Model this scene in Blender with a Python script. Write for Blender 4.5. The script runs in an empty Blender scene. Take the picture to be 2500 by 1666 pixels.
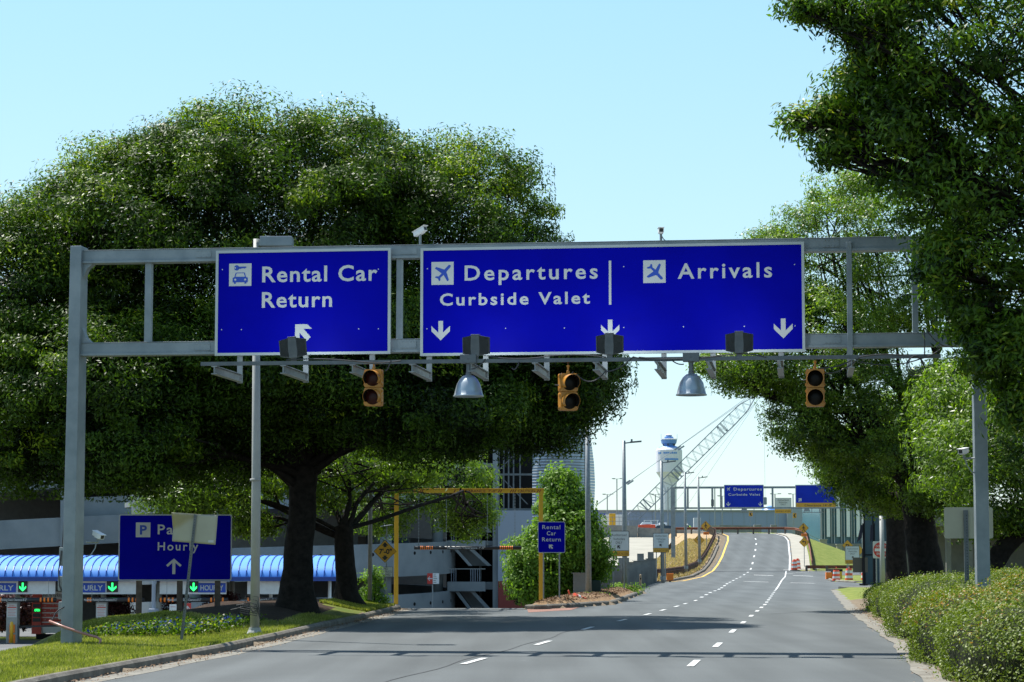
import bpy, math, random
import numpy as np
from mathutils import Vector, Matrix
S = bpy.context.scene
C = S.collection
random.seed(7)
rng = np.random.default_rng(7)
R = math.radians
# ---------------------------------------------------------------- camera
F, CX, CY, HOR, HC = 5678.0, 1250.0, 833.0, 1365.0, 1.7      # photograph: focal length, centre, horizon (2500 px wide), eye height
TH = math.atan((HOR - CY) / F)
cT, sT = math.cos(TH), math.sin(TH)
cd = bpy.data.cameras.new('camera'); cam = bpy.data.objects.new('camera', cd); C.objects.link(cam)
cd.sensor_width = 36; cd.lens = 36 * F / 2500; cd.clip_start = 0.1; cd.clip_end = 6000
cam.location = (0, 0, HC); cam.rotation_euler = (R(90) + TH, 0, 0)
S.camera = cam
# ---------------------------------------------------------------- sky, sun, exposure
SUN = Vector((-0.42, 0.38, 1.0)).normalized()
EL = math.asin(SUN.z); AZ = math.atan2(SUN.x, SUN.y)
w = bpy.data.worlds.new('World'); S.world = w; w.use_nodes = True
nt = w.node_tree; nt.nodes.clear()
sky = nt.nodes.new('ShaderNodeTexSky'); sky.sky_type = 'NISHITA'; sky.sun_disc = False
sky.sun_elevation = EL; sky.sun_rotation = AZ
sky.air_density = 1.0; sky.dust_density = 0.4; sky.ozone_density = 1.6; sky.altitude = 200
hs = nt.nodes.new('ShaderNodeMixRGB'); hs.blend_type = 'MIX'; # thin bright haze low in the sky, clearer blue overhead
lowc = nt.nodes.new('ShaderNodeMixRGB'); lowc.inputs[1].default_value = (3.3, 4.45, 4.75, 1); lowc.inputs[2].default_value = (2.15, 4.2, 5.0, 1); m2 = nt.nodes.new('ShaderNodeMapRange'); m2.inputs['From Max'].default_value = .24
tcw = nt.nodes.new('ShaderNodeTexCoord'); sxyz = nt.nodes.new('ShaderNodeSeparateXYZ'); mr = nt.nodes.new('ShaderNodeMapRange')
mr.inputs['From Min'].default_value = 0.22; mr.inputs['From Max'].default_value = 0.7; mr.inputs['To Min'].default_value = 0.6; mr.inputs['To Max'].default_value = 0.1
nt.links.new(tcw.outputs['Generated'], sxyz.inputs[0]); nt.links.new(sxyz.outputs['Z'], mr.inputs['Value']); nt.links.new(mr.outputs[0], hs.inputs[0]); nt.links.new(sxyz.outputs['Z'], m2.inputs['Value']); nt.links.new(m2.outputs[0], lowc.inputs[0]); nt.links.new(lowc.outputs[0], hs.inputs[2])
bg = nt.nodes.new('ShaderNodeBackground'); bg.inputs[1].default_value = 0.110
ow = nt.nodes.new('ShaderNodeOutputWorld')
nt.links.new(sky.outputs[0], hs.inputs[1]); nt.links.new(hs.outputs[0], bg.inputs[0]); nt.links.new(bg.outputs[0], ow.inputs[0])
sd = bpy.data.lights.new('sun', 'SUN'); sd.energy = 5.0; sd.angle = R(0.5); sd.color = (1.0, 0.965, 0.90)
sun = bpy.data.objects.new('sun', sd); C.objects.link(sun)
sun.rotation_euler = SUN.to_track_quat('Z', 'Y').to_euler(); sun.location = (-40, 30, 90)
S.view_settings.view_transform = 'Standard'; S.view_settings.look = 'None'
S.view_settings.exposure = 0.86; S.view_settings.gamma = 1.0
S.cycles.max_bounces = 6; S.cycles.diffuse_bounces = 3; S.cycles.transmission_bounces = 4; S.cycles.transparent_max_bounces = 8
# ---------------------------------------------------------------- pixel -> world helpers (where things stand)
def ray(sx, sy):
    u = (sx - CX) / F; v = (CY - sy) / F
    return Vector((u, cT - v * sT, sT + v * cT))
def at(sx, sy, Y):
    d = ray(sx, sy); t = Y / d.y
    return Vector((d.x * t, Y, HC + d.z * t))
def sm(x, a, b):
    t = min(1.0, max(0.0, (x - a) / (b - a))); return t * t * (3 - 2 * t)
def itp(x, tab):
    if x <= tab[0][0]: return tab[0][1]
    for (a, p), (b, q) in zip(tab, tab[1:]):
        if x <= b: return p + (q - p) * (x - a) / (b - a)
    return tab[-1][1]
class Fr:
    """a vertical plane standing in the scene: origin at the ray (sx,sy) at depth Y, turned by yaw"""
    def __init__(s, sx, sy, Y, yaw=0.0):
        s.o = at(sx, sy, Y); s.yaw = yaw
        s.ux = Vector((math.cos(yaw), math.sin(yaw), 0)); s.uy = Vector((-math.sin(yaw), math.cos(yaw), 0))
    def px(s, sx, sy, yo=0.0):
        d = ray(sx, sy); o = s.o + s.uy * yo - Vector((0, 0, HC))
        t = o.dot(s.uy) / d.dot(s.uy); p = d * t - (s.o - Vector((0, 0, HC)))
        return p.dot(s.ux), p.z
# ---------------------------------------------------------------- materials
M = {}
def mat(name, col, rough=0.7, metal=0.0, col2=None, scale=3.0, bump=0.0, bscale=None, spec=0.5, emit=None, estr=0.0, detail=6, ramp=(0.35, 0.65), coat=0.0):
    m = bpy.data.materials.new(name); m.use_nodes = True; n = m.node_tree
    b = n.nodes['Principled BSDF']
    b.inputs['Roughness'].default_value = rough; b.inputs['Metallic'].default_value = metal
    b.inputs['Specular IOR Level'].default_value = spec if rough < .8 else min(spec, .12)
    if coat: b.inputs['Coat Weight'].default_value = coat
    b.inputs['Base Color'].default_value = (*col, 1)
    if col2 or bump:
        tc = n.nodes.new('ShaderNodeTexCoord'); no = n.nodes.new('ShaderNodeTexNoise')
        no.inputs['Scale'].default_value = scale; no.inputs['Detail'].default_value = detail; no.inputs['Roughness'].default_value = 0.6
        n.links.new(tc.outputs['Object'], no.inputs['Vector'])
        if col2:
            cr = n.nodes.new('ShaderNodeValToRGB')
            cr.color_ramp.elements[0].position = ramp[0]; cr.color_ramp.elements[0].color = (*col, 1)
            cr.color_ramp.elements[1].position = ramp[1]; cr.color_ramp.elements[1].color = (*col2, 1)
            n.links.new(no.outputs['Fac'], cr.inputs[0]); n.links.new(cr.outputs[0], b.inputs['Base Color'])
        if bump:
            nb = no
            if bscale:
                nb = n.nodes.new('ShaderNodeTexNoise'); nb.inputs['Scale'].default_value = bscale; nb.inputs['Detail'].default_value = 4
                n.links.new(tc.outputs['Object'], nb.inputs['Vector'])
            bp = n.nodes.new('ShaderNodeBump'); bp.inputs['Strength'].default_value = bump; bp.inputs['Distance'].default_value = 0.02
            n.links.new(nb.outputs['Fac'], bp.inputs['Height']); n.links.new(bp.outputs[0], b.inputs['Normal'])
    if emit:
        b.inputs['Emission Color'].default_value = (*emit, 1); b.inputs['Emission Strength'].default_value = estr
    M[name] = m
    return m
def leafmat(name, dark, light, tip=None, rough=0.38, trans=0.35, spec=0.32):
    """leaves: colour differs leaf by leaf (attribute rnd), light passes through"""
    m = bpy.data.materials.new(name); m.use_nodes = True; n = m.node_tree
    b = n.nodes['Principled BSDF']; out = n.nodes['Material Output']
    a = n.nodes.new('ShaderNodeAttribute'); a.attribute_name = 'rnd'
    cr = n.nodes.new('ShaderNodeValToRGB'); e = cr.color_ramp.elements
    e[0].position = 0.0; e[0].color = (*dark, 1); e[1].position = 0.85 if tip else 1.0; e[1].color = (*light, 1)
    if tip: x = e.new(1.0); x.color = (*tip, 1)
    n.links.new(a.outputs['Fac'], cr.inputs[0]); n.links.new(cr.outputs[0], b.inputs['Base Color'])
    b.inputs['Roughness'].default_value = rough; b.inputs['Specular IOR Level'].default_value = spec
    tr = n.nodes.new('ShaderNodeBsdfTranslucent'); mx = n.nodes.new('ShaderNodeMixShader'); mx.inputs[0].default_value = trans
    g = n.nodes.new('ShaderNodeMixRGB'); g.blend_type = 'MULTIPLY'; g.inputs[0].default_value = 1; g.inputs[2].default_value = (1.5, 1.7, 0.5, 1)
    n.links.new(cr.outputs[0], g.inputs[1]); n.links.new(g.outputs[0], tr.inputs[0])
    n.links.new(b.outputs[0], mx.inputs[1]); n.links.new(tr.outputs[0], mx.inputs[2]); n.links.new(mx.outputs[0], out.inputs[0])
    M[name] = m
    return m
mat('steel', (0.15, 0.185, 0.205), 0.42, 0.15, (0.22, 0.255, 0.272), 2.2, 0.05, 40)
mat('galv', (0.20, 0.22, 0.23), 0.5, 0.35, (0.27, 0.295, 0.30), 9, 0.06)
mat('darkgalv', (0.09, 0.105, 0.115), 0.5, 0.3, (0.13, 0.145, 0.155), 5)
mat('polegrey', (0.27, 0.275, 0.26), 0.6, 0.1, (0.33, 0.335, 0.31), 2)
mat('signblue', (0.0006, 0.0012, 0.29), 0.5, 0, (0.0006, 0.0016, 0.33), 1.2, spec=0.04)
mat('farblue', (0.004, 0.022, 0.34), 0.5, 0, (0.005, 0.028, 0.40), 1.2, spec=0.15)
mat('signwhite', (0.46, 0.48, 0.47), 0.5, 0, (0.52, 0.54, 0.53), 2)
mat('framegrey', (0.36, 0.40, 0.41), 0.45, 0.1, (0.41, 0.45, 0.45), 3)
mat('signback', (0.34, 0.33, 0.255), 0.5, 0.2, (0.38, 0.37, 0.285), 2)
mat('brownback', (0.10, 0.085, 0.055), 0.7)
mat('yellow', (0.60, 0.33, 0.01), 0.5, 0, (0.66, 0.38, 0.02), 3)
mat('signyellow', (0.52, 0.26, 0.02), 0.5, 0, (0.58, 0.30, 0.02), 3)
mat('orange', (0.85, 0.20, 0.01), 0.5)
mat('barrelorange', (0.80, 0.10, 0.03), 0.45, 0, (0.70, 0.08, 0.03), 5)
mat('white', (0.62, 0.63, 0.63), 0.5, 0, (0.70, 0.71, 0.70), 4)
mat('lampgrey', (0.055, 0.062, 0.064), 0.5, 0.2, (0.075, 0.083, 0.086), 5)
mat('black', (0.012, 0.012, 0.013), 0.45)
mat('rubber', (0.018, 0.018, 0.018), 0.75)
mat('red', (0.50, 0.03, 0.02), 0.5)
mat('boardred', (0.50, 0.05, 0.03), 0.5)
mat('darkred', (0.20, 0.02, 0.015), 0.5)
mat('signalyellow', (0.46, 0.19, 0.015), 0.42, 0, (0.38, 0.155, 0.015), 6)
mat('lens', (0.035, 0.005, 0.004), 0.35, spec=.2)
mat('lensdark', (0.008, 0.007, 0.006), 0.4, spec=.15)
mat('asphaltfar', (0.10, 0.108, 0.108), 0.9, 0, (0.125, 0.133, 0.133), 0.3, 0.2, 40)
mat('lot', (0.11, 0.113, 0.113), 0.9, 0, (0.15, 0.153, 0.153), 0.5)
mat('crack', (0.06, 0.062, 0.065), 0.8)
mat('paint', (0.54, 0.55, 0.54), 0.7, 0, (0.33, 0.34, 0.34), 9, ramp=(0.45, 0.75))
mat('yellowpaint', (0.70, 0.42, 0.04), 0.6, 0, (0.58, 0.36, 0.06), 9)
mat('curb', (0.11, 0.10, 0.086), 0.9, 0, (0.19, 0.175, 0.15), 3, 0.5, 25)
mat('gutter', (0.15, 0.14, 0.12), 0.95, 0, (0.23, 0.22, 0.19), 2.2, 0.4, 18)
mat('concrete', (0.17, 0.17, 0.16), 0.9, 0, (0.24, 0.238, 0.22), 1.4, 0.15, 20)
mat('paleconcrete', (0.27, 0.26, 0.22), 0.9, 0, (0.335, 0.32, 0.27), 0.5)
mat('garagecon', (0.18, 0.205, 0.22), 0.9, 0, (0.26, 0.285, 0.295), 0.35, 0.1, 8)
mat('wallgrey', (0.17, 0.165, 0.155), 0.8, 0, (0.14, 0.138, 0.13), 3.0)
mat('bluewall', (0.235, 0.285, 0.40), 0.8, 0, (0.255, 0.305, 0.42), 0.08)
mat('palewall', (0.27, 0.31, 0.375), 0.8, 0, (0.30, 0.335, 0.38), 0.1)
mat('grassbase', (0.07, 0.10, 0.014), 0.95, 0, (0.14, 0.14, 0.03), 1.3, 0.6, 22)
mat('grassgreen', (0.09, 0.13, 0.02), 0.95, 0, (0.19, 0.205, 0.05), 1.6, 0.5, 9)
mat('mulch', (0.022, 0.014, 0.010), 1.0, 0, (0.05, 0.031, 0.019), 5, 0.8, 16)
mat('litmulch', (0.17, 0.105, 0.06), 1.0, 0, (0.27, 0.18, 0.10), 5, 0.8, 12)  # lit copy of mulch, the sunshine mixed into its colour
mat('drygrass', (0.29, 0.205, 0.115), 1.0, 0, (0.40, 0.30, 0.185), 2.2, 0.6, 7)
mat('dirt', (0.12, 0.095, 0.065), 1.0, 0, (0.20, 0.16, 0.115), 3.5, 0.5, 20)
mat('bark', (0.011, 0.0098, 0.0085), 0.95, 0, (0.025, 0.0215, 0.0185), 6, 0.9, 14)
mat('brick', (0.20, 0.11, 0.085), 0.9, 0, (0.26, 0.15, 0.12), 4)
mat('roofblue', (0.085, 0.26, 0.68), 0.6, 0.0, (0.095, 0.285, 0.72), 0.8, spec=.2)
mat('seamblue', (0.01, 0.055, 0.30), 0.4)
mat('letterblue', (0.01, 0.06, 0.40), 0.5)
mat('greenled', (0.0, 0.3, 0.05), 0.4, emit=(0.02, 1.0, 0.16), estr=1.6)
mat('redled', (0.3, 0.0, 0.0), 0.4, emit=(1.0, 0.03, 0.02), estr=1.4)
mat('tail', (0.3, 0.02, 0.0), 0.4, emit=(1.0, 0.08, 0.01), estr=2.2)
mat('alu', (0.36, 0.41, 0.44), 0.36, 0.6)
mat('copperpipe', (0.30, 0.13, 0.10), 0.4, 0.1, (0.40, 0.20, 0.17), 8)
mat('cable', (0.05, 0.05, 0.055), 0.6)
mat('darkrust', (0.06, 0.03, 0.024), 0.8, 0.1, (0.10, 0.05, 0.04), 2)
mat('rust', (0.14, 0.055, 0.035), 0.8, 0.1, (0.20, 0.085, 0.055), 2)
mat('wood', (0.09, 0.075, 0.06), 0.9, 0, (0.14, 0.12, 0.10), 6)
mat('carblack', (0.012, 0.014, 0.022), 0.15, 0.0, coat=0.6)
mat('carwhite', (0.72, 0.73, 0.74), 0.2, coat=0.5)
mat('glass', (0.03, 0.05, 0.06), 0.05, 0.0, spec=0.8)
mat('teal', (0.04, 0.13, 0.17), 0.25, 0.0, (0.06, 0.17, 0.21), 0.3, spec=0.5)
mat('boothglass', (0.02, 0.05, 0.065), 0.25, 0.0, (0.035, 0.075, 0.09), 0.7, spec=0.35)
mat('louvre', (0.36, 0.39, 0.40), 0.4, 0.4, (0.41, 0.44, 0.45), 0.6)
mat('dark', (0.012, 0.013, 0.014), 0.9)
mat('towerwhite', (0.62, 0.63, 0.70), 0.8)
mat('towerblue', (0.10, 0.24, 0.56), 0.4)
mat('cranesteel', (0.20, 0.235, 0.28), 0.7)
mat('skin', (0.45, 0.28, 0.2), 0.6)
mat('hivis', (0.35, 0.62, 0.05), 0.7)
mat('darkcloth', (0.03, 0.03, 0.04), 0.9)
mat('utilgreen', (0.012, 0.03, 0.022), 0.6)
mat('tanpost', (0.42, 0.30, 0.18), 0.7)
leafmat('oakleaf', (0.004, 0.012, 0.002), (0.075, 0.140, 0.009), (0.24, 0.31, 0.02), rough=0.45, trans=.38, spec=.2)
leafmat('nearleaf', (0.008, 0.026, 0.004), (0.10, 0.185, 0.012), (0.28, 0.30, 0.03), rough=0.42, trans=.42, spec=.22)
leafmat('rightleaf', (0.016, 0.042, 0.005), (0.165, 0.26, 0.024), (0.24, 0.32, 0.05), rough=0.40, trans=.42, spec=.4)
leafmat('bushleaf', (0.05, 0.11, 0.012), (0.19, 0.31, 0.035), rough=0.5, trans=.4, spec=.2)
leafmat('hedgeleaf', (0.04, 0.075, 0.009), (0.165, 0.21, 0.022), (0.33, 0.17, 0.045), rough=0.5, trans=0.25, spec=0.28)
leafmat('purpleleaf', (0.03, 0.008, 0.012), (0.11, 0.03, 0.04), rough=0.45, trans=0.2)
leafmat('grassblade', (0.10, 0.125, 0.02), (0.27, 0.28, 0.075), (0.46, 0.39, 0.19), rough=0.65, trans=0.35, spec=.15)
leafmat('dryblade', (0.34, 0.24, 0.13), (0.54, 0.42, 0.25), rough=0.7, trans=0.2, spec=.1)
leafmat('petalblue', (0.012, 0.028, 0.15), (0.035, 0.07, 0.28), rough=0.8, trans=0.2, spec=.05)
leafmat('petalyellow', (0.16, 0.15, 0.012), (0.28, 0.25, 0.02), rough=0.8, trans=0.2, spec=.05)
leafmat('litter', (0.10, 0.055, 0.03), (0.28, 0.18, 0.10), rough=0.8, trans=0.0)
def asphaltmat():
    """worn asphalt: long streaks along the lanes, blotches, fine stones"""
    m = mat('asphalt', (0.12, 0.13, 0.133), 0.82, 0, None, spec=.3); n = m.node_tree; b = n.nodes['Principled BSDF']; b.inputs['Specular IOR Level'].default_value = .22
    tc = n.nodes.new('ShaderNodeTexCoord'); mp = n.nodes.new('ShaderNodeMapping'); mp.inputs['Rotation'].default_value = (0, 0, math.atan(.127)); mp.inputs['Scale'].default_value = (1.4, .035, 1)
    n.links.new(tc.outputs['Object'], mp.inputs[0])
    def noise(src, sc, det, lo, hi, a, c):
        t = n.nodes.new('ShaderNodeTexNoise'); t.inputs['Scale'].default_value = sc; t.inputs['Detail'].default_value = det; n.links.new(src, t.inputs['Vector'])
        r = n.nodes.new('ShaderNodeMapRange'); r.inputs['From Min'].default_value = lo; r.inputs['From Max'].default_value = hi; r.inputs['To Min'].default_value = a; r.inputs['To Max'].default_value = c
        n.links.new(t.outputs['Fac'], r.inputs['Value']); return r.outputs[0], t
    s1, _ = noise(mp.outputs[0], 1.0, 3, .3, .7, .87, 1.10); s2, _ = noise(tc.outputs['Object'], .22, 5, .3, .7, .90, 1.09); s3, t3 = noise(tc.outputs['Object'], 38, 3, .3, .7, .86, 1.14); s4, _ = noise(tc.outputs['Object'], 3.3, 2, .74, .80, 1.0, 1.7)
    sx_ = n.nodes.new('ShaderNodeSeparateXYZ'); n.links.new(tc.outputs['Object'], sx_.inputs[0])
    def mth(op, a, c):
        q = n.nodes.new('ShaderNodeMath'); q.operation = op
        for i, z in enumerate((a, c)):
            if z is None: continue
            if hasattr(z, 'is_linked'): n.links.new(z, q.inputs[i])
            else: q.inputs[i].default_value = z
        return q.outputs[0]
    lane = mth('ADD', mth('MULTIPLY', sx_.outputs['Y'], -.127), mth('ADD', sx_.outputs['X'], 5.4))      # across the lanes: tyre tracks worn darker
    s5 = mth('ADD', mth('MULTIPLY', mth('COSINE', mth('MULTIPLY', lane, 4 * math.pi / 3.6), None), .07), 1.0)
    cur = None
    for s_ in (s1, s2, s3, s4, s5):
        if cur is None: cur = s_; continue
        mm = n.nodes.new('ShaderNodeMath'); mm.operation = 'MULTIPLY'; n.links.new(cur, mm.inputs[0]); n.links.new(s_, mm.inputs[1]); cur = mm.outputs[0]
    mx = n.nodes.new('ShaderNodeMixRGB'); mx.blend_type = 'MULTIPLY'; mx.inputs[0].default_value = 1; mx.inputs[1].default_value = (0.086, 0.0945, 0.0955, 1); n.links.new(cur, mx.inputs[2]); n.links.new(mx.outputs[0], b.inputs['Base Color'])
    bp = n.nodes.new('ShaderNodeBump'); bp.inputs['Strength'].default_value = .25; bp.inputs['Distance'].default_value = .01; n.links.new(t3.outputs['Fac'], bp.inputs['Height']); n.links.new(bp.outputs[0], b.inputs['Normal'])
asphaltmat()
# ---------------------------------------------------------------- mesh building
def nrm(v):
    v = Vector(v); return v.normalized() if v.length > 1e-9 else Vector((0, 0, 1))
class MB:
    def __init__(s): s.v, s.f, s.m = [], [], []
    def add(s, vs, fs, mi=0):
        k = len(s.v); s.v += [tuple(p) for p in vs]
        for f in fs: s.f.append([i + k for i in f]); s.m.append(mi)
        return s
    def box(s, x0, x1, y0, y1, z0, z1, mi=0):
        v = [(x0, y0, z0), (x1, y0, z0), (x1, y1, z0), (x0, y1, z0), (x0, y0, z1), (x1, y0, z1), (x1, y1, z1), (x0, y1, z1)]
        return s.add(v, [(0, 3, 2, 1), (4, 5, 6, 7), (0, 1, 5, 4), (1, 2, 6, 5), (2, 3, 7, 6), (3, 0, 4, 7)], mi)
    def bar(s, p, q, w, h, mi=0, up=(0, 0, 1)):
        p, q = Vector(p), Vector(q); d = nrm(q - p); u = Vector(up)
        if abs(d.dot(u)) > 0.98: u = Vector((0, 1, 0))
        a = nrm(d.cross(u)); b = a.cross(d); a = a * w / 2; b = b * h / 2
        v = [p - a - b, p + a - b, p + a + b, p - a + b, q - a - b, q + a - b, q + a + b, q - a + b]
        return s.add(v, [(0, 3, 2, 1), (4, 5, 6, 7), (0, 1, 5, 4), (1, 2, 6, 5), (2, 3, 7, 6), (3, 0, 4, 7)], mi)
    def prism(s, poly, y0, y1, mi=0):
        """poly in x,z; front at y0"""
        a = sum(poly[i][0] * poly[(i + 1) % len(poly)][1] - poly[(i + 1) % len(poly)][0] * poly[i][1] for i in range(len(poly)))
        if a < 0: poly = poly[::-1]
        n = len(poly); v = [(x, y0, z) for x, z in poly] + [(x, y1, z) for x, z in poly]
        f = [list(range(n)), list(range(2 * n - 1, n - 1, -1))] + [[i, i + n, (i + 1) % n + n, (i + 1) % n] for i in range(n)]
        return s.add(v, f, mi)
    def flat(s, poly, y, mi=0):
        a = sum(poly[i][0] * poly[(i + 1) % len(poly)][1] - poly[(i + 1) % len(poly)][0] * poly[i][1] for i in range(len(poly)))
        if a < 0: poly = poly[::-1]
        return s.add([(x, y, z) for x, z in poly], [list(range(len(poly)))], mi)
    def rect(s, x0, x1, z0, z1, y, mi=0):
        x0, x1 = min(x0, x1), max(x0, x1); z0, z1 = min(z0, z1), max(z0, z1)
        return s.flat([(x0, z0), (x1, z0), (x1, z1), (x0, z1)], y, mi)
    def disc(s, x, z, r, y, mi=0, n=14):
        return s.flat([(x + r * math.cos(k * 2 * math.pi / n), z + r * math.sin(k * 2 * math.pi / n)) for k in range(n)], y, mi)
    def tube(s, pts, rad, n=8, mi=0, cap=True):
        pts = [Vector(p) for p in pts]
        if not hasattr(rad, '__len__'): rad = [rad] * len(pts)
        rings = []; ref = None
        for i, p in enumerate(pts):
            d = nrm(pts[min(i + 1, len(pts) - 1)] - pts[max(i - 1, 0)])
            if ref is None: ref = Vector((0, 0, 1)) if abs(d.z) < 0.9 else Vector((1, 0, 0))
            a = nrm(d.cross(ref)); b = a.cross(d); ref = nrm(-a.cross(d)) if False else nrm(b)
            rings.append([p + (a * math.cos(2 * math.pi * k / n) + b * math.sin(2 * math.pi * k / n)) * rad[i] for k in range(n)])
        v = [q for r_ in rings for q in r_]; f = []
        for i in range(len(pts) - 1):
            for k in range(n):
                f.append((i * n + k, (i + 1) * n + k, (i + 1) * n + (k + 1) % n, i * n + (k + 1) % n))
        if cap: f.append(tuple(range(n))); f.append(tuple(range(len(pts) * n - 1, len(pts) * n - n - 1, -1)))
        return s.add(v, f, mi)
    def lathe(s, prof, c=(0, 0, 0), n=16, mi=0, axis='z'):
        v = []; f = []
        for r, z in prof:
            for k in range(n):
                a = 2 * math.pi * k / n; x, y = r * math.cos(a), r * math.sin(a)
                p = (x, y, z) if axis == 'z' else ((x, -z, y) if axis == 'y' else (z, x, y))
                v.append((p[0] + c[0], p[1] + c[1], p[2] + c[2]))
        for i in range(len(prof) - 1):
            for k in range(n): f.append((i * n + k, i * n + (k + 1) % n, (i + 1) * n + (k + 1) % n, (i + 1) * n + k))
        f.append(tuple(range(n - 1, -1, -1))); f.append(tuple(range((len(prof) - 1) * n, len(prof) * n)))
        return s.add(v, f, mi)
    def text(s, t, x0, x1, z0, h, y, mi=0, bold=0.0, space=1.0):
        """letters of cap height h standing on z0 and filling x0..x1"""
        vs, fs, cap = glyphs(t, bold, space)
        lo = min(p[0] for p in vs); hi = max(p[0] for p in vs); k = (x1 - x0) / (hi - lo)
        return s.add([(x0 + (p[0] - lo) * k, y, z0 + p[1] * h / cap) for p in vs], fs, mi)
    def rrect(s, x0, x1, z0, z1, y0, y1, r, mi=0):
        p = []
        for cx, cz, a0 in ((x1 - r, z1 - r, 0), (x0 + r, z1 - r, 90), (x0 + r, z0 + r, 180), (x1 - r, z0 + r, 270)):
            for k in range(4): a = R(a0 + k * 30); p.append((cx + r * math.cos(a), cz + r * math.sin(a)))
        return s.prism(p, y0, y1, mi)
    def build(s, name, mats, parent=None, smooth=False, bevel=0.0):
        me = bpy.data.meshes.new(name); me.from_pydata(s.v, [], s.f)
        if not isinstance(mats, (list, tuple)): mats = [mats]
        for m in mats: me.materials.append(M[m])
        me.polygons.foreach_set('material_index', s.m)
        if smooth: me.polygons.foreach_set('use_smooth', [True] * len(me.polygons))
        me.update()
        o = bpy.data.objects.new(name, me); C.objects.link(o)
        if parent is not None: o.parent = parent
        if bevel:
            b = o.modifiers.new('bevel', 'BEVEL'); b.width = bevel; b.segments = 2; b.limit_method = 'ANGLE'; b.angle_limit = R(40)
        if smooth == 'auto':
            pass
        return o
_gl = {}
def glyphs(t, bold, space):
    if (t, bold, space) in _gl: return _gl[(t, bold, space)]
    def mk(txt):
        c = bpy.data.curves.new('lettering', 'FONT'); c.body = txt; c.size = 1; c.offset = bold; c.space_character = space; c.resolution_u = 3
        o = bpy.data.objects.new('lettering', c); me = bpy.data.meshes.new_from_object(o)
        v = [tuple(p.co) for p in me.vertices]; f = [list(p.vertices) for p in me.polygons]
        bpy.data.objects.remove(o); bpy.data.curves.remove(c); bpy.data.meshes.remove(me)
        return v, f
    v, f = mk(t); hv, _ = mk('H'); cap = max(p[1] for p in hv)
    _gl[(t, bold, space)] = (v, f, cap)
    return v, f, cap
def tag(o, label=None, cat=None, group=None, kind=None):
    if label: o['label'] = label
    if cat: o['category'] = cat
    if group: o['group'] = group
    if kind: o['kind'] = kind
    return o
def thing(name, label, cat, loc=(0, 0, 0), rotz=0.0, group=None):
    o = bpy.data.objects.new(name, None); C.objects.link(o); o.empty_display_size = 0.3
    o.location = loc; o.rotation_euler = (0, 0, rotz)
    return tag(o, label, cat, group)
def copy_thing(o, loc, rotz=None, label=None):
    c = o.copy(); C.objects.link(c); c.location = loc
    if rotz is not None: c.rotation_euler = (0, 0, rotz)
    if label: c['label'] = label
    for ch in list(o.children):
        d = ch.copy(); C.objects.link(d); d.parent = c
        for g in list(ch.children):
            e = g.copy(); C.objects.link(e); e.parent = d
    return c
def cards(name, P, N, L, W, mats, parent=None, rnd=None, droop=0.0, mi=None, fold=0.12, axis=None):
    """many small leaves as one mesh: P positions, N facing, L x W size"""
    n = len(P); N = N / np.linalg.norm(N, axis=1, keepdims=True)
    a = rng.normal(size=(n, 3)) if axis is None else axis + rng.normal(size=(n, 3)) * 0.25
    a[:, 2] -= droop; a -= N * np.sum(a * N, axis=1, keepdims=True); a /= np.linalg.norm(a, axis=1, keepdims=True) + 1e-9
    b = np.cross(N, a)
    L = np.broadcast_to(np.asarray(L, float), (n,))[:, None]; W = np.broadcast_to(np.asarray(W, float), (n,))[:, None]
    v = np.empty((n, 4, 3)); v[:, 0] = P - a * L / 2; v[:, 2] = P + a * L / 2
    v[:, 1] = P + b * W / 2 + N * W * fold; v[:, 3] = P - b * W / 2 + N * W * fold
    me = bpy.data.meshes.new(name)
    me.vertices.add(4 * n); me.vertices.foreach_set('co', v.reshape(-1))
    me.loops.add(4 * n); me.loops.foreach_set('vertex_index', np.arange(4 * n, dtype=np.int32))
    me.polygons.add(n); me.polygons.foreach_set('loop_start', np.arange(0, 4 * n, 4, dtype=np.int32))
    if not isinstance(mats, (list, tuple)): mats = [mats]
    for m in mats: me.materials.append(M[m])
    if mi is not None: me.polygons.foreach_set('material_index', np.asarray(mi, dtype=np.int32))
    me.update(calc_edges=True)
    at_ = me.attributes.new('rnd', 'FLOAT', 'POINT')
    rnd = rng.random(n) if rnd is None else rnd
    at_.data.foreach_set('value', np.repeat(rnd, 4).astype(np.float32))
    o = bpy.data.objects.new(name, me); C.objects.link(o)
    if parent is not None: o.parent = parent
    return o
# ================================================================ THE SETTING: ground and roads
PROF = [(0, 0), (140, 0), (165, .1), (190, .25), (215, .6), (228, 1.15), (240, 1.9), (255, 2.85), (270, 3.8), (282, 4.45), (292, 4.85), (305, 5.1), (330, 5.15), (900, 5.15)]
def prof(Y): return itp(Y, PROF)
CURB = [(0, -7.9), (20, -6.9), (32, -6.25), (43, -5.35), (50, -5.0), (58, -4.7), (66, -4.3), (75, -4.0), (79, -3.85)]
def curbx(Y): return itp(Y, CURB)
LEFT = [(0, -7.5), (20, -6.5), (32, -5.85), (43, -4.95), (50, -4.6), (58, -4.3), (66, -3.9), (75, -3.6), (79, -3.45), (79.1, .5), (80.7, 1.7), (87.6, 3.8), (119, 6.75), (121, 6.2), (125, 6.7), (160, 9.2), (163, 10.3), (168, 12.0), (190, 15.2), (215, 18.2), (240, 21.3), (255, 23.0), (270, 24.7), (282, 25.8), (292, 26.0), (300, 25.0), (312, 20)]
RIGHT = [(0, 2.2), (20, 4.1), (32, 5.7), (48, 7.83), (62, 9.4), (77, 11.1), (131, 17.9), (132.5, 46), (158, 46), (159.5, 23.5), (166, 22.6), (190, 26.0), (193, 46), (211, 46), (214, 26.2), (216, 25.9), (240, 28.8), (255, 30.5), (270, 32.2), (280, 33.0), (290, 33.0), (300, 31.5), (312, 28)]
def left(Y): return itp(Y, LEFT)
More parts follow.
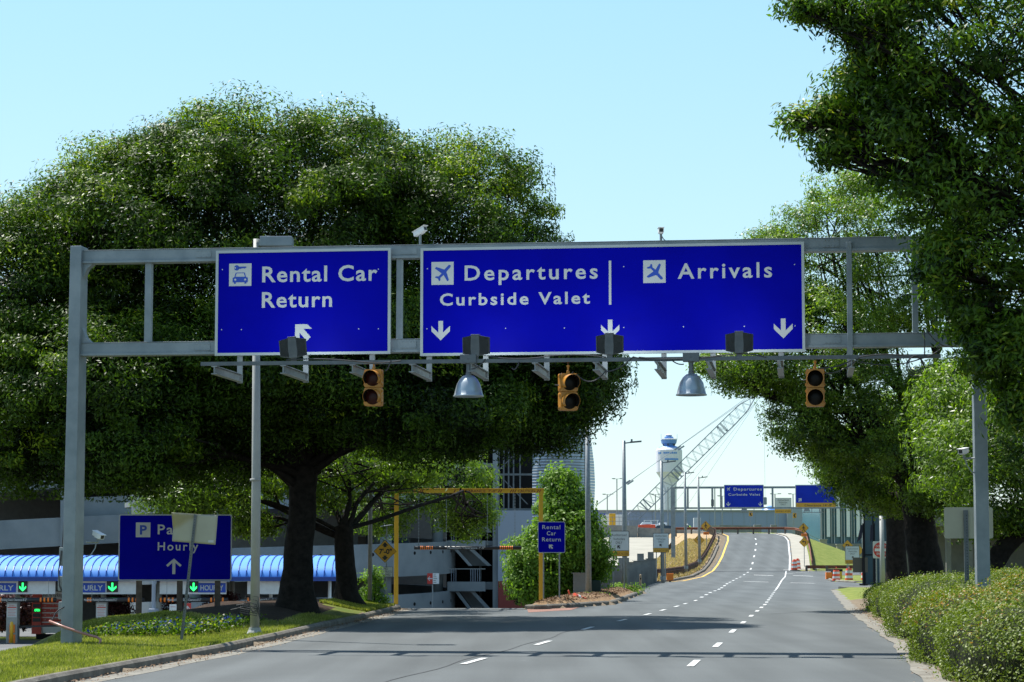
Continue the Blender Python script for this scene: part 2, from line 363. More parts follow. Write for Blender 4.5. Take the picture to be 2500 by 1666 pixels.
def right(Y): return itp(Y, RIGHT)
def onroad(sx, sy):
    """where the ray meets the rising road"""
    d = ray(sx, sy); Y = 20.0
    while Y < 310:
        t = Y / d.y
        if HC + d.z * t <= prof(Y): break
        Y += 0.05
    return d.x * Y / d.y, Y
def G(X, Y):
    """height of the ground beside the road"""
    p = prof(Y)
    if Y < 79 and X < curbx(Y):
        d = curbx(Y) - X
        bump = 0.33 * sm(Y, 50, 62) * (1 - sm(Y, 74, 84)) * sm(d, 0, 2.2) * (1 - .9 * sm(d, 3.0, 6.0))
        st = 1.5 + 2.0 * sm(Y, 35, 44) + 2.3 * sm(Y, 50, 62); low = 2.75 * sm(d, st, st + 6.5)
        near = 0.10 * sm(d, 0, 1.2)
        return 0.13 + bump - low - near * (1 - sm(Y, 50, 60))
    L_ = left(Y)
    if Y >= 79 and X < L_:
        isl = 0.45 + (Y - 79) * 0.115                       # left side of the planted island
        if Y < 121 and X > isl: return 0.17 + 0.18 * sm(min(X - isl, L_ - X), 0, 0.8)
        if X < -3.75:
            k = sm(Y, 79, 87)
            m = 0.13 + 0.33 * (1 - sm(Y, 74, 84)) * sm(-3.85 - X, 0, 2.2) - 2.75 * sm(-3.85 - X, 5.8, 12)
            return m * (1 - k) + k * -2.6
        if Y < 121: return -2.6 * sm(Y, 80, 108)
        d = L_ - X
        if Y < 165: return 0.02 + (-2.6 if X < 1.5 + (Y - 95) * 0.092 else 0)
        b = 1.0 * sm(d, .8, 3.2) * (1 - sm(Y, 225, 275)) * sm(Y, 163, 176)
        return max(p + b - 0.02 - 0.8 * max(0, d - 4.6), -2.6 if Y < 200 else -1.5)
    d = X - right(Y)
    if d > 0:
        if Y < 210: return p + 0.12 * sm(d, 0.3, 0.9)
        return max(p + .05 - 0.36 * max(0, d - 2.0), min(p, 0.45))
    return p - 0.08
def zone(X, Y):
    """0 grass base, 1 mulch, 2 lot, 3 dry grass, 4 pale concrete, 5 mulch in a sunlit tone, 6 green grass, 7 dirt"""
    if Y < 84 and X < curbx(Y):
        d = curbx(Y) - X
        if G(X, Y) < -.8: return 2
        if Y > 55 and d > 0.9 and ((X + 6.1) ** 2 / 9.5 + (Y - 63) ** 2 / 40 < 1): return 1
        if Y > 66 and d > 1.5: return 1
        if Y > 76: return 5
        return 0
    if Y >= 79 and X < left(Y):
        isl = 0.45 + (Y - 79) * 0.115
        if Y < 121 and X > isl: return 5
        if Y < 165: return 6 if (X < -18 and 124.5 < Y < 130) else 2
        return 7 if X > left(Y) - 1.0 else (3 if X > left(Y) - 9 else 4)
    if X > right(Y):
        if Y < 96: return 7
        if Y < 131: return 6
        if Y < 160: return 6
        return 6
    return 7
def lin(a, b, s): return list(np.arange(a, b - 1e-6, s))
xs = lin(-220, -40, 12) + lin(-40, -16, 1.5) + lin(-16, 14, .4) + lin(14, 48, .8) + lin(48, 100, 6) + lin(100, 421, 20)
ys = lin(-30, 24, 6) + lin(24, 90, .6) + lin(90, 170, 1.5) + lin(170, 320, 2.5) + lin(320, 600, 20) + lin(600, 3001, 200)
mb = MB()
mb.v = [(x, y, G(x, y)) for y in ys for x in xs]
nx = len(xs)
for j in range(len(ys) - 1):
    for i in range(nx - 1):
        mb.f.append([j * nx + i, j * nx + i + 1, (j + 1) * nx + i + 1, (j + 1) * nx + i])
        mb.m.append(zone((xs[i] + xs[i + 1]) / 2, (ys[j] + ys[j + 1]) / 2))
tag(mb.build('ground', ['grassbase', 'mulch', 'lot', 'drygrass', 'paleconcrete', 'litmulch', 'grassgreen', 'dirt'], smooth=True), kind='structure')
# road surface, one sheet that rises to the crest
def strip(name, fl, fr, y0, y1, step, dz, m, nxs=8):
    b = MB(); rows = list(np.arange(y0, y1 + 1e-6, step)); k = nxs + 1
    for y in rows:
        a, c = fl(y), fr(y)
        b.v += [(a + (c - a) * i / nxs, y, prof(y) + dz) for i in range(k)]
    for j in range(len(rows) - 1):
        for i in range(nxs): b.f.append([j * k + i, j * k + i + 1, (j + 1) * k + i + 1, (j + 1) * k + i]); b.m.append(0)
    return b.build(name, m)
tag(strip('road', left, right, -20, 312, .5, 0.0, 'asphalt', 12), kind='structure')
tag(strip('road_far', lambda y: 25.0 - (y - 300) * .42, lambda y: 31.5 - (y - 300) * .2, 300, 345, 2.5, 0.012, 'asphaltfar'), kind='structure')
tag(strip('gutter', lambda y: curbx(y) - .02, lambda y: left(y) + .12 + .03 * math.sin(y * 1.1), -20, 79, .4, 0.004, 'gutter', 3), kind='structure')
tag(strip('gutter', lambda y: right(y) - .08 + .03 * math.sin(y * .83) + .02 * math.sin(y * 1.9), lambda y: right(y) + .95, -20, 128, .4, 0.012, 'gutter', 3), kind='structure')
tag(strip('concrete_apron', lambda y: right(y) - .02, lambda y: right(y) + 1.7, 216, 292, 2, 0.07, 'paleconcrete', 3), kind='structure')
# the ramp down to the parking lot, with its brick crossing
b = MB()
ry = list(np.arange(78.9, 112, 1.0))
for y in ry:
    for x in (-3.75, -1.7, .48 + max(0, (y - 79)) * .1): b.v.append((x, y, (-2.6 * sm(y, 80, 108)) + .012))
for j in range(len(ry) - 1):
    for i in range(2): b.f.append([j * 3 + i, j * 3 + i + 1, j * 3 + i + 4, j * 3 + i + 3]); b.m.append(0)
tag(b.build('parking_ramp_road', 'asphaltfar'), kind='structure')
b = MB(); p = [onroad(1196, 1479), onroad(1290, 1480), onroad(1560, 1476), onroad(1420, 1494), onroad(1285, 1497)]
b.add([(x, y, .006) for x, y in [onroad(1283, 1481), onroad(1420, 1481.5), onroad(1395, 1490), onroad(1290, 1496)][::-1]], [(0, 1, 2, 3)])
tag(b.build('brick_crossing', 'brick'), kind='structure')
# kerbs
def curb(name, path, wd=.17, h=.15, m='curb'):
    b = MB(); n = len(path)
    prof2 = [(-wd / 2, -.12), (-wd / 2, h - .05), (-wd / 2 + .045, h - .008), (0, h), (wd / 2 - .045, h - .008), (wd / 2, h - .05), (wd / 2, -.12)]
    for i, p in enumerate(path):
        p = Vector(p); d = Vector(path[min(i + 1, n - 1)]) - Vector(path[max(i - 1, 0)]); d.z = 0; d = nrm(d); a = Vector((d.y, -d.x, 0))
        for u, z in prof2: b.v.append(tuple(p + a * u + Vector((0, 0, z))))
    for i in range(n - 1):
        for k in range(6): b.f.append([i * 7 + k, (i + 1) * 7 + k, (i + 1) * 7 + k + 1, i * 7 + k + 1]); b.m.append(0)
    b.f += [list(range(6, -1, -1)), list(range((n - 1) * 7, n * 7))]; b.m += [0, 0]
    bmo = b.build(name, m); return tag(bmo, kind='structure')
path = [(curbx(y), y, .0) for y in np.arange(-10, 79.1, 1.0)]
path += [(-3.95, 79.6, 0), (-4.3, 80.2, 0), (-4.9, 80.6, 0)]
curb('kerb', path)
isl = [(.62 + (y - 79) * .115, y, 0) for y in np.arange(95, 79.4, -1.5)] + [(.55, 79.3, 0), (.75, 79.05, 0), (1.1, 79.3, 0)] + [(left(y) - .08, y, 0) for y in np.arange(80.2, 119.2, 1.5)] + [(6.3, 119.6, 0), (5.6, 119.9, 0)]
curb('kerb', isl, .24, .16)
curb('kerb', [(9.2, 165, 0), (9.7, 163.6, .0), (10.6, 163.6, .02)] + [(left(y) - .6, y, prof(y)) for y in np.arange(166, 262, 3)], .25, .14)
curb('kerb', [(18.4 + k * .3, 131.2 + .35 * math.sin(k * .6), 0) for k in range(0, 18)], .3, .16, 'gutter')
curb('kerb', [(36, 160.5, .05), (25, 160.2, .05), (23.6, 160.6, .05), (22.9, 163, .08), (23.1, 167, .1)] + [(right(y) - .05, y, prof(y)) for y in np.arange(170, 190, 3)] + [(27.5, 191, .28), (40, 191.6, .28)], .25, .15, 'gutter')
# painted markings
mk = MB(); ym = MB()
def dash(x, y, ln, wd, b=None, slope=.127):
    b = b or mk; z = .010
    pts = []
    for s in (-.5, .5):
        yy = y + ln * s; xx = x + slope * ln * s
        pts.append((xx, yy))
    (xa, ya), (xb, yb) = pts
    b.add([(xa - wd / 2, ya, prof(ya) + z), (xa + wd / 2, ya, prof(ya) + z), (xb + wd / 2, yb, prof(yb) + z), (xb - wd / 2, yb, prof(yb) + z)], [(0, 1, 2, 3)])
CL = [(20, -3.1), (30.5, -1.75), (39.1, -.63), (47.5, .63), (57.5, 1.86), (72, 4.17), (83.9, 5.9), (95.6, 7.5), (118, 10.0), (131, 11.6), (158, 14.6), (183, 17.7), (215, 21.9), (247, 25.7), (270, 28.3), (285, 29.4), (300, 28.5)]
CR = [(20, .7), (30, 1.95), (38.3, 2.97), (46.4, 4.07), (55.2, 5.2), (87, 9.4), (101.6, 11.2), (127, 14.3), (140, 15.9), (170, 19.6), (190, 22.2), (214, 25.1)]
for y in (22, 30.6, 39.1, 47.5, 57.5, 65, 72, 77.8, 83.9, 89, 95.6, 104, 111, 118, 124.5, 131, 138, 146, 154, 162, 170, 179, 188, 198, 208, 219, 230, 241, 252, 263, 274):
    s = (itp(y + 2, CL) - itp(y - 2, CL)) / 4; dash(itp(y, CL), y, 2.3 if y < 60 else (1.9 if y < 130 else 3.0), .12 if y < 100 else .16, slope=s)
for y in (21.8, 30, 38.3, 46.4, 55.2, 62.7, 70, 76.5, 82, 87, 92, 97, 101.6, 107, 113, 119, 125):
    s = (itp(y + 2, CR) - itp(y - 2, CR)) / 4; dash(itp(y, CR), y, 2.3 if y < 60 else 1.9, .12, slope=s)
for y in np.arange(129, 214, 2.0): dash(itp(y + 1, CR), y + 1, 2.05, .10, slope=.125)
for y in np.arange(216, 296, 1.5): s = (right(y + 1.5) - right(y)) / 1.5; dash(right(y + .75) - .25, y + .75, 1.55, .16, slope=s)
for a, c in (((1816, 1420), (1876, 1422)), ((1840, 1404.5), (1888, 1406)), ((1936, 1406), (1985, 1407.5)), ((1930, 1423.5), (1989, 1425)), ((1912, 1392), (2080, 1386)), ((1913, 1402), (1975, 1397))):
    (xa, ya), (xb, yb) = onroad(*a), onroad(*c)
    hw = .55 if a[0] != 1912 and a[0] != 1913 else .14
    mk.add([(xa, ya - hw, prof(ya - hw) + .012), (xb, yb - hw, prof(yb - hw) + .012), (xb, yb + hw, prof(yb + hw) + .012), (xa, ya + hw, prof(ya + hw) + .012)], [(0, 1, 2, 3)])
for k in range(7):
    xa, ya = onroad(1932 + k * 8.5, 1416.5)
    mk.add([(xa, ya - .4, .02), (xa + .45, ya - .4, .02), (xa + .45, ya + .4, .02), (xa, ya + .4, .02)], [(0, 1, 2, 3)])
tag(mk.build('road_markings', 'paint'), kind='structure')
for y in np.arange(164, 294, 1.5):
    s = (left(y + 1.5) - left(y)) / 1.5; dash(left(y + .75) + .28, y + .75, 1.56, .2, ym, s)
tag(ym.build('yellow_edge_line', 'yellowpaint'), kind='structure')
# tar lines in the asphalt
ck = MB()
def crackline(pts, wd):
    for (xa, ya), (xb, yb) in zip(pts, pts[1:]):
        ck.add([(xa - wd, ya, prof(ya) + .005), (xa + wd, ya, prof(ya) + .005), (xb + wd, yb, prof(yb) + .005), (xb - wd, yb, prof(yb) + .005)], [(0, 1, 2, 3)])
crackline([(itp(y, CL) - .22 + .06 * math.sin(y * .9), y) for y in np.arange(22, 60, 1.1)], .012)
for sa, sb, hw in (((1660, 1440), (2010, 1441), .2), ((1735, 1395.5), (2020, 1394), .45), ((1735, 1386.5), (1915, 1387.5), .2), ((1610, 1447), (1720, 1447), .12), ((1880, 1500), (2040, 1490), .05)):
    (xa, ya), (xb, yb) = onroad(*sa), onroad(*sb)
    ck.add([(xa, ya - hw, prof(ya - hw) + .006), (xb, yb - hw, prof(yb - hw) + .006), (xb, yb + hw, prof(yb + hw) + .006), (xa, ya + hw, prof(ya + hw) + .006)], [(0, 1, 2, 3)])
tag(ck.build('road_cracks', 'crack'), kind='structure')
# far slope of pale concrete under the upper roadway
b = MB(); g = []
for j in range(7):
    for i in range(9):
        t = j / 6; b.v.append((3 + (18 - 10 * (1 - t)) * i / 8, 205 + 95 * t, -.3 + 4.75 * t + .02))
for j in range(6):
    for i in range(8): b.f.append([j * 9 + i, j * 9 + i + 1, (j + 1) * 9 + i + 1, (j + 1) * 9 + i]); b.m.append(0)
tag(b.build('slope_paving', 'paleconcrete'), kind='structure')
b = MB(); b.add([(-60, 300, 4.45), (26, 300, 4.45), (26, 345, 4.6), (-60, 345, 4.6)], [(0, 1, 2, 3)])
tag(b.build('upper_roadway', 'asphaltfar'), kind='structure')
# grass blades on the near mound
n = 150000
Y = 27 + rng.random(n) ** 1.5 * 36; X = np.array([curbx(y) for y in Y]) - .12 - rng.random(n) * 6.5
keep = np.array([zone(x, y) == 0 and G(x, y) > -.75 for x, y in zip(X, Y)]); X, Y = X[keep], Y[keep]
Z = np.array([G(x, y) for x, y in zip(X, Y)])
h = .035 + .045 * rng.random(len(X)); P = np.stack([X, Y, Z + h * .45], 1)
N = rng.normal(size=(len(X), 3)); N[:, 2] *= .25; N[:, 2] += .25
pat = .5 + .28 * np.sin(X * 2.1 + 1.3 * np.sin(Y * .9)) * np.sin(Y * 1.1 + X) + rng.normal(size=len(X)) * .22
up = np.tile(np.array([0, 0, 1.0]), (len(X), 1))
tag(cards('mown_grass', P, N, h * 1.2, .012, 'grassblade', rnd=np.clip(pat, 0, 1), axis=up), kind='stuff')
n = 26000
Y = 70 + rng.random(n) * 9; X = np.array([curbx(y) for y in Y]) - .1 - rng.random(n) * 1.5
Z = np.array([G(x, y) for x, y in zip(X, Y)]); h = .06 + .05 * rng.random(n); P = np.stack([X, Y, Z + h * .4], 1)
N = rng.normal(size=(n, 3)); N[:, 2] *= .25; N[:, 2] += .3
tag(cards('mown_grass', P, N, h * 1.2, .025, 'grassblade', axis=np.tile(np.array([0, 0, 1.0]), (n, 1))), kind='stuff')
n = 30000
Y = 166 + rng.random(n) * 105; X = np.array([left(y) for y in Y]) - 1.0 - rng.random(n) * 6
Z = np.array([G(x, y) for x, y in zip(X, Y)]); h = .15 + .25 * rng.random(n); P = np.stack([X, Y, Z + h * .4], 1)
N = rng.normal(size=(n, 3)); N[:, 2] *= .3; N[:, 2] += .3
tag(cards('dry_grass', P, N, h * 1.2, .09, 'dryblade', axis=np.tile(np.array([0, 0, 1.0]), (n, 1))), kind='stuff')
# leaf litter along both gutters and on the island
n = 2600
Y = 30 + rng.random(n) * 50; s_ = rng.random(n) < .5
X = np.where(s_, np.array([curbx(y) for y in Y]) + .12 + np.abs(rng.normal(size=n)) * .22, np.array([right(y) for y in Y]) + .65 - np.abs(rng.normal(size=n)) * .3)
P = np.stack([X, Y, np.full(n, .03)], 1); N = rng.normal(size=(n, 3)) * .35; N[:, 2] = 1
tag(cards('leaf_litter', P, N, .06, .022, 'litter'), kind='stuff')
n = 6000
Y = 80 + rng.random(n) * 38; t = rng.random(n); a = .7 + (Y - 79) * .115; X = a + (np.array([left(y) for y in Y]) - .3 - a) * t
P = np.stack([X, Y, np.array([G(x, y) for x, y in zip(X, Y)]) + .03], 1); N = rng.normal(size=(n, 3)) * .5; N[:, 2] = 1
tag(cards('mulch_chips', P, N, .12, .04, 'litter'), kind='stuff')
# ================================================================ the near sign gantry and what hangs on it
GY = -math.atan(.127)
def poly_px(fr, pts, yo=0): return [fr.px(x, y, yo) for x, y in pts]
def arrow_down(x0, x1, z0, z1):
    """block arrow pointing down inside a box"""
    w = x1 - x0; h = z1 - z0; c = (x0 + x1) / 2; s = w * .125; t = h * .27
    return [(c - s, z1), (c + s, z1), (c + s, z0 + h * .40), (x1, z0 + h * .74), (x1, z0 + h * .74 - t), (c, z0), (x0, z0 + h * .74 - t), (x0, z0 + h * .74), (c - s, z0 + h * .40)]
def arrow_ul(x0, x1, z0, z1, flip=False):
    """block arrow pointing up-left (or up-right)"""
    w = x1 - x0; h = z1 - z0
    p = [(0, 1), (.68, 1), (1, .74), (.52, .74), (.95, .22), (.72, 0), (.26, .52), (.26, .0 + .02), (0, .3)]
    p = [(0, 1), (.70, 1), (1, .73), (.50, .73), (.92, .24), (.70, 0), (.27, .50), (.27, .0), (0, .30)]
    if flip: p = [(1 - a, c) for a, c in p]
    return [(x0 + a * w, z0 + c * h) for a, c in p]
def arrow_up(x0, x1, z0, z1):
    w = x1 - x0; h = z1 - z0; c = (x0 + x1) / 2; s = w * .10
    return [(c, z1), (x1, z1 - h * .42), (x1 - w * .10, z1 - h * .54), (c + s, z1 - h * .27), (c + s, z0), (c - s, z0), (c - s, z1 - h * .27), (x0 + w * .10, z1 - h * .54), (x0, z1 - h * .42)]
PLANE = [(.93, .98), (1.0, .93), (.98, .86), (.72, .58), (.88, .10), (.78, .03), (.55, .40), (.36, .24), (.36, .10), (.28, .03), (.21, .19), (.02, .26), (.09, .33), (.25, .32), (.43, .49), (.02, .78), (.10, .87), (.60, .71), (.86, .97)]
def plane(x0, x1, z0, z1, kind='up'):
    p = PLANE
    if kind == 'down': p = [(a, 1 - c) for a, c in PLANE]
    return [(x0 + (x1 - x0) * a, z0 + (z1 - z0) * c) for a, c in p]
gf = Fr(200, 1585, 46.1, GY)
g = thing('sign_gantry', 'large grey steel gantry with two beams spanning the road, carrying the big blue signs', 'gantry', gf.o, GY)
def gp(sx, sy, yo=0): return gf.px(sx, sy, yo)
# posts
uL = gp(174, 1590)[0]; uL2 = gp(193.5, 606)[0]
zt = gp(194, 604)[1]
def post(u0, u1, z0, z1, name):
    b = MB()
    def ring(u, z, hw, hd): return [(u - hw, -hd, z), (u + hw, -hd, z), (u + hw, hd, z), (u - hw, hd, z)]
    zz = [0, .25, .5, .75, .9, 1]; k = [0, .25, .5, .75, .9, 1]
    v = []
    for q in zz: v += ring(u0 + (u1 - u0) * q, z0 + (z1 - z0) * q, .125 - .01 * q, .30 - .08 * q)
    f = [(0, 3, 2, 1)]
    for i in range(len(zz) - 1):
        for j in range(4): f.append((i * 4 + j, i * 4 + (j + 1) % 4, (i + 1) * 4 + (j + 1) % 4, (i + 1) * 4 + j))
    f.append(tuple(range((len(zz) - 1) * 4, len(zz) * 4)))
    b.add(v, f); return b.build(name, 'steel', g, bevel=.012)
post(uL, uL2, -.02, zt, 'post')
uR = gp(2399, 1410)[0]; uR2 = gp(2384, 620)[0]
post(uR, uR2, -.15, zt + .05, 'post')
b = MB(); b.box(uL - .42, uL + .34, -.42, .42, -.55, -.06)
b.build('footing', 'concrete', g, bevel=.02)
b = MB(); b.box(uL - .24, uL + .26, -.38, .38, -.06, -.02)
for du in (-.3, -.2, .2, .28):
    for dy in (-.34, .34): b.lathe([(.035, -.06), (.035, 0), (.05, .0), (.05, .05), (.02, .09)], (uL + du, dy, 0), 8)
b.build('base_plate', 'galv', g)
# beams
zT0, zT1 = gp(430, 636)[1], gp(430, 611)[1]
zB0, zB1 = gp(430, 862)[1], gp(430, 837)[1]
uA, uB = uL2 + .10, uR2 - .1
def beam(zl, zh, nm):
    b = MB(); b.box(uA, uB, -.11, .11, zl, zh); b.box(uA, uB, -.15, .15, zl - .05, zl); b.box(uA, uB, -.125, .125, zh, zh + .012)
    return b.build(nm, 'steel', g, bevel=.008)
beam(zT0, zT1, 'beam'); beam(zB0, zB1, 'beam')
for zc, s_ in ((zT0 - .05, -1), (zB1 + .01, 1)):
    for u0, d in ((uL2 + .1, 1), (uR2 - .1, -1)):
        b = MB(); b.prism([(u0, zc), (u0 + d * .22, zc), (u0 + d * .10, zc + s_ * .10), (u0, zc + s_ * .34)], -.10, .10)
        b.build('haunch', 'steel', g)
for a, c in ((356, 371.6), (969, 983), (2067, 2080), (2226, 2240)):
    u0, u1 = gp(a, 700)[0], gp(c, 700)[0]
    lo = zB1 + .012 if a != 2067 else gp(2073, 868)[1]
    yb = -.07 if a != 2067 else -.17
    b = MB(); b.box(u0, u1, yb, yb + .10 if a == 2067 else .07, lo, zT0 - .05 if a != 2067 else zT0 + .12)
    b.build('strut', 'steel', g, bevel=.006)
for zl, zh in ((zT0, zT1), (zB0, zB1)):
    for sx in (500, 1000, 2030):
        u = gp(sx, 700)[0]; b = MB(); b.box(u - .16, u + .16, -.122, -.111, zl + .03, zh - .03); b.box(u - .004, u + .004, -.124, -.1225, zl + .03, zh - .03)
        for du in (-.12, -.05, .05, .12):
            for dz in (.06, -.06): b.lathe([(.014, .123), (.014, .135), (.004, .136)], (u + du, 0, (zl + zh) / 2 + dz), 6, axis='y')
        b.build('splice_plate', 'steel', g)
# electrical boxes, wires and red conduit at the foot of the left post
for sx0, sx1, sy0, sy1, nm in ((153, 171, 1337, 1382, 'switch_box'), (150, 169, 1407, 1443, 'switch_box'), (151, 168, 1469, 1512, 'switch_box')):
    u0, z1 = gp(sx0, sy0); u1, z0 = gp(sx1, sy1)
    b = MB(); b.box(u0, uL + (uL2 - uL) * (z0 / zt) - .125, -.2, .12, z0, z1); b.box(u0 - .012, u0, -.18, .10, z0 + .02, z1 - .02)
    b.build(nm, 'galv', g, bevel=.008)
b = MB()
pts = [gp(178, 700), (gp(171, 960)), gp(167, 1200), gp(163, 1270), gp(158, 1337)]
b.tube([(p[0] - .02, -.1, p[1]) for p in pts], .011, 6)
b.tube([(gp(166, 1337)[0] - .06, -.22, gp(166, 1345)[1]), (gp(160, 1395)[0] - .06, -.25, gp(160, 1395)[1]), (gp(158, 1430)[0] - .03, -.24, gp(158, 1430)[1]), (gp(164, 1450)[0] - .02, -.2, gp(164, 1450)[1])], .014, 6)
b.build('wiring', 'cable', g)
cp = thing('conduit_pipe', 'bent red brown conduit pipe leaning loose in front of the left gantry post', 'pipe', gf.o, GY)
b = MB(); q = [gp(120, 1517, -.5), gp(160, 1532, -.5), gp(200, 1546, -.55), gp(236, 1556, -.6), gp(246, 1562, -.62), gp(244, 1570, -.64), gp(230, 1592, -.7)]
b.tube([(p[0], -.5 - .03 * i, p[1]) for i, p in enumerate(q)], .026, 8); b.build('pipe', 'copperpipe', cp, smooth=True)
b = MB(); q = [(120, 1517), (128, 1512), (133, 1497), (140, 1489), (152, 1482), (160, 1480)]
b.tube([(gp(*p, -.45)[0], -.48 + .05 * i, gp(*p, -.45)[1]) for i, p in enumerate(q)], .012, 6); b.build('wire', 'cable', cp)
# overhead sign panels
def bolts(b, fr, pts, y, mi):
    for p in pts: u, z = fr.px(*p); b.disc(u, z, .012, y, mi, 6)
def big_sign(label, tl, br, nm='overhead_sign'):
    t = thing(nm, label, 'road sign', gf.o, GY)
    u0, z1 = gp(tl[0], tl[1], -.25); u1, z0 = gp(br[0], br[1], -.25)
    b = MB(); b.box(u0 + .05, u1 - .05, -.225, -.19, z0 + .05, z1 - .05); b.build('panel', 'signblue', t)
    b = MB()
    for a in ((u0, u1, z0, z0 + .052), (u0, u1, z1 - .052, z1), (u0, u0 + .052, z0 + .052, z1 - .052), (u1 - .052, u1, z0 + .052, z1 - .052)):
        b.box(a[0], a[1], -.245, -.18, a[2], a[3])
    b.build('frame', 'framegrey', t)
    b = MB(); k = int((u1 - u0) / 1.1)
    for i in range(k + 1):
        u = u0 + .3 + (u1 - u0 - .7) * i / k; b.box(u, u + .06, -.19, -.112, z0 + .1, z1 - .08)
    b.build('bracket', 'galv', t)
    return t
def tx(t, s, sx0, sx1, sybase, sytop, m='signwhite', bold=.012, fr=gf, yo=-.25, y=-.2295, nm='lettering', slope=0, space=1.0):
    u0, z0 = fr.px(sx0, sybase, yo); u1, _ = fr.px(sx1, sybase, yo); _, z1 = fr.px(sx0, sytop, yo)
    b = MB(); b.text(s, u0, u1, z0, z1 - z0, y, 0, bold, space); o = b.build(nm, m, t); return o
def bx(fr, x0, x1, y0, y1, yo=-.25):
    u0, z1 = fr.px(x0, y0, yo); u1, z0 = fr.px(x1, y1, yo); return u0, u1, z0, z1
t = big_sign('blue overhead sign reading Rental Car Return with a car and key symbol', (527, 612.5), (952.5, 864))
tx(t, 'Rental Car', 639.4, 920.7, 688.6, 651, bold=.018, space=1.12); tx(t, 'Return', 638.6, 810, 750.7, 713.5, bold=.018, space=1.12)
u0, u1, z0, z1 = bx(gf, 559, 613, 644, 698)
b = MB(); b.rect(u0, u1, z0, z1, -.2290); w_ = u1 - u0
def q(a, c): return (u0 + a * w_, z0 + c * w_)
b.disc(*q(.34, .80), w_ * .12, -.2310, 1); b.disc(*q(.27, .80), w_ * .035, -.2320, 0)
b.flat([q(.42, .855), q(.77, .855), q(.77, .79), q(.72, .79), q(.70, .745), q(.66, .79), q(.62, .755), q(.58, .79), q(.54, .755), q(.42, .755)], -.2310, 1)
b.flat([q(.30, .59), q(.70, .59), q(.76, .40), q(.84, .36), q(.84, .16), q(.78, .16), q(.78, .10), q(.69, .10), q(.69, .16), q(.31, .16), q(.31, .10), q(.22, .10), q(.22, .16), q(.16, .16), q(.16, .36), q(.24, .40)], -.2310, 1)
b.flat([q(.34, .56), q(.66, .56), q(.71, .41), q(.29, .41)], -.2320, 0)
b.disc(*q(.28, .28), w_ * .045, -.2320, 0); b.disc(*q(.72, .28), w_ * .045, -.2320, 0)
b.build('rental_car_symbol', ['signwhite', 'letterblue'], t)
u0, u1, z0, z1 = bx(gf, 720, 761, 792, 833)
b = MB(); b.flat(arrow_ul(u0, u1, z0, z1), -.2295); b.build('arrow', 'signwhite', t)
b = MB(); bolts(b, gf, [(550, 662), (929, 661), (548, 808), (596, 808), (881, 806), (929, 806)], -.2292, 0); b.build('bolt', 'signwhite', t)
t = big_sign('wide blue overhead sign reading Departures, Curbside Valet and Arrivals on the near gantry', (1026.5, 606), (1966, 859))
u0, u1, z0, z1 = bx(gf, 1053, 1107, 640, 695); b = MB(); b.rect(u0, u1, z0, z1, -.229); w_ = u1 - u0; b.flat(plane(u0 + .14 * w_, u1 - .12 * w_, z0 + .13 * w_, z1 - .12 * w_), -.231, 1)
b.build('departing_plane_symbol', ['signwhite', 'letterblue'], t)
u0, u1, z0, z1 = bx(gf, 1570, 1625, 636, 690.5); b = MB(); b.rect(u0, u1, z0, z1, -.229); b.flat(plane(u0 + .14 * w_, u1 - .12 * w_, z0 + .13 * w_, z1 - .12 * w_, 'down'), -.231, 1)
b.build('arriving_plane_symbol', ['signwhite', 'letterblue'], t)
tx(t, 'Departures', 1134, 1459, 684.5, 648.5, bold=.016, space=1.25); tx(t, 'Curbside Valet', 1073.5, 1440, 745.8, 717, bold=.022, space=1.25); tx(t, 'Arrivals', 1654.4, 1885, 680, 643.5, bold=.016, space=1.25)
u0, u1, z0, z1 = bx(gf, 1486, 1492.3, 636.5, 744); b = MB(); b.rect(u0, u1, z0, z1, -.2295); b.build('divider', 'signwhite', t)
for a in ((1053, 1098, 784, 831), (1467, 1512, 781, 828), (1889, 1935.6, 778, 826)):
    u0, u1, z0, z1 = bx(gf, *a); b = MB(); b.flat(arrow_down(u0, u1, z0, z1), -.2295); b.build('arrow', 'signwhite', t)
b = MB(); bolts(b, gf, [(1048, 660), (1047, 806), (1238, 805), (1381, 804), (1525, 655), (1525, 803), (1670, 801), (1818, 800), (1940, 650), (1941, 799)], -.2292, 0); b.build('bolt', 'signwhite', t)
# the lamp rail held out in front of the signs
YR = -2.1
t = thing('lamp_rail', 'long thin steel rail held on bracket arms below the two big blue signs', 'rail', gf.o, GY)
ra, za = gp(491, 885, YR); rb, zb = gp(2297, 874, YR); zr = (za + zb) / 2
b = MB(); b.box(ra, rb, YR - .035, YR + .035, zr - .035, zr + .035); b.build('rail', 'darkgalv', t)
for sx in (586, 747, 909, 1048, 1186, 1335, 1477, 1621, 1741, 1907, 2074):
    u = gp(sx, 870, -.15)[0]; b = MB()
    b.box(u - .05, u + .05, -.175, -.115 if sx < 2000 else -.172, zr - .22, gp(sx, 862)[1] + .1)
    for dz in (-.05, -.19): b.box(u - .055, u + .055, YR - .05, -.12, zr + dz - .008, zr + dz + .008)
    b.box(u - .008, u + .008, YR - .05, -.12, zr - .19, zr - .05)
    b.build('bracket_arm', 'galv', t)
b = MB()
def sag(x0, x1, y0, y1, s, r=.012, dy=.04):
    pts = []
    for i in range(9):
        k = i / 8; u, z = gp(x0 + (x1 - x0) * k, y0 + (y1 - y0) * k + s * 4 * k * (1 - k), YR); pts.append((u, YR - dy, z))
    b = MB(); b.tube(pts, r, 6); b.build('cable', 'cable', t)
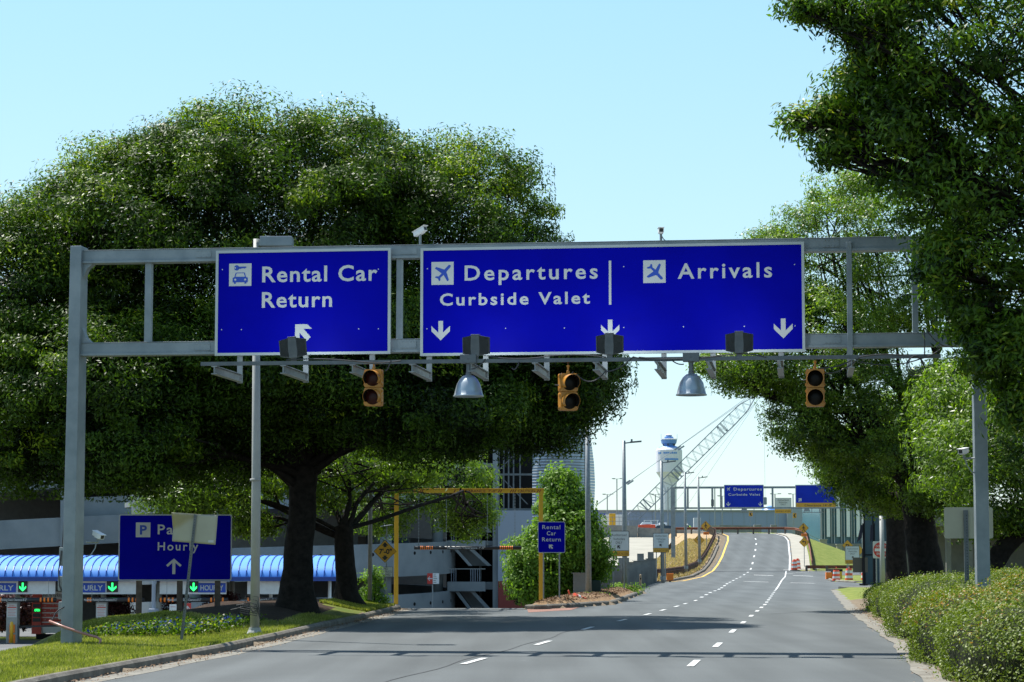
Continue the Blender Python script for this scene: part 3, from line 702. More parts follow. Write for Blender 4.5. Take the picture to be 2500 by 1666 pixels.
for a in ((700, 860, 880, 882, -4), (860, 980, 881, 881, 5), (955, 941, 880, 905, 8), (1195, 1330, 871, 872, 5), (1330, 1480, 871, 873, -5), (1187, 1150, 877, 902, 6), (1250, 1268, 899, 884, 10), (1355, 1400, 940, 908, 12), (1408, 1480, 915, 905, 22), (1480, 1545, 908, 873, 8), (1545, 1660, 872, 880, 5), (1560, 1770, 873, 868, 6), (1770, 1870, 868, 873, -6), (1640, 1670, 880, 890, 4), (1960, 1990, 930, 908, 4), (1990, 2100, 908, 872, 18), (2000, 2080, 900, 880, 6), (2100, 2215, 872, 870, -5), (2100, 2250, 884, 876, 12), (2257, 2257, 808, 870, 0), (2257, 2330, 800, 845, 18), (2320, 2335, 848, 838, 4), (2240, 2300, 878, 850, 5)):
    sag(*a)
for k in range(3):
    pts = []
    for i in range(15):
        a = i / 14 * 6.3; u, z = gp(2234 + 22 * math.cos(a) * (1 - k * .15), 895 + 24 * math.sin(a) * (1 - k * .1) - k * 3, YR); pts.append((u, YR - .05 - .02 * k, z))
    b = MB(); b.tube(pts, .010, 6); b.build('cable_coil', 'cable', t)
# floodlights that shine back on the signs
def flood():
    o = thing('sign_floodlight', '', 'floodlight', (0, 0, 0), GY)
    b = MB(); b.prism([(-.075, 0), (.075, 0), (.085, .14), (.075, .39), (-.075, .39), (-.085, .14)], -.06, .10); b.box(-.08, .08, -.07, .12, .39, .402)
    b.build('housing', 'darkgalv', o, bevel=.012)
    for s in (-1, 1):
        b = MB()
        v = [(s * .077, -.05, .0), (s * .25, .06, .04), (s * .255, .06, .34), (s * .077, -.05, .38)]
        b.add(v + [(x, y + .10, z) for x, y, z in v], [(0, 1, 2, 3), (7, 6, 5, 4), (0, 4, 5, 1), (1, 5, 6, 2), (2, 6, 7, 3), (3, 7, 4, 0)])
        for k in range(9):
            u = s * (.09 + k * .018); y0 = -.05 + (abs(u) - .077) * .63; b.box(u - .003, u + .003, y0 - .018, y0 + .012, .03 + k * .002, .375 - k * .003)
        b.build('fin_panel', 'lampgrey', o)
    b = MB(); b.box(-.05, .05, -.03, .05, -.07, 0); b.build('mount', 'darkgalv', o)
    ld = bpy.data.lights.new('flood_lamp', 'AREA'); ld.energy = 9; ld.size = .3; ld.color = (.85, .92, 1)      # the lamps are lit in the photograph
    lo = bpy.data.objects.new('flood_lamp', ld); C.objects.link(lo); lo.parent = o; lo.location = (0, .30, .22); lo.rotation_euler = (R(100), 0, R(180)); lo.rotation_euler = Vector((0, -1, -.25)).to_track_quat('Z', 'Y').to_euler()
    return o
fl = None
for i, (sx, sy, lb, ang) in enumerate(((716.5, 881, 'grey finned floodlight tilted below the arrow of the Rental Car Return sign', .14), (1161, 876, 'grey finned floodlight below the words Curbside Valet on the wide sign', .0), (1488, 873, 'grey finned floodlight covering the tip of the middle arrow of the wide sign', .0), (1805, 869, 'grey finned floodlight under the Arrivals half of the wide sign', .0))):
    u, z = gp(sx, sy, YR); p = gf.o + gf.ux * u + gf.uy * YR + Vector((0, 0, z + .05))
    if fl is None: fl = flood(); fl.location = p; fl['label'] = lb; fl['group'] = 'floodlights on the lamp rail'; o = fl
    else: o = copy_thing(fl, p, GY, lb)
    o.rotation_euler = (0.10, -ang * .6, GY + ang)
# pendant lamps
def pendant(sx, sy, label, bar):
    u, z = gp(sx, sy, YR); o = thing('pendant_lamp', label, 'lamp', gf.o + gf.ux * u + gf.uy * YR + Vector((0, 0, z)), GY, 'pendant lamps under the lamp rail')
    b = MB(); r = [(.06, .40), (.10, .385), (.16, .33), (.215, .24), (.25, .12), (.27, .03), (.285, .02), (.285, .0), (.262, .0), (.24, .12), (.20, .23), (.10, .36)]
    b.lathe(r, n=28); b.build('reflector', 'alu', o, smooth=True)
    b = MB(); b.lathe([(.055, .39), (.055, .44), (.045, .45), (.045, .60), (.06, .61), (.06, .62)], n=12); b.build('socket', 'darkgalv', o)
    b = MB(); b.box(-.15, .15, -.09, .09, .62, .78); b.lathe([(.012, 0), (.012, .02)], (0, -.09, .70), 8, axis='y'); b.build('ballast_box', 'darkgalv', o, bevel=.01)
    u0 = gp(bar[0], 895, YR)[0] - u; u1 = gp(bar[1], 895, YR)[0] - u
    for a, c in ((u0, -.155), (.155, u1)):
        b = MB(); b.tube([(a, .02, .66), (c, .02, .66)], .022, 8); b.build('support_bar', 'darkgalv', o)
    b = MB(); b.lathe([(.02, .1), (.06, .13), (.06, .3), (.03, .36)], n=10); b.build('bulb', 'white', o, smooth=True)
pendant(1144, 969, 'silver dome pendant lamp hanging in front of the dark left tree', (1012, 1192))
pendant(1688, 966, 'silver dome pendant lamp hanging against the sky over the road', (1585, 1771))
# lane signals
def signal(sx, sy, yaw, label, lens, sway=0):
    u, z = gp(sx, sy, YR); o = thing('traffic_signal', label, 'traffic light', gf.o + gf.ux * u + gf.uy * YR + Vector((0, 0, z)), GY + yaw, 'two lens signals under the lamp rail')
    b = MB(); b.rrect(-.165, .165, 0, .338, -.08, .10, .03); b.rrect(-.165, .165, .346, .685, -.08, .10, .03); b.box(-.14, .14, -.06, .09, .33, .36)
    for z_ in (.06, .28, .4, .62): b.box(-.182, -.165, -.05, .02, z_ - .02, z_ + .02); b.box(.165, .182, -.05, .02, z_ - .02, z_ + .02)
    b.build('housing', 'signalyellow', o, bevel=.008)
    b = MB(); b.lathe([(.03, .685), (.03, .73), (.018, .74), (.018, .80), (.03, .81), (.03, .84)], n=10); b.build('hanger', 'signalyellow', o)
    b = MB(); b.tube([(0, 0, .83), (0, 0, gp(sx, 880, YR)[1] - z + .0)], .009, 6); b.build('chain', 'rust', o)
    for zc in (.17, .515):
        b = MB(); n = 18
        v = []; f = []
        for k in range(n + 1):
            a = R(-38 + 256 * k / n); v += [(.155 * math.cos(a), -.08, zc + .155 * math.sin(a)), (.150 * math.cos(a), -.31 + .10 * (1 - math.sin(a)) * .5, zc - .012 + .150 * math.sin(a))]
        for k in range(n): f.append((2 * k, 2 * k + 1, 2 * k + 3, 2 * k + 2))
        k0 = len(v); v += [(p[0] * .955, p[1], zc + (p[2] - zc) * .955) for p in v]
        f += [(k0 + 2 * k + 2, k0 + 2 * k + 3, k0 + 2 * k + 1, k0 + 2 * k) for k in range(n)]
        f += [(2 * k + 1, k0 + 2 * k + 1, k0 + 2 * k + 3, 2 * k + 3) for k in range(n)]
        b.add(v, f)
        for i in range(n, 2 * n): b.m[i] = 1
        b.build('visor', ['signalyellow', 'black'], o)
        b = MB(); b.lathe([(.148, .08), (.135, .088), (.10, .104), (.05, .114), (.01, .117)], (0, 0, zc), 20, axis='y'); b.build('lens', lens, o, smooth=True)
signal(912, 992, -.05, 'yellow two lens signal with dull red lenses, left of the three', 'lens')
signal(1387, 1003, .42, 'yellow two lens signal turned sideways on a chain, middle of the three', 'lensdark')
signal(1991, 993.5, .0, 'yellow two lens signal in front of the right hand trees', 'lensdark')
# surveillance cameras
def camera_unit(base, yaw, pitch, label, stalk, side=0, sc=.72):
    o = thing('security_camera', label, 'camera', base, yaw, 'security cameras on the near gantry')
    b = MB()
    if side: b.tube([(side, 0, -.13), (0, 0, -.13), (0, 0, -.06)], .018, 8); b.tube([(side * .98, 0, -.42), (side * .6, 0, -.38), (side * .25, 0, -.25), (.0, .05, -.07)], .012, 6)
    else: b.tube([(0, 0, -stalk), (0, 0, -.05)], .025, 8); b.tube([(.0, .03, -.06), (.05, .06, -.14), (.1, .06, -stalk)], .010, 6)
    b.build('mount', 'galv', o)
    m = Matrix.Rotation(pitch, 3, 'X') @ Matrix.Scale(sc, 3)
    b = MB(); b.rrect(-.07, .07, -.05, .08, -.20, .20, .015); b.box(-.085, .085, -.26, .22, .08, .092); b.box(-.06, .06, -.12, .1, -.07, -.05)
    b.v = [tuple(m @ Vector(p)) for p in b.v]; hb = b.build('housing', 'white', o, bevel=.006)
    b = MB(); b.rect(-.052, .052, -.035, .062, -.204); b.v = [tuple(m @ Vector(p)) for p in b.v]; b.build('window', 'black', hb)
    return o
def gw(sx, sy, yo): u, z = gp(sx, sy, yo); return gf.o + gf.ux * u + gf.uy * yo + Vector((0, 0, z))
camera_unit(gw(1026, 567, 0), GY + 1.0, -.35, 'white camera on a short stalk above the gap between the two blue signs', gp(1026, 567)[1] - zT1 - .02)
camera_unit(gw(1613.5, 565, 0), GY + .12, .05, 'white camera facing the viewer on top of the wide blue sign', gp(1613, 565)[1] - zT1 - .02)
camera_unit(gw(240, 1308, -.1), GY + .9, .3, 'white camera on the right side of the left gantry post', 0, side=-.28)
camera_unit(gw(2352, 1103, -.1), GY - .45, .12, 'white camera on the left side of the right gantry post', 0, side=.26)
# street lamp behind the gantry: its flat box head shows over the beam
lp = at(622, 1528, 49.8); lf = Fr(622, 1528, 49.8, 0)
o = thing('street_lamp', 'tall pale lamp post with a flat box head standing beside the flower bed', 'lamp post', (lp.x, lp.y, G(lp.x, lp.y) - .02))
dz = lp.z - o.location.z
zt2 = lf.px(610, 584)[1] + dz
b = MB(); b.tube([(0, 0, .15), (0, 0, 3), (-.05, 0, zt2)], [.10, .098, .068], 12); b.tube([(-.02, 0, 3.28), (-.02, 0, 3.33)], .115, 12); b.build('pole', 'polegrey', o, smooth=True)
b = MB(); b.lathe([(.19, 0), (.17, .05), (.13, .12), (.12, .17)], n=12); b.build('base_cover', 'polegrey', o)
u0, z1 = lf.px(637, 580); u1, z0 = lf.px(715, 604)
b = MB(); b.box(u0, u1, -.22, .22, z0 + dz, z1 + dz); b.box(u0 + .12, u0 + .2, -.03, .03, z1 + dz, z1 + dz + .03)
b.build('lamp_head', 'steel', o, bevel=.015)
b = MB(); b.box(.0, u0, -.05, .05, z0 + dz + .03, z1 + dz - .06); b.build('arm', 'steel', o)
b = MB()
for k in range(5):
    a = k * 1.3; b.tube([(-.5 + k * .12, -.15, .55 + .1 * math.sin(a)), (-.2, -.17, .62 + .06 * k), (.02 * k, -.14, .5 + .08 * k), (.12, -.1, .62 - .07 * k), (.05, -.13, .42 + .05 * k), (-.3, -.15, .5 + .04 * k)], .008, 5)
b.build('loose_wire', 'cable', o)
# leaning sign seen from behind, at the near edge of the grass
sb = at(443, 1551, 47.5); o = thing('leaning_sign', 'blank back of a bent square sign on a leaning perforated post in the grass', 'sign', (sb.x, sb.y, G(sb.x, sb.y) - .05), .0)
sf = Fr(443, 1551, 47.5, 0); dz = sb.z - o.location.z
def lq(sx, sy): u, z = sf.px(sx, sy); return u, z + dz
pb, pt = lq(443, 1551), lq(477.5, 1256)
b = MB(); b.bar((pb[0], 0, pb[1] - .1), (pt[0], 0, pt[1]), .055, .03, up=(0, 1, 0)); b.build('post', 'darkgalv', o)
b = MB(); d = Vector((pt[0] - pb[0], 0, pt[1] - pb[1])); nn = int(d.length / .055)
for k in range(2, nn): p = Vector((pb[0], 0, pb[1])) + d * k / nn; b.disc(p.x, p.z, .009, -.0290, 0, 6)
b.build('perforation', 'black', o)
nu = 14; b = MB()
tl, tr, bl, br = lq(424.5, 1252.5), lq(531.5, 1259), lq(419.5, 1322), lq(525.5, 1330.5)
for j in range(nu + 1):
    for i in range(nu + 1):
        a, c = i / nu, j / nu; x = (bl[0] * (1 - a) + br[0] * a) * (1 - c) + (tl[0] * (1 - a) + tr[0] * a) * c; z = (bl[1] * (1 - a) + br[1] * a) * (1 - c) + (tl[1] * (1 - a) + tr[1] * a) * c
        cr_ = max(0, (c - .45) * 1.1 - a * 1.15) ; b.v.append((x, .025 - cr_ * .55, z))
for j in range(nu):
    for i in range(nu): b.f.append([j * (nu + 1) + i, j * (nu + 1) + i + 1, (j + 1) * (nu + 1) + i + 1, (j + 1) * (nu + 1) + i]); b.m.append(0)
pl = b.build('plate', 'signback', o, smooth=True); sl = pl.modifiers.new('thickness', 'SOLIDIFY'); sl.thickness = .004
b = MB(); u0, z0 = lq(508, 1325); u1, z1 = lq(521, 1319); b.rect(u0, u1, z0, z1, .018); b.build('sticker', 'signwhite', pl)
# plain sign back on the right, above the hedge
sb = at(2361, 1419, 46.5); o = thing('sign_seen_from_behind', 'blank back of a rounded square sign on a perforated post in the right hedge', 'sign', (sb.x, sb.y, 0), -.06)
sf = Fr(2361, 1419, 46.5, -.06); dz = sb.z
u0, z1 = sf.px(2304.5, 1239, .05); u1, z0 = sf.px(2425, 1315, .05)
b = MB(); b.rrect(u0, u1, z0 + dz, z1 + dz, .045, .05, .04); b.build('plate', 'signback', o)
b = MB(); b.box(-.045, .045, .0, .04, .1, sf.px(2361, 1246)[1] + dz); b.build('post', 'darkgalv', o)
b = MB()
for k in range(40): b.disc(.012, .3 + k * .058, .011, -.002, 0, 6)
b.build('perforation', 'black', o)
# ================================================================ left side: signs, parking plaza, garage
def post_sign(name, label, cat, rect, Y, yaw, face, border, posts, pm='galv', bw=.03, thick=.02, group=None, pw=.05, shape='rect'):
    """a sign on posts; rect = picture box of the plate, posts = [(sx, sy of the foot)]"""
    sx0, sx1, sy0, sy1 = rect
    f = Fr(posts[0][0], posts[0][1], Y, yaw)
    o = thing(name, label, cat, f.o, yaw, group)
    u0, z1 = f.px(sx0, sy0); u1, z0 = f.px(sx1, sy1)
    for px_, py_ in posts:
        u, z = f.px(px_, py_); b = MB(); b.box(u - pw / 2, u + pw / 2, .03, .03 + pw, z - .1 - .0, z0 + .04 if not shape == 'full' else z1 - .05); b.build('post', pm, o)
    b = MB(); b.rrect(u0, u1, z0, z1, -thick / 2, thick / 2 + .005, min(.05, (u1 - u0) * .06)); b.build('border', border, o)
    b = MB(); r = min(.04, (u1 - u0) * .05); b.rrect(u0 + bw, u1 - bw, z0 + bw, z1 - bw, -thick / 2 - .003, -thick / 2, r); p = b.build('face', face, o)
    return o, f, -thick / 2 - .006
def stx(o, f, s, x0, x1, yb, yt, y, m='signwhite', bold=.01, nm='lettering', space=1.0):
    u0, z0 = f.px(x0, yb); u1, _ = f.px(x1, yb); z1 = f.px(x0, yt)[1]
    b = MB(); b.text(s, u0, u1, z0, z1 - z0, y, 0, bold, space); return b.build(nm, m, o)
# big blue parking sign (its boards tilt a little)
o, f, y = post_sign('parking_sign', 'large blue roadside sign reading Parking Hourly, partly hidden by the leaning sign', 'road sign', (290.5, 565, 1256, 1418), 70, .10, 'signblue', 'framegrey', [(337, 1560), (437, 1548), (530, 1525)], pm='wood', bw=.035, pw=.17)
u0, u1, z0, z1 = bx(f, 332, 367, 1276, 1312, 0); b = MB(); b.rect(u0, u1, z0, z1, y); b.text('P', u0 + .28 * (u1 - u0), u0 + .76 * (u1 - u0), z0 + .2 * (z1 - z0), .62 * (z1 - z0), y - .003, 1, .03); b.build('parking_symbol', ['signwhite', 'letterblue'], o)
stx(o, f, 'Parking', 385, 520, 1304.5, 1281, y, bold=.014, space=1.2); stx(o, f, 'Hourly', 385, 484, 1344, 1324, y, bold=.014, space=1.25)
u0, u1, z0, z1 = bx(f, 406, 443, 1364, 1402, 0); b = MB(); b.flat(arrow_up(u0, u1, z0, z1), y); b.build('arrow', 'signwhite', o)
# ---- parking plaza under the blue barrel roof
PY = 120.0; PZ = -2.6
def pw(sx, sy, Y=PY): return at(sx, sy, Y)
k = F / PY
cz = pw(0, 1418).z; xr = pw(822, 1400).x; xl = pw(-160, 1400).x
o = thing('parking_canopy', 'long barrel vaulted blue metal roof over the hourly parking entry lanes', 'canopy', (0, PY, PZ))
b = MB(); n = 14; A = []
rise = pw(0, 1357, PY + 4.6).z - (cz + .2)
for i in range(n + 1):
    a = i / n * math.pi; A.append((4.6 - 4.6 * math.cos(a), cz - PZ + .20 + rise * math.sin(a) ** .9))
xs_ = [xl, xr]
for x in xs_: b.v += [(x, yy, zz) for yy, zz in A]
for i in range(n): b.f.append([i, i + n + 1, i + n + 2, i + 1]); b.m.append(0)
b.build('roof', 'roofblue', o, smooth=True)
b = MB(); x = xl
while x < xr:
    for i in range(n): b.bar((x, A[i][0], A[i][1] + .02), (x, A[i + 1][0], A[i + 1][1] + .02), .035, .05)
    x += .40
b.build('standing_seam', 'seamblue', o)['kind'] = 'stuff'
b = MB(); b.box(xl, xr, -.05, .12, cz - PZ - .02, cz - PZ + .20); b.box(xl, xr, -.12, -.05, cz - PZ + .12, cz - PZ + .2); b.build('fascia', 'seamblue', o)
b = MB(); b.box(xl, xr - .1, .2, 9.0, cz - PZ + .05, cz - PZ + .12); b.build('soffit', 'concrete', o)
for sx in (-110, 30, 242, 379, 520, 655, 800):
    x = pw(sx, 1500).x
    for yy in (1.2, 8.0):
        b = MB(); b.tube([(x, yy, 0), (x, yy, cz - PZ + .06)], .09 if sx > 600 else .14, 10); b.build('column', 'white' if sx > 600 else 'polegrey', o, smooth=True)
# white header boards with the HOURLY signs
def hdr(label, sx0, sx1, sign=None, arrow=None):
    o = thing('lane_header', label, 'sign board', (pw(sx0, 1450).x, PY + .35, 0), 0, 'header boards under the blue roof')
    ox, oy = o.location.x, o.location.y
    def q(sx, sy): p = pw(sx, sy, oy); return p.x - ox, p.z
    u0, z1 = q(sx0, 1421); u1, z0 = q(sx1, 1451)
    b = MB(); b.box(u0, u1, 0, .25, z0, z1 + .03); b.build('board', 'white', o)
    if sign:
        a, z1 = q(sign[0], 1424); c, z0 = q(sign[1], 1447); b = MB(); b.box(a, c, -.03, -.001, z0, z1); b.build('blue_panel', 'letterblue', o)
        b = MB(); b.text('HOURLY', a + .12, c - .12, z0 + .11, (z1 - z0) - .22, -.034, 0, .02); b.build('lettering', 'signwhite', o)
    if arrow:
        a, z1 = q(arrow[0], 1419.5); c, z0 = q(arrow[1], 1446); b = MB(); b.box(a, c, -.05, -.001, z0, z1); b.build('signal_box', 'black', o)
        b = MB(); m_ = (a + c) / 2; w_ = (c - a) * .36
        b.flat([(m_ - .045, z1 - .08), (m_ + .045, z1 - .08), (m_ + .045, z0 + .2), (m_ + w_, z0 + .32), (m_ + w_, z0 + .21), (m_, z0 + .04), (m_ - w_, z0 + .21), (m_ - w_, z0 + .32), (m_ - .045, z0 + .2)], -.056)
        b.build('green_arrow', 'greenled', o)
hdr('white header board with a cut off HOURLY panel and green arrow at the left edge', -60, 134, (-55, 39), (45, 67))
hdr('white header board with HOURLY panel and green arrow beside the gantry post', 160, 344, (170, 257), (261, 288))
hdr('white header board whose HOURLY panel shows right of the leaning sign', 390, 552, (484, 551), (462, 484))
hdr('blank white header board right of the pale lamp post', 604, 682)
# hanging clearance bars
def cbar(label, sx0, sx1, txt, stripes):
    o = thing('clearance_bar', label, 'clearance bar', (pw(sx0, 1465).x, PY - .4, 0), 0, 'hanging clearance bars at the parking lanes')
    ox, oy = o.location.x, o.location.y
    def q(sx, sy): p = pw(sx, sy, oy); return p.x - ox, p.z
    u0, zc = q(sx0, 1465); u1, _ = q(sx1, 1465); b = MB(); b.tube([(u0, 0, zc), (u1, 0, zc)], .115, 12); b.build('tube', 'black', o, smooth=True)
    b = MB()
    for a, c in stripes:
        ua, ub = q(a, 1465)[0], q(c, 1465)[0]; nn = max(2, int((ub - ua) / .17))
        for i in range(nn): x = ua + (ub - ua) * i / nn; b.tube([(x, 0, zc), (x + .085, 0, zc)], .119, 12)
    b.build('orange_stripe', 'orange', o)
    if txt: ua, ub = q(txt[0], 0)[0], q(txt[1], 0)[0]; b = MB(); b.text("Maximum Parking Deck Clearance 8'-2\"", ua, ub, zc - .055, .12, -.122, 0, .01); b.build('lettering', 'signwhite', o)
    for u in (u0 + .4, u1 - .4): b = MB(); b.tube([(u, 0, zc + .1), (u, 0, cz + .05)], .012, 5); b.build('chain', 'galv', o)
cbar('black clearance bar with orange stripes at the far left lane', -60, 137, (12, 95), [(-60, -10), (-8, 8), (98, 135)])
cbar('black clearance bar with orange stripes between gantry post and wooden sign post', 205, 352, (231, 310), [(213, 226), (313, 350)])
cbar('black clearance bar with orange stripes below the HOURLY panel by the leaning sign', 388, 556, (430, 510), [(391, 430), (514, 552)])
cbar('black clearance bar with orange stripes half hidden by the big tree trunk', 604, 760, (644, 720), [(604, 640)])
# ticket pedestals, bollards
def pedestal(sx, label):
    p = pw(sx, 1500); o = thing('lane_pedestal', label, 'pedestal', (p.x, PY, PZ), 0, 'sign pedestals of the parking lanes')
    b = MB(); b.box(-.28, .28, -.1, .3, 0, 2.15); b.build('pillar', 'polegrey', o, bevel=.02)
    b = MB(); b.box(-.25, .25, -.125, -.102, 1.32, 2.02); b.build('notice', 'signwhite', o)
    b = MB(); b.box(-.23, .23, -.131, -.126, 1.80, 1.85); b.text('DO NOT', -.14, .14, 1.88, .07, -.129, 0, .01)
    for i in range(5): b.box(-.2, .2 - .05 * (i % 2), -.131, -.127, 1.72 - i * .08, 1.735 - i * .08)
    b.build('lettering', 'red', o)
    b = MB(); b.box(-.1, .17, -.16, -.101, .55, .95); b.box(-.12, .2, -.14, -.101, .0, .45); b.build('ticket_box', 'orange', o)
pedestal(30, 'grey lane pedestal with a notice at the far left'); pedestal(248, 'grey lane pedestal with a notice right of the gantry post')
p = pw(379, 1500); o = thing('round_column', 'plain thick white round column at the parking lanes behind the wooden sign post', 'column', (p.x, PY - .6, PZ))
b = MB(); b.lathe([(.27, 0), (.27, 1.75), (.24, 1.78), (.10, 1.78), (.10, 3.2)], n=18); b.build('shaft', 'palewall', o, smooth=False)
bo = None
for i, sx in enumerate((4, 37, 229, 256, 396)):
    p = pw(sx, 1560)
    lb = ['yellow bollard at the very left edge', 'yellow bollard right of the far left pedestal', 'yellow bollard left of the pedestal by the gantry post', 'yellow bollard right of the pedestal by the gantry post', 'yellow bollard right of the white round column'][i]
    if bo is None:
        bo = thing('bollard', lb, 'bollard', (p.x, PY - .9, PZ), 0, 'yellow bollards of the parking lanes')
        b = MB(); b.lathe([(.085, 0), (.085, 1.05), (.06, 1.11), (.02, 1.13)], n=12); b.build('pipe', 'yellow', bo, smooth=True); b = MB(); b.lathe([(.12, 0), (.12, .05)], n=12); b.build('collar', 'concrete', bo)
    else: copy_thing(bo, (p.x, PY - .9, PZ), None, lb)
b = MB()
for sx0, sx1 in ((38, 160), (262, 335)):
    a, c = pw(sx0, 1531), pw(sx1, 1528); b = MB(); b.bar((0, 0, a.z), (c.x - a.x, 0, c.z), .05, .09)
    t = thing('barrier_arm', 'thin dark barrier arm in front of the red level board' if sx0 < 100 else 'thin dark barrier arm beside the wooden sign post', 'barrier', (a.x, PY + .3, 0), 0, 'barrier arms'); b.build('arm', 'black', t)
    b = MB(); b.box(-.15, .12, -.1, .15, PZ, a.z + .08); b.build('gate_box', 'darkgalv', t)
# red level board
ox = pw(80, 1500, 126).x; o = thing('level_board', 'tall red and white board headed Hourly Parking listing the parking levels', 'board', (ox, 126, 0))
def q(sx, sy): p = pw(sx, sy, 126); return p.x - ox, p.z
u0, z1 = q(80, 1445); u1, z0 = q(153, 1546); um = q(102, 1500)[0]
b = MB(); b.box(um, u1, 0, .25, z0, z1); b.build('white_panel', 'white', o)
b = MB(); b.box(u0, um - .003, -.12, .25, z0 - .05, z1 + .02); b.build('red_column', 'boardred', o)
zt_, zb_ = q(0, 1462)[1], q(0, 1531)[1]; n = 6; hh = (zt_ - zb_) / n
for i in range(n):
    za = zt_ - hh * (i + 1) + .03; zc = zt_ - hh * i - .03
    b = MB(); b.box(um, u1, -.02, -.001, za, zc); b.build('red_row', 'boardred', o)
    if i < 5:
        b = MB(); b.box(u0 + .05, um - .03, -.14, -.121, za, zc); b.build('display', 'black', o)
        b = MB(); b.text(str(7 - i), um + .10, um + .24, za + .08, hh - .22, -.023, 0, .01)
        b.text(['RESERVED', "7'-8\" Clearance", "8'-2\" Clearance", "8'-2\" Clearance", 'Premium Level P'][i], um + .45, um + 1.25, za + .12, .08, -.023, 0, .0); b.build('lettering', 'signwhite', o)
b = MB(); b.text('Hourly Parking', um + .06, u1 - .06, zt_ + .10, .20, -.004, 0, .015); b.build('heading', 'black', o)
b = MB(); za = zt_ - hh + .04; b.text('CLOSED', u0 + .14, um - .08, za + .03, hh * .5, -.144, 0, .02); b.build('red_display_text', 'redled', o)
b = MB(); za = zt_ - hh * 3 + .03; b.text('OPEN', u0 + .14, um - .08, za + .05, hh * .5, -.144, 0, .02); b.build('green_display_text', 'greenled', o)
b = MB(); b.box(u0 + .2, u1 - .1, .05, .2, PZ - .3, z0 - .05); b.build('plinth', 'dark', o)
# small red and white direction boards
for sx0, sx1, sy0, sy1, lb, full in ((413, 466, 1476, 1528, 'small red and white board reading Hourly Parking Deck behind the leaning post', True), (577, 615, 1470, 1491, 'small red and white board with a white arrow left of the pale lamp post', False)):
    Yb = 116; a = at(sx0, sy1, Yb); c = at(sx1, sy0, Yb); o = thing('direction_board', lb, 'sign', (a.x, Yb, 0), 0, 'red and white direction boards')
    wd = c.x - a.x; hw = wd * (.46 if full else .62)
    b = MB(); b.box(0, hw, 0, .1, a.z, c.z); b.build('white_panel', 'white', o)
    b = MB(); b.box(hw + (.22 if full else .003), wd, 0, .1, a.z + (.2 if full else 0), c.z + .05); b.build('red_panel', 'red', o)
    if full:
        b = MB(); b.box(0, hw, -.01, -.001, a.z, a.z + .17); b.text('welcome', .05, .3, c.z - .14, .06, -.004, 0, 0); b.build('red_band', 'red', o)
        b = MB()
        for i, s_ in enumerate(('Hourly', 'Parking', 'Deck')): b.text(s_, .05, .05 + (.36, .4, .27)[i], c.z - .45 - i * .17, .11, -.004, 0, .01 if i == 0 else 0)
        b.build('lettering', 'black', o)
    x0, x1 = hw + (.28 if full else .04), wd - .04
    b = MB(); b.flat(arrow_up(x0, x1, c.z - .42, c.z - .06), -.004); b.build('arrow', 'signwhite', o)
    for x in (.08, wd - .1): b = MB(); b.box(x, x + .06, .02, .08, PZ, a.z); b.build('leg', 'galv', o)
# low concrete walls behind the lanes
b = MB(); a, c = at(330, 1527, 128), at(700, 1500, 128); b.box(0, c.x - a.x, 0, .25, PZ, a.z + .42); b.box(0, c.x - a.x, -.04, 0, a.z + .1, a.z + .16, 1)
t = thing('low_wall', 'low pale concrete wall behind the parking lanes', 'wall', (a.x, 128, 0)); b.build('wall', ['paleconcrete', 'darkred'], t)
# ---- the parking garage behind
GYD = 150.0
o = thing('parking_garage', 'large grey concrete parking garage with open decks behind the left trees', 'building', (0, GYD, PZ))
def q(sx, sy, d=0): p = at(sx, sy, GYD + d); return p.x, p.z - PZ
def band(p0, p1, q0, q1, d0=0.0, th=.3, nm='parapet', m='garagecon'):
    """parapet whose top runs p0->p1 and bottom q0->q1 in the picture"""
    a, c, e, f_ = q(*p0), q(*p1), q(*q1), q(*q0); b = MB(); b.prism([a, c, e, f_], d0, d0 + th); return b.build(nm, m, o)
band((-140, 1278), (740, 1235), (-140, 1350), (740, 1300))
band((-140, 1135), (170, 1115), (-140, 1214), (170, 1190)); band((175, 1215), (900, 1180), (175, 1262), (900, 1225), .9)
band((-140, 1040), (960, 1010), (-140, 1100), (960, 1070), .5)
band((150, 1200), (172, 1195), (150, 1345), (172, 1340), -.35, .3, 'column')
for sx in (-60, 305, 470, 620, 760, 905):
    x, _ = q(sx, 1300); b = MB(); b.tube([(x, 1.6, 0), (x, 1.6, 11)], .42, 14); b.build('column', 'garagecon', o, smooth=True)
for z_ in (3.0, 5.9, 8.8, 11.6):
    b = MB(); b.box(-42, -9.0, .35, 26, z_, z_ + .35); b.build('deck', 'garagecon', o)
b = MB(); b.box(-42, -3.4, 20, 20.4, 0, 13.0); b.build('back_wall', 'wallgrey', o)
b = MB(); b.box(-42, -9.2, 14, 14.3, 0, 3.0); b.build('inner_wall', 'wallgrey', o)
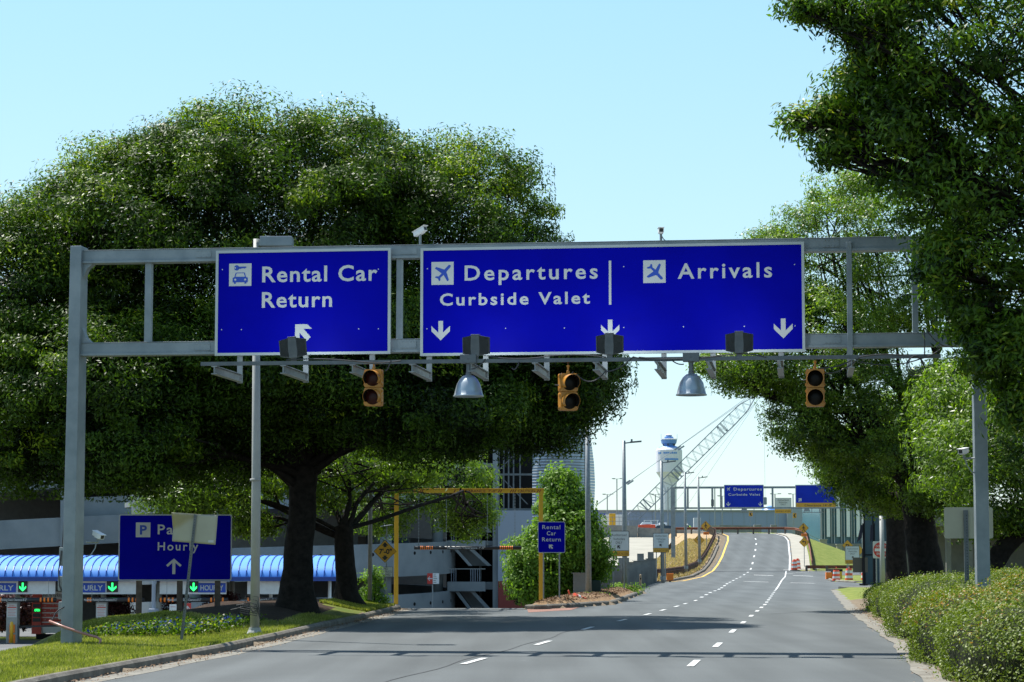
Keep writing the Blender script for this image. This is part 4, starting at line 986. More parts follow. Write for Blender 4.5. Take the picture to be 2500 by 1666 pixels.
# the round ramp at its right end
t = thing('spiral_ramp', 'curving concrete car ramp with round holes in its parapets', 'ramp', (0, 0, PZ))
cx_, cy_, rr = -14.2, 148.5, 10.6
def ringwall(zf, h, th=.25, a0=-150, a1=55, nm='parapet', m='garagecon', holes=True):
    n = 46; b = MB(); v = []
    for i in range(n + 1):
        a = R(a0 + (a1 - a0) * i / n); z = zf(i / n)
        for r_, zz in ((rr, z), (rr, z + h), (rr - th, z + h), (rr - th, z)): v.append((cx_ + r_ * math.cos(a), cy_ + r_ * math.sin(a), zz - PZ))
    f = []
    for i in range(n):
        for k_ in range(4): f.append((i * 4 + k_, (i + 1) * 4 + k_, (i + 1) * 4 + (k_ + 1) % 4, i * 4 + (k_ + 1) % 4))
    b.add(v, f); w_ = b.build(nm, m, t)
    if holes:
        b = MB()
        for i in range(9, n - 4, 2):
            a = R(a0 + (a1 - a0) * i / n); z = zf(i / n) + h - .62; c_, s_ = math.cos(a), math.sin(a)
            b.add([(cx_ + (rr + .008) * c_ - s_ * .11 * math.cos(t_), cy_ + (rr + .008) * s_ + c_ * .11 * math.cos(t_), z + .11 * math.sin(t_) - PZ) for t_ in [j * math.pi / 5 for j in range(10)]], [tuple(range(10))])
        b.build('drain_hole', 'dark', w_)
def slab(zf, a0=-150, a1=60):
    a0, a1 = -180, 170; n = 60; b = MB(); v = []  # deck carried round and inward, shaped to keep the ramp inside shaded
    for i in range(n + 1):
        a = R(a0 + (a1 - a0) * i / n); z = zf(max(0, min(1, (a + math.radians(150)) / math.radians(205))))
        for r_, zz in ((rr - .26, z), (rr - .26, z + .3), (rr - 7.5, z + .3), (rr - 7.5, z)): v.append((cx_ + r_ * math.cos(a), cy_ + r_ * math.sin(a), zz - PZ))
    f = []
    for i in range(n):
        for k_ in range(4): f.append((i * 4 + k_, (i + 1) * 4 + k_, (i + 1) * 4 + (k_ + 1) % 4, i * 4 + (k_ + 1) % 4))
    b.add(v, f); b.build('deck', 'garagecon', t)
zA = lambda s: .55 + 1.05 * s; zB = lambda s: -2.35 + 1.0 * s
ringwall(lambda s: zA(s) - .45, 2.0); slab(zA); ringwall(lambda s: zB(s) - .6, 2.0); slab(zB)
ringwall(lambda s: 4.4 + .9 * s, 1.6); slab(lambda s: 4.9 + .9 * s)
for a in (-120, -78, -47, -8):
    x, y = cx_ + (rr - 1.0) * math.cos(R(a)), cy_ + (rr - 1.0) * math.sin(R(a)); b = MB(); b.tube([(x, y, 0), (x, y, 8)], .36, 14); b.build('column', 'garagecon', t, smooth=True)
b = MB(); b.lathe([(4.4, 0), (4.4, 9)], (cx_, cy_, 0), 28); b.build('core_wall', 'wallgrey', t)
for sx0, sy0, sx1, sy1, lb, Yq in ((1043, 1400, 1072, 1426, 'small red and white wayfinding board with a left arrow inside the lower ramp', 141.5),):
    a, c = at(sx0, sy1, Yq), at(sx1, sy0, Yq); o2 = thing('wayfinding_board', lb, 'sign', (a.x, Yq, 0)); wd = c.x - a.x
    b = MB(); b.box(0, wd * .46, 0, .06, a.z, c.z); b.build('red_panel', 'red', o2); b = MB(); b.box(wd * .47, wd, 0, .06, a.z, c.z); b.build('white_panel', 'white', o2)
    b = MB(); p = arrow_up(.04, wd * .46 - .04, a.z + .12, c.z - .12); mx, mz = wd * .23, (a.z + c.z) / 2; b.flat([(mx - (z_ - mz) * .75, mz + (x_ - mx) * 1.1) for x_, z_ in p], -.004); b.build('arrow', 'signwhite', o2)
    b = MB()
    for i in range(5): b.box(wd * .52, wd * (.72 + .06 * (i % 3)), -.005, -.001, c.z - .12 - i * .11, c.z - .09 - i * .11)
    b.build('lettering', 'black', o2)
    b = MB(); b.box(wd * .4, wd * .5, .07, .14, PZ, c.z - .1); b.build('leg', 'galv', o2)
# ---- stair tower and its grey service block
SY = 146.0
o = thing('stair_tower', 'open concrete stair tower with steel railings between ramp and blue grey wall', 'stair tower', (0, SY, PZ))
def q(sx, sy, d=0): p = at(sx, sy, SY + d); return p.x, p.z - PZ
for sx0, sx1, nm in ((1203, 1216, 'column'), (1168, 1174, 'column')):
    x0, _ = q(sx0, 1300); x1, _ = q(sx1, 1300); d = 0 if sx0 > 1200 else 3.5
    b = MB(); b.box(x0, x1, d, d + .5, 0, 14); b.build(nm, 'garagecon', o)
for sy0, sy1 in ((1320, 1336), (1421, 1444), (1228, 1242), (1130, 1144)):
    x0, z1 = q(1092, sy0); x1, z0 = q(1185, sy1); b = MB(); b.box(x0, x1, 0, 3, z0, z1); b.build('landing', 'garagecon', o)
    x2, _ = q(1204, sy0); b = MB(); b.box(x1, x2, .6, 2.2, z0 + .1, z1 - .02); b.build('landing', 'garagecon', o)
    for sx in (1102, 1108, 1113, 1149, 1153, 1157, 1161, 1166, 1171):
        x, _ = q(sx, sy0); b = MB(); b.box(x - .014, x + .014, .05, .08, z1, z1 + .78); b.build('railing_bar', 'palewall', o)
    b = MB(); b.box(x0, x1, .04, .09, z1 + .78, z1 + .83); b.build('handrail', 'galv', o)
for (a, c) in (((1118, 1342), (1150, 1382)), ((1120, 1445), (1150, 1490)), ((1118, 1242), (1150, 1300))):
    x0, z1 = q(*a); x1, z0 = q(*c); b = MB(); b.prism([(x0, z1), (x0 + .9, z1), (x1 + 1.1, z0), (x1 + .1, z0)], 2.2, 3.2); b.build('stair_flight', 'garagecon', o); b = MB(); b.prism([(x0 + .7, z1), (x0 + 1.0, z1), (x1 + 1.3, z0), (x1 + 1.0, z0)], .3, .45); b.build('stair_stringer', 'garagecon', o); b = MB(); b.prism([(x0 - .25, z1), (x0, z1), (x1 + .1, z0), (x1 - .15, z0)], .3, .45); b.build('stair_stringer', 'garagecon', o)
x0, _ = q(1085, 1300); x1, _ = q(1216, 1300)
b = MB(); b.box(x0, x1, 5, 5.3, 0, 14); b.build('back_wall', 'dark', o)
o = thing('service_block', 'smooth blue grey wall with dark red base and a dark steel framed opening above', 'building', (0, SY - .4, PZ))
x0, z1 = q(1216, 1247); x1, z0 = q(1300, 1419)
b = MB(); b.box(x0, x1, .0, 6, z0, z1); b.build('wall', 'palewall', o)
b = MB(); b.box(x0 + .01, x1, .03, 6, 0, z0 - .003); b.build('red_base', 'darkred', o)
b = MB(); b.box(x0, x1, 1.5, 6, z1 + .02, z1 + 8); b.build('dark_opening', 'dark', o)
b = MB(); _, zt_ = q(1216, 1050)
for sx in (1216, 1228, 1240, 1252, 1268):
    x, _ = q(sx, 1200); b.box(x, x + .09, .4, .5, z1, z1 + 6)
for zz in (z1 + .02, z1 + 2.2, z1 + 4.4): b.box(x0, x1, .36, .52, zz, zz + .12)
b.bar((x0 + .1, .5, z1 + 2.2), (x1 - .3, .5, z1 + .4), .06, .06); b.bar((x0 + .1, .5, z1 + 2.6), (x1 - .3, .5, z1 + 4.3), .06, .06)
b.build('steel_frame', 'darkgalv', o)
# ---- curved louvre screen
LY = 160.0
o = thing('louvre_screen', 'tall curved facade of horizontal silver metal louvres behind the bright green tree', 'facade', (0, LY, 0))
def q(sx, sy): p = at(sx, sy, LY); return p.x, p.z
prof_r = [(1010, 1436), (1050, 1442), (1090, 1449), (1130, 1454), (1180, 1456.5), (1230, 1455), (1270, 1451), (1310, 1446)]
prof_l = [(1010, 1285), (1060, 1283), (1110, 1278), (1160, 1272), (1210, 1268), (1260, 1262), (1310, 1256)]
b = MB(); zlo, zhi = q(1400, 1312)[1], q(1400, 1000)[1]; zz = zlo; i = 0
while zz < zhi:
    sy = 1312 - (zz - zlo) / (zhi - zlo) * 312
    xl_ = q(itp(sy, prof_l), sy)[0]; xr_ = q(itp(sy, prof_r), sy)[0]; n = 10; pts = []
    for j in range(n + 1):
        t_ = j / n; pts.append((xl_ + (xr_ - xl_) * t_, 4.5 * (t_ - .45) ** 2 * 2.2, zz))
    for j in range(n):
        p0, p1 = pts[j], pts[j + 1]
        b.add([(p0[0], p0[1] - .10, p0[2]), (p1[0], p1[1] - .10, p1[2]), (p1[0], p1[1], p1[2] + .16), (p0[0], p0[1], p0[2] + .16), (p0[0], p0[1] + .05, p0[2] - .02), (p1[0], p1[1] + .05, p1[2] - .02)], [(0, 1, 2, 3), (4, 5, 1, 0)])
    zz += .20; i += 1
b.build('louvre', 'louvre', o)['kind'] = 'stuff'
b = MB()
for sx in (1300, 1340, 1395, 1430): x, _ = q(sx, 1200); b.box(x - .05, x + .05, .9, 1.0, zlo - 4, zhi)
x0 = q(1290, 1200)[0]; x1 = q(1440, 1200)[0]; b.box(x0, x1, 3.6, 3.8, zlo - 4, zhi); b.build('backing_frame', 'darkgalv', o)
# ---- yellow clearance frame over the ramp
fy = Fr(967, 1469, 84, .0)
o = thing('height_limit_portal', 'tall yellow steel frame lettered CAUTION CLEARANCE over the parking ramp', 'portal', fy.o, 0)
u0, z0 = fy.px(967, 1469); u1, _ = fy.px(1321, 1467); zt_ = fy.px(1000, 1204)[1]; zb_ = fy.px(1000, 1195.5)[1]
for u, sx in ((u0, 967), (u1, 1321)):
    b = MB(); b.box(u - .075, u + .075, -.08, .08, -.1, zt_); b.build('post', 'yellow', o, bevel=.01)
b = MB(); b.box(u0 - .1, u1 + .1, -.075, .075, zt_, zb_ + .02); b.box(u0 - .1, u1 + .1, -.12, .12, zb_ + .02, zb_ + .035); b.build('beam', 'yellow', o, bevel=.006)
b = MB()
b.text('CAUTION', fy.px(982, 0)[0], fy.px(1022, 0)[0], zt_ + .025, zb_ - zt_ - .04, -.079, 0, .015); b.build('lettering', 'darkred', o); b = MB()
b.text("CLEARANCE  7'-0\"", fy.px(1126, 0)[0], fy.px(1213, 0)[0], zt_ + .025, zb_ - zt_ - .04, -.079, 0, .015); b.build('lettering', 'darkred', o); b = MB()
b.text('CAUTION', fy.px(1264, 0)[0], fy.px(1305, 0)[0], zt_ + .025, zb_ - zt_ - .04, -.079, 0, .015)
b.build('lettering', 'darkred', o)
b = MB()
for sx in (970, 1028, 1033, 1110, 1216, 1221, 1245, 1250, 1255, 1309, 1314): u = fy.px(sx, 0)[0]; b.flat([(u, zt_ + .02), (u + .035, zt_ + .02), (u + .085, zb_ - .01), (u + .05, zb_ - .01)], -.079)
b.build('red_slash', 'darkred', o)
o2 = thing('clearance_bar', 'long black clearance bar lettered Maximum Clearance hanging by chains from the yellow frame', 'clearance bar', fy.o, 0)
a, zc = fy.px(1011, 1338); c, _ = fy.px(1273, 1338); b = MB(); b.tube([(a, 0, zc), (c, 0, zc)], .062, 12); b.build('tube', 'black', o2, smooth=True)
for s0, s1 in ((1031, 1063), (1221, 1254)):
    b = MB(); ua, ub = fy.px(s0, 0)[0], fy.px(s1, 0)[0]
    for i in range(7): x = ua + (ub - ua) * i / 7; b.tube([(x, 0, zc), (x + (ub - ua) / 14, 0, zc)], .066, 12)
    b.build('orange_stripe', 'orange', o2)
b = MB(); b.text("Maximum Clearance 7'-0\"", fy.px(1095, 0)[0], fy.px(1186, 0)[0], zc - .035, .07, -.068, 0, .012); b.build('lettering', 'signwhite', o2)
for sx in (1027, 1093, 1191, 1257):
    u = fy.px(sx, 0)[0]; b = MB(); zz = zc + .06; i = 0
    while zz < zt_ - .05: b.box(u - (.016 if i % 2 else .006), u + (.016 if i % 2 else .006), -.012, .012, zz, zz + .05); zz += .055; i += 1
    b.build('chain', 'galv', o2)
# yellow diamond, small notice, solar panel on one post
fd = Fr(943, 1468, 79, 0); o = thing('clearance_sign', 'yellow diamond sign reading 7-0 with a white no box trucks plate and solar panel', 'sign', fd.o, 0)
def d_(sx, sy): return fd.px(sx, sy)
b = MB(); b.box(-.02, .02, .015, .055, -.15, d_(943, 1285)[1]); b.build('post', 'galv', o)
def diamond(o, c, r, face='signyellow', y=0, r2=None):
    b = MB(); b.prism([(c[0] + r, c[1]), (c[0], c[1] + r), (c[0] - r, c[1]), (c[0], c[1] - r)], y - .004, y + .006); b.build('border', 'black', o)
    r -= .022 * r / .5; b = MB(); b.prism([(c[0] + r, c[1]), (c[0], c[1] + r), (c[0] - r, c[1]), (c[0], c[1] - r)], y - .010, y - .0045); b.build('face', face, o); return r
c = d_(940, 1346.5); r = d_(968, 1346)[0] - c[0]; diamond(o, c, r, y=-.01)
b = MB(); b.text("7'-0\"", c[0] - r * .52, c[0] + r * .60, c[1] - r * .22, r * .44, -.024, 0, .03); b.build('lettering', 'black', o); b = MB()
a = arrow_up(-r * .22, r * .24, 0, r * .32)
b.flat([(c[0] - .02, c[1] + r * .36), (c[0] - r * .12, c[1] + r * .36), (c[0] - r * .12, c[1] + r * .5), (c[0] - r * .27, c[1] + r * .5), (c[0], c[1] + r * .80), (c[0] + r * .27, c[1] + r * .5), (c[0] + r * .12, c[1] + r * .5), (c[0] + r * .12, c[1] + r * .36)], -.024); b.build('arrow', 'black', o); b = MB()
b.flat([(c[0] - r * .12, c[1] - r * .36), (c[0] + r * .12, c[1] - r * .36), (c[0] + r * .12, c[1] - r * .5), (c[0] + r * .27, c[1] - r * .5), (c[0], c[1] - r * .80), (c[0] - r * .27, c[1] - r * .5), (c[0] - r * .12, c[1] - r * .5)], -.024)
b.build('arrow', 'black', o)
u0, z1 = d_(925.5, 1384); u1, z0 = d_(959, 1409); b = MB(); b.rrect(u0, u1, z0, z1, -.01, .01, .02); b.build('border', 'black', o); b = MB(); b.rrect(u0 + .012, u1 - .012, z0 + .012, z1 - .012, -.016, -.011, .02); b.build('white_plate', 'signwhite', o)
h_ = (z1 - z0) / 3.4; b = MB()
for i, (s_, k_) in enumerate((('NO', .15), ('BOX TRUCKS', .42), ('ALLOWED', .33))): m_ = (u0 + u1) / 2; w_ = (u1 - u0) * k_; b.text(s_, m_ - w_, m_ + w_, z1 - h_ * (i + 1) - .0, h_ * .72, -.019, 0, .0)
b.build('lettering', 'black', o)
p = d_(944, 1284); b = MB(); b.bar((p[0] - .17, -.12, p[1] - .02), (p[0] + .17, .0, p[1] + .03), .3, .02); b.build('solar_panel', 'galv', o)
# grey lamp post beside the second trunk
p = at(903, 1458, 77.5); o = thing('pole', 'plain grey steel pole beside the second oak trunk', 'pole', (p.x, p.y, p.z - .1)); b = MB(); b.tube([(0, 0, 0), (0, 0, 7.2)], [.075, .06], 12); b.build('shaft', 'galv', o, smooth=True)
# dark car with lit tail lights on the upper ramp
p = at(970, 1322, 143); o = thing('parked_car', 'dark car with glowing red tail lights on the upper spiral ramp', 'car', (p.x, 143, zA(.62) + .35), 0)
b = MB(); b.box(-.85, .85, 0, 4.2, .3, .95); b.build('body', 'carblack', o, bevel=.12)
b = MB(); b.add([(-.75, .3, .95), (.75, .3, .95), (.75, 3.0, .95), (-.75, 3.0, .95), (-.6, .8, 1.42), (.6, .8, 1.42), (.6, 2.3, 1.42), (-.6, 2.3, 1.42)], [(0, 1, 5, 4), (1, 2, 6, 5), (2, 3, 7, 6), (3, 0, 4, 7), (4, 5, 6, 7)]); b.build('cabin', 'glass', o)
for s_ in (-1, 1):
    b = MB(); b.box(s_ * .62 - .13, s_ * .62 + .13, -.03, .0, .68, .86); b.build('tail_light', 'tail', o)
    for yy in (.7, 3.4): b = MB(); b.lathe([(.3, -.1), (.32, -.06), (.32, .06), (.3, .1)], (s_ * .78, yy, .31), 16, axis='x'); b.build('wheel', 'rubber', o)
b = MB(); b.box(-.22, .22, -.02, 0, .55, .67); b.build('number_plate', 'signwhite', o)
# ================================================================ island, retaining wall, far road, airport
def pole_lamp(sx, sy, Y, top, tipx, tipy, label):
    f = Fr(sx, sy, Y, 0); o = thing('street_lamp', label, 'lamp post', f.o, 0, 'grey street lamps along the left of the road')
    zt_ = f.px(sx, top)[1]; ut = f.px(sx - 5, top)[0] * .5
    b = MB(); b.tube([(0, 0, -.3), (ut * .5, 0, zt_ * .5), (ut, 0, zt_)], [.13, .11, .085], 10); b.build('pole', 'galv', o, smooth=True)
    b = MB(); b.tube([(0, 0, -.1), (0, 0, .12)], .17, 10); b.build('base_cover', 'galv', o)
    u1, z1 = f.px(tipx, tipy); z_ = zt_ - .13
    b = MB(); b.bar((ut, 0, z_), (ut + (u1 - ut) * .38, 0, z_ + .04), .05, .06); b.build('arm', 'galv', o)
    b = MB(); b.bar((ut + (u1 - ut) * .36, 0, z_ + .045), (u1, 0, z1), .26, .07); b.tube([(ut + (u1 - ut) * .45, 0, z_ + .07), (ut + (u1 - ut) * .45, 0, z_ + .2)], .045, 8); b.build('lamp_head', 'darkgalv', o)
pole_lamp(1437, 1457, 92, 1024, 1481, 1023.5, 'nearest grey street lamp, on the mulch island before the bright green tree')
pole_lamp(1526, 1441, 110, 1076, 1566, 1078, 'grey street lamp directly behind the first Authorized Vehicles sign')
pole_lamp(1618, 1412, 142, 1125.5, 1650, 1126, 'grey street lamp behind the second Authorized Vehicles sign')
pole_lamp(1675, 1386, 182, 1153, 1694.5, 1153.5, 'grey street lamp just right of the far gantry post on the dry grass')
pole_lamp(1708, 1370, 200, 1164, 1727, 1164.5, 'farthest grey street lamp, in front of the left turn diamond sign')
o, f, y = post_sign('rental_return_sign', 'small blue sign on two posts reading Rental Car Return beside the yellow post', 'road sign', (1313, 1380, 1274, 1350), 82.3, 0, 'signblue', 'framegrey', [(1327, 1464), (1366, 1463)], bw=.02)
stx(o, f, 'Rental', 1324, 1368, 1292, 1282.5, y, space=1.15); stx(o, f, 'Car', 1335, 1357, 1307, 1297.5, y, space=1.15); stx(o, f, 'Return', 1323.5, 1369, 1322, 1312.5, y, space=1.15)
u0, u1, z0, z1 = bx(f, 1340, 1351, 1330, 1341, 0); b = MB(); b.flat(arrow_ul(u0, u1, z0, z1), y); b.build('arrow', 'signwhite', o)
def auth(label, rect, split, Y, posts, lines, band, arrow, flip=False, txt='NO PUBLIC ACCESS'):
    sx0, sx1, sy0, sy1 = rect
    o, f, y = post_sign('authorized_vehicles_sign', label, 'road sign', rect, Y, 0, 'signwhite', 'black', posts, bw=.025, group='authorized vehicles signs')
    a, z0 = f.px(sx0, sy1); c, zs = f.px(sx1, split); b = MB(); b.box(a + .025, c - .025, -.019, -.0135, z0 + .025, zs); b.box(a + .01, c - .01, -.019, -.0135, zs, zs + .02, 1); b.build('yellow_panel', ['signyellow', 'black'], o)
    for s_, x0, x1, yb, yt in lines: stx(o, f, s_, x0, x1, yb, yt, y, 'black', .0, space=1.1)
    stx(o, f, txt, band[0], band[1], band[2], band[3], -.022, 'black', 0)
    u0, u1, z0, z1 = bx(f, *arrow, 0); b = MB(); b.flat(arrow_ul(u0, u1, z0, z1, flip), y); b.build('arrow', 'black', o)
auth('larger white and yellow Authorized Vehicles ONLY sign on the mulch island', (1487, 1536.5, 1296.5, 1359), 1345.5, 108, [(1498, 1440), (1524, 1440)], [('Authorized', 1493, 1529.5, 1309.5, 1303.5), ('Vehicles', 1497, 1525.5, 1319, 1313), ('ONLY', 1503, 1519, 1328.5, 1322)], (1490.5, 1533.5, 1354.5, 1349.5), (1507, 1515.5, 1332, 1340.5))
auth('smaller white and yellow Authorized Vehicles ONLY sign by the orange block on dry grass', (1594, 1633, 1302, 1349.5), 1339, 139, [(1603, 1416), (1625, 1412)], [('Authorized', 1599.5, 1627, 1311, 1306), ('Vehicles', 1602.5, 1624.5, 1318.5, 1314), ('ONLY', 1607, 1620, 1325.5, 1320.5)], (1596.5, 1630.5, 1346.5, 1342), (1610, 1616.5, 1328.5, 1335))
auth('white and yellow Authorized Vehicles ONLY sign with its arrow pointing right near the barrels', (2063, 2098.5, 1333.5, 1377), 1368, 165, [(2073, 1402)], [('Authorized', 2068, 2094, 1342, 1338), ('Vehicles', 2071, 2092, 1348.5, 1344.5), ('ONLY', 2075, 2087.5, 1354.5, 1350.5)], (2066, 2096, 1374.5, 1370.5), (2078.5, 2084, 1358.5, 1363), True)
# sheet pile like concrete panel wall
o = thing('panel_wall', 'stepped wall of upright grey concrete panels descending beside the island', 'wall', (0, 0, 0))
pts = []
for i in range(17):
    t_ = i / 16; X = 2.45 + 7.2 * t_ ; Yw = 93.5 + 71 * t_; pts.append((X, Yw))
for i in range(16):
    (xa, ya), (xb, yb) = pts[i], pts[i + 1]; zt_ = 1.12 + .035 * i + (0.06 if i % 2 else 0) - (.25 if i in (6, 7) else 0)
    b = MB(); b.box(xa, xa + .66, ya, ya + .22, -2.6, zt_ + .0); b.box(xa - .06, xa + .72, ya - .04, ya + .26, zt_ - .0, zt_ + .03); b.build('panel', 'concrete', o)
    b = MB(); b.add([(xa + .66, ya + .22, -2.6), (xb, yb, -2.6), (xb, yb, zt_ - .15), (xa + .66, ya + .22, zt_ - .15)], [(0, 1, 2, 3)]); b.build('infill', 'wallgrey', o)
for sx0, sx1, sy0, sy1, Yq in ((1556, 1572, 1352, 1390, 150), (1582, 1596, 1348, 1386, 162), (1510, 1536, 1362, 1400, 140)):
    a, c = at(sx0, sy1, Yq), at(sx1, sy0, Yq); b = MB(); b.box(a.x, c.x, Yq, Yq + .25, a.z - 2, c.z); b.build('panel', 'concrete', o)
# utility things on the island
p = at(1455, 1454, 95); o = thing('utility_box', 'small dark green rounded utility cabinet on the mulch', 'utility box', (p.x, p.y, G(p.x, p.y) - .03)); b = MB(); b.rrect(-.20, .20, 0, .52, -.16, .16, .1); b.build('cabinet', 'utilgreen', o, bevel=.03); b = MB(); b.box(-.24, .24, -.2, .2, -.02, .03); b.build('pad', 'concrete', o)
o = thing('fallen_cone', 'crumpled orange and white traffic cone lying on the island', 'cone', (at(1402, 1463, 85).x, 85, .32)); b = MB(); b.lathe([(.16, 0), (.14, .05), (.09, .3), (.03, .55), (.02, .56)], n=12, axis='x'); b.build('cone', 'barrelorange', o); b = MB(); b.lathe([(.128, .12), (.106, .24)], n=12, axis='x'); b.build('white_band', 'white', o)
o.rotation_euler = (0, .15, .5)
o = thing('delineator', 'leaning orange delineator tube beside the first wall panel', 'post', (at(1394, 1461, 86).x, 86, .2)); b = MB(); b.bar((.02, 0, 0), (-.1, 0, .36), .08, .06); b.build('tube', 'barrelorange', o, bevel=.02)
b = MB(); b.box(-.12, .14, -.1, .1, -.03, .02); b.build('foot', 'rubber', o)
p = at(1564, 1426, 131); o = thing('marker_post', 'short tan wooden marker post by the end of the wall', 'post', (p.x, p.y, 0)); b = MB(); b.tube([(0, 0, 0), (0, 0, .80), (0, 0, .84)], [.06, .06, .03], 10); b.build('post', 'tanpost', o)
b = MB(); b.box(-.03, .03, -.07, -.055, .55, .65); b.build('reflector', 'dark', o)
# guard rails
def rail(name, label, pts, h=.62, post_every=1, side=-1, m='rust', pm='wood', end=None, thick=.30):
    o = thing(name, label, 'guard rail', pts[0], 0, 'rusty guard rails'); p0 = Vector(pts[0]); b = MB()
    prof_ = [(0, -.15), (.045, -.11), (.045, -.05), (0, -.02), (0, .02), (.045, .05), (.045, .11), (0, .15), (-.02, .15), (-.02, -.15)]
    n = len(pts)
    for i, p in enumerate(pts):
        d = Vector(pts[min(i + 1, n - 1)]) - Vector(pts[max(i - 1, 0)]); d.z = 0; d = nrm(d); a = Vector((d.y, -d.x, 0)) * -side
        for u, z in prof_: b.v.append(tuple(Vector(p) - p0 + a * u + Vector((0, 0, h + z))))
    for i in range(n - 1):
        for k_ in range(10): b.f.append([i * 10 + k_, (i + 1) * 10 + k_, (i + 1) * 10 + (k_ + 1) % 10, i * 10 + (k_ + 1) % 10]); b.m.append(0)
    b.build('rail', m, o)
    for i in range(0, n, post_every):
        d = Vector(pts[min(i + 1, n - 1)]) - Vector(pts[max(i - 1, 0)]); d.z = 0; d = nrm(d); a = Vector((d.y, -d.x, 0)) * side
        q_ = Vector(pts[i]) - p0 + a * .14; b = MB(); b.box(q_.x - .1, q_.x + .1, q_.y - .1, q_.y + .1, q_.z - .4, q_.z + h + .12); b.build('post', pm, o)
    return o
lp_ = [(left(y) - 1.15, y, prof(y) + .12) for y in np.arange(165, 294, 1.9)]
rail('guard_rail', 'dark red guard rail on wooden posts curving along the left of the rising road', [tuple(p) for p in lp_], side=-1, m='darkrust')
rp_ = [(right(y) + 1.85, y, prof(y) + .1) for y in np.arange(217, 288, 1.9)] + [(33.8 - k_ * 1.9, 289.5 + k_ * .35, prof(290) + .1) for k_ in range(0, 8)]
rail('guard_rail', 'rusty red guard rail curving round the right of the crest above the grass slope', [tuple(p) for p in rp_], side=1)
a = at(1968, 1388, 214); rail('guard_rail', 'straight brown guard rail at the foot of the grass slope', [(a.x + k_ * 1.9, 214 + k_ * .25, .35) for k_ in range(0, 8)], h=.62, side=1)
p = at(1636, 1414, 164); o = thing('rail_end_block', 'bright orange square end marker of the left guard rail', 'marker', (p.x, p.y, prof(164) + .05)); b = MB(); b.box(-.24, .24, -.05, .05, .05, .55); b.build('panel', 'orange', o, bevel=.02)
b = MB(); b.box(-.08, .08, .06, .2, -.1, .5); b.build('post', 'wood', o)
# pedestrian and turn diamonds
WALK = [(.02, .98), (.10, .92), (.06, .84), (.16, .76), (.26, .60), (.42, .52), (.38, .44), (.20, .50), (.12, .62), (.10, .42), (.26, .20), (.30, 0), (.18, 0), (.14, .16), (-.02, .34), (-.16, .16), (-.30, 0), (-.42, .02), (-.24, .22), (-.10, .44), (-.12, .66), (-.24, .56), (-.30, .42), (-.40, .44), (-.34, .62), (-.14, .80), (-.04, .84), (-.10, .92)]
TURN = [(-1, .25), (-.35, .72), (-.35, .42), (.55, .42), (.75, .25), (.75, -.75), (.35, -.75), (.35, .08), (-.35, .08), (-.35, -.22)]
def ped(label, sx, sy, Y, cpos, r_px, kinds, group='yellow diamond warning signs', yaw=0):
    f = Fr(sx, sy, Y, yaw); o = thing('warning_sign', label, 'warning sign', f.o, yaw, group)
    zt_ = f.px(*cpos[0])[1]; b = MB(); b.box(-.03, .03, .02, .07, -.3, zt_); b.build('post', 'galv', o)
    for c, k_ in zip(cpos, kinds):
        u, z = f.px(*c); r = f.px(c[0] + r_px, c[1])[0] - u
        if k_ == 'plate':
            b = MB(); b.box(u - r * .55, u + r * .55, -.012, .01, z - r * .26, z + r * .26); b.build('orange_plate', 'orange', o); b = MB(); b.text('AHEAD', u - r * .42, u + r * .42, z - r * .12, r * .24, -.016, 0, .01); b.build('lettering', 'black', o); continue
        diamond(o, (u, z), r, y=0)
        b = MB()
        if k_ == 'walk': b.flat([(u + a * r * .8, z - r * .62 + c_ * r * 1.1) for a, c_ in WALK], -.016); b.disc(u - r * .08, z + r * .60, r * .13, -.016, 0, 10)
        if k_ == 'turn': b.flat([(u + a * r * .42, z + c_ * r * .42) for a, c_ in TURN], -.016)
        if k_ == 'chev': pass
        b.build('symbol', 'black', o)
ped('yellow walking person diamond with orange plate, left of the rising road', 1725, 1326, 232, [(1723, 1284.5), (1724, 1302.5)], 12.6, ['walk', 'plate'])
ped('yellow left turn diamond behind the farthest street lamp', 1707, 1352, 215, [(1706.5, 1319)], 13.8, ['turn'])
ped('pair of yellow diamonds, walking person over left turn, on the right grass slope', 1964, 1378, 222, [(1962, 1289.5), (1963, 1306.5), (1963.5, 1324)], 12.8, ['walk', 'plate', 'turn'])
ped('yellow left arrow diamond behind the Authorized Vehicles sign at the barrels', 2069, 1390, 175, [(2069, 1332)], 13.5, ['turn'])
ped('plain yellow diamond edge showing right of the Authorized Vehicles sign', 2100, 1392, 178, [(2098, 1344)], 12, ['chev'])
for sx, sy0, sy1, syb, lb in ((1833, 1249, 1261, 1288, 'small orange chevron sign left of the far white board'), (1940, 1253, 1265, 1300, 'small orange chevron sign right of the far white board')):
    o, f, y = post_sign('chevron_sign', lb, 'warning sign', (sx - 4.6, sx + 4.6, sy0, sy1), 292, 0, 'signyellow', 'signyellow', [(sx, syb)], bw=.01, group='chevron signs')
    u0, u1, z0, z1 = bx(f, sx - 3.2, sx + 3.4, sy0 + 1, sy1 - 1, 0); m_ = (z0 + z1) / 2; b = MB(); b.flat([(u0, m_), (u0 + (u1 - u0) * .5, z1), (u1, z1), (u0 + (u1 - u0) * .5, m_), (u1, z0), (u0 + (u1 - u0) * .5, z0)], y); b.build('chevron', 'black', o)
o, f, y = post_sign('authorized_vehicles_sign', 'distant white and yellow Authorized Vehicles board on two posts behind the far gantry', 'road sign', (1891, 1932.5, 1216, 1254), 296, 0, 'signwhite', 'galv', [(1900, 1290), (1924, 1290)], bw=.06, group='authorized vehicles signs')
a, z0 = f.px(1891, 1254); c, z1 = f.px(1932, 1243.5); b = MB(); b.box(a + .04, c - .04, -.02, -.014, z0 + .04, z1); b.build('yellow_panel', 'signyellow', o)
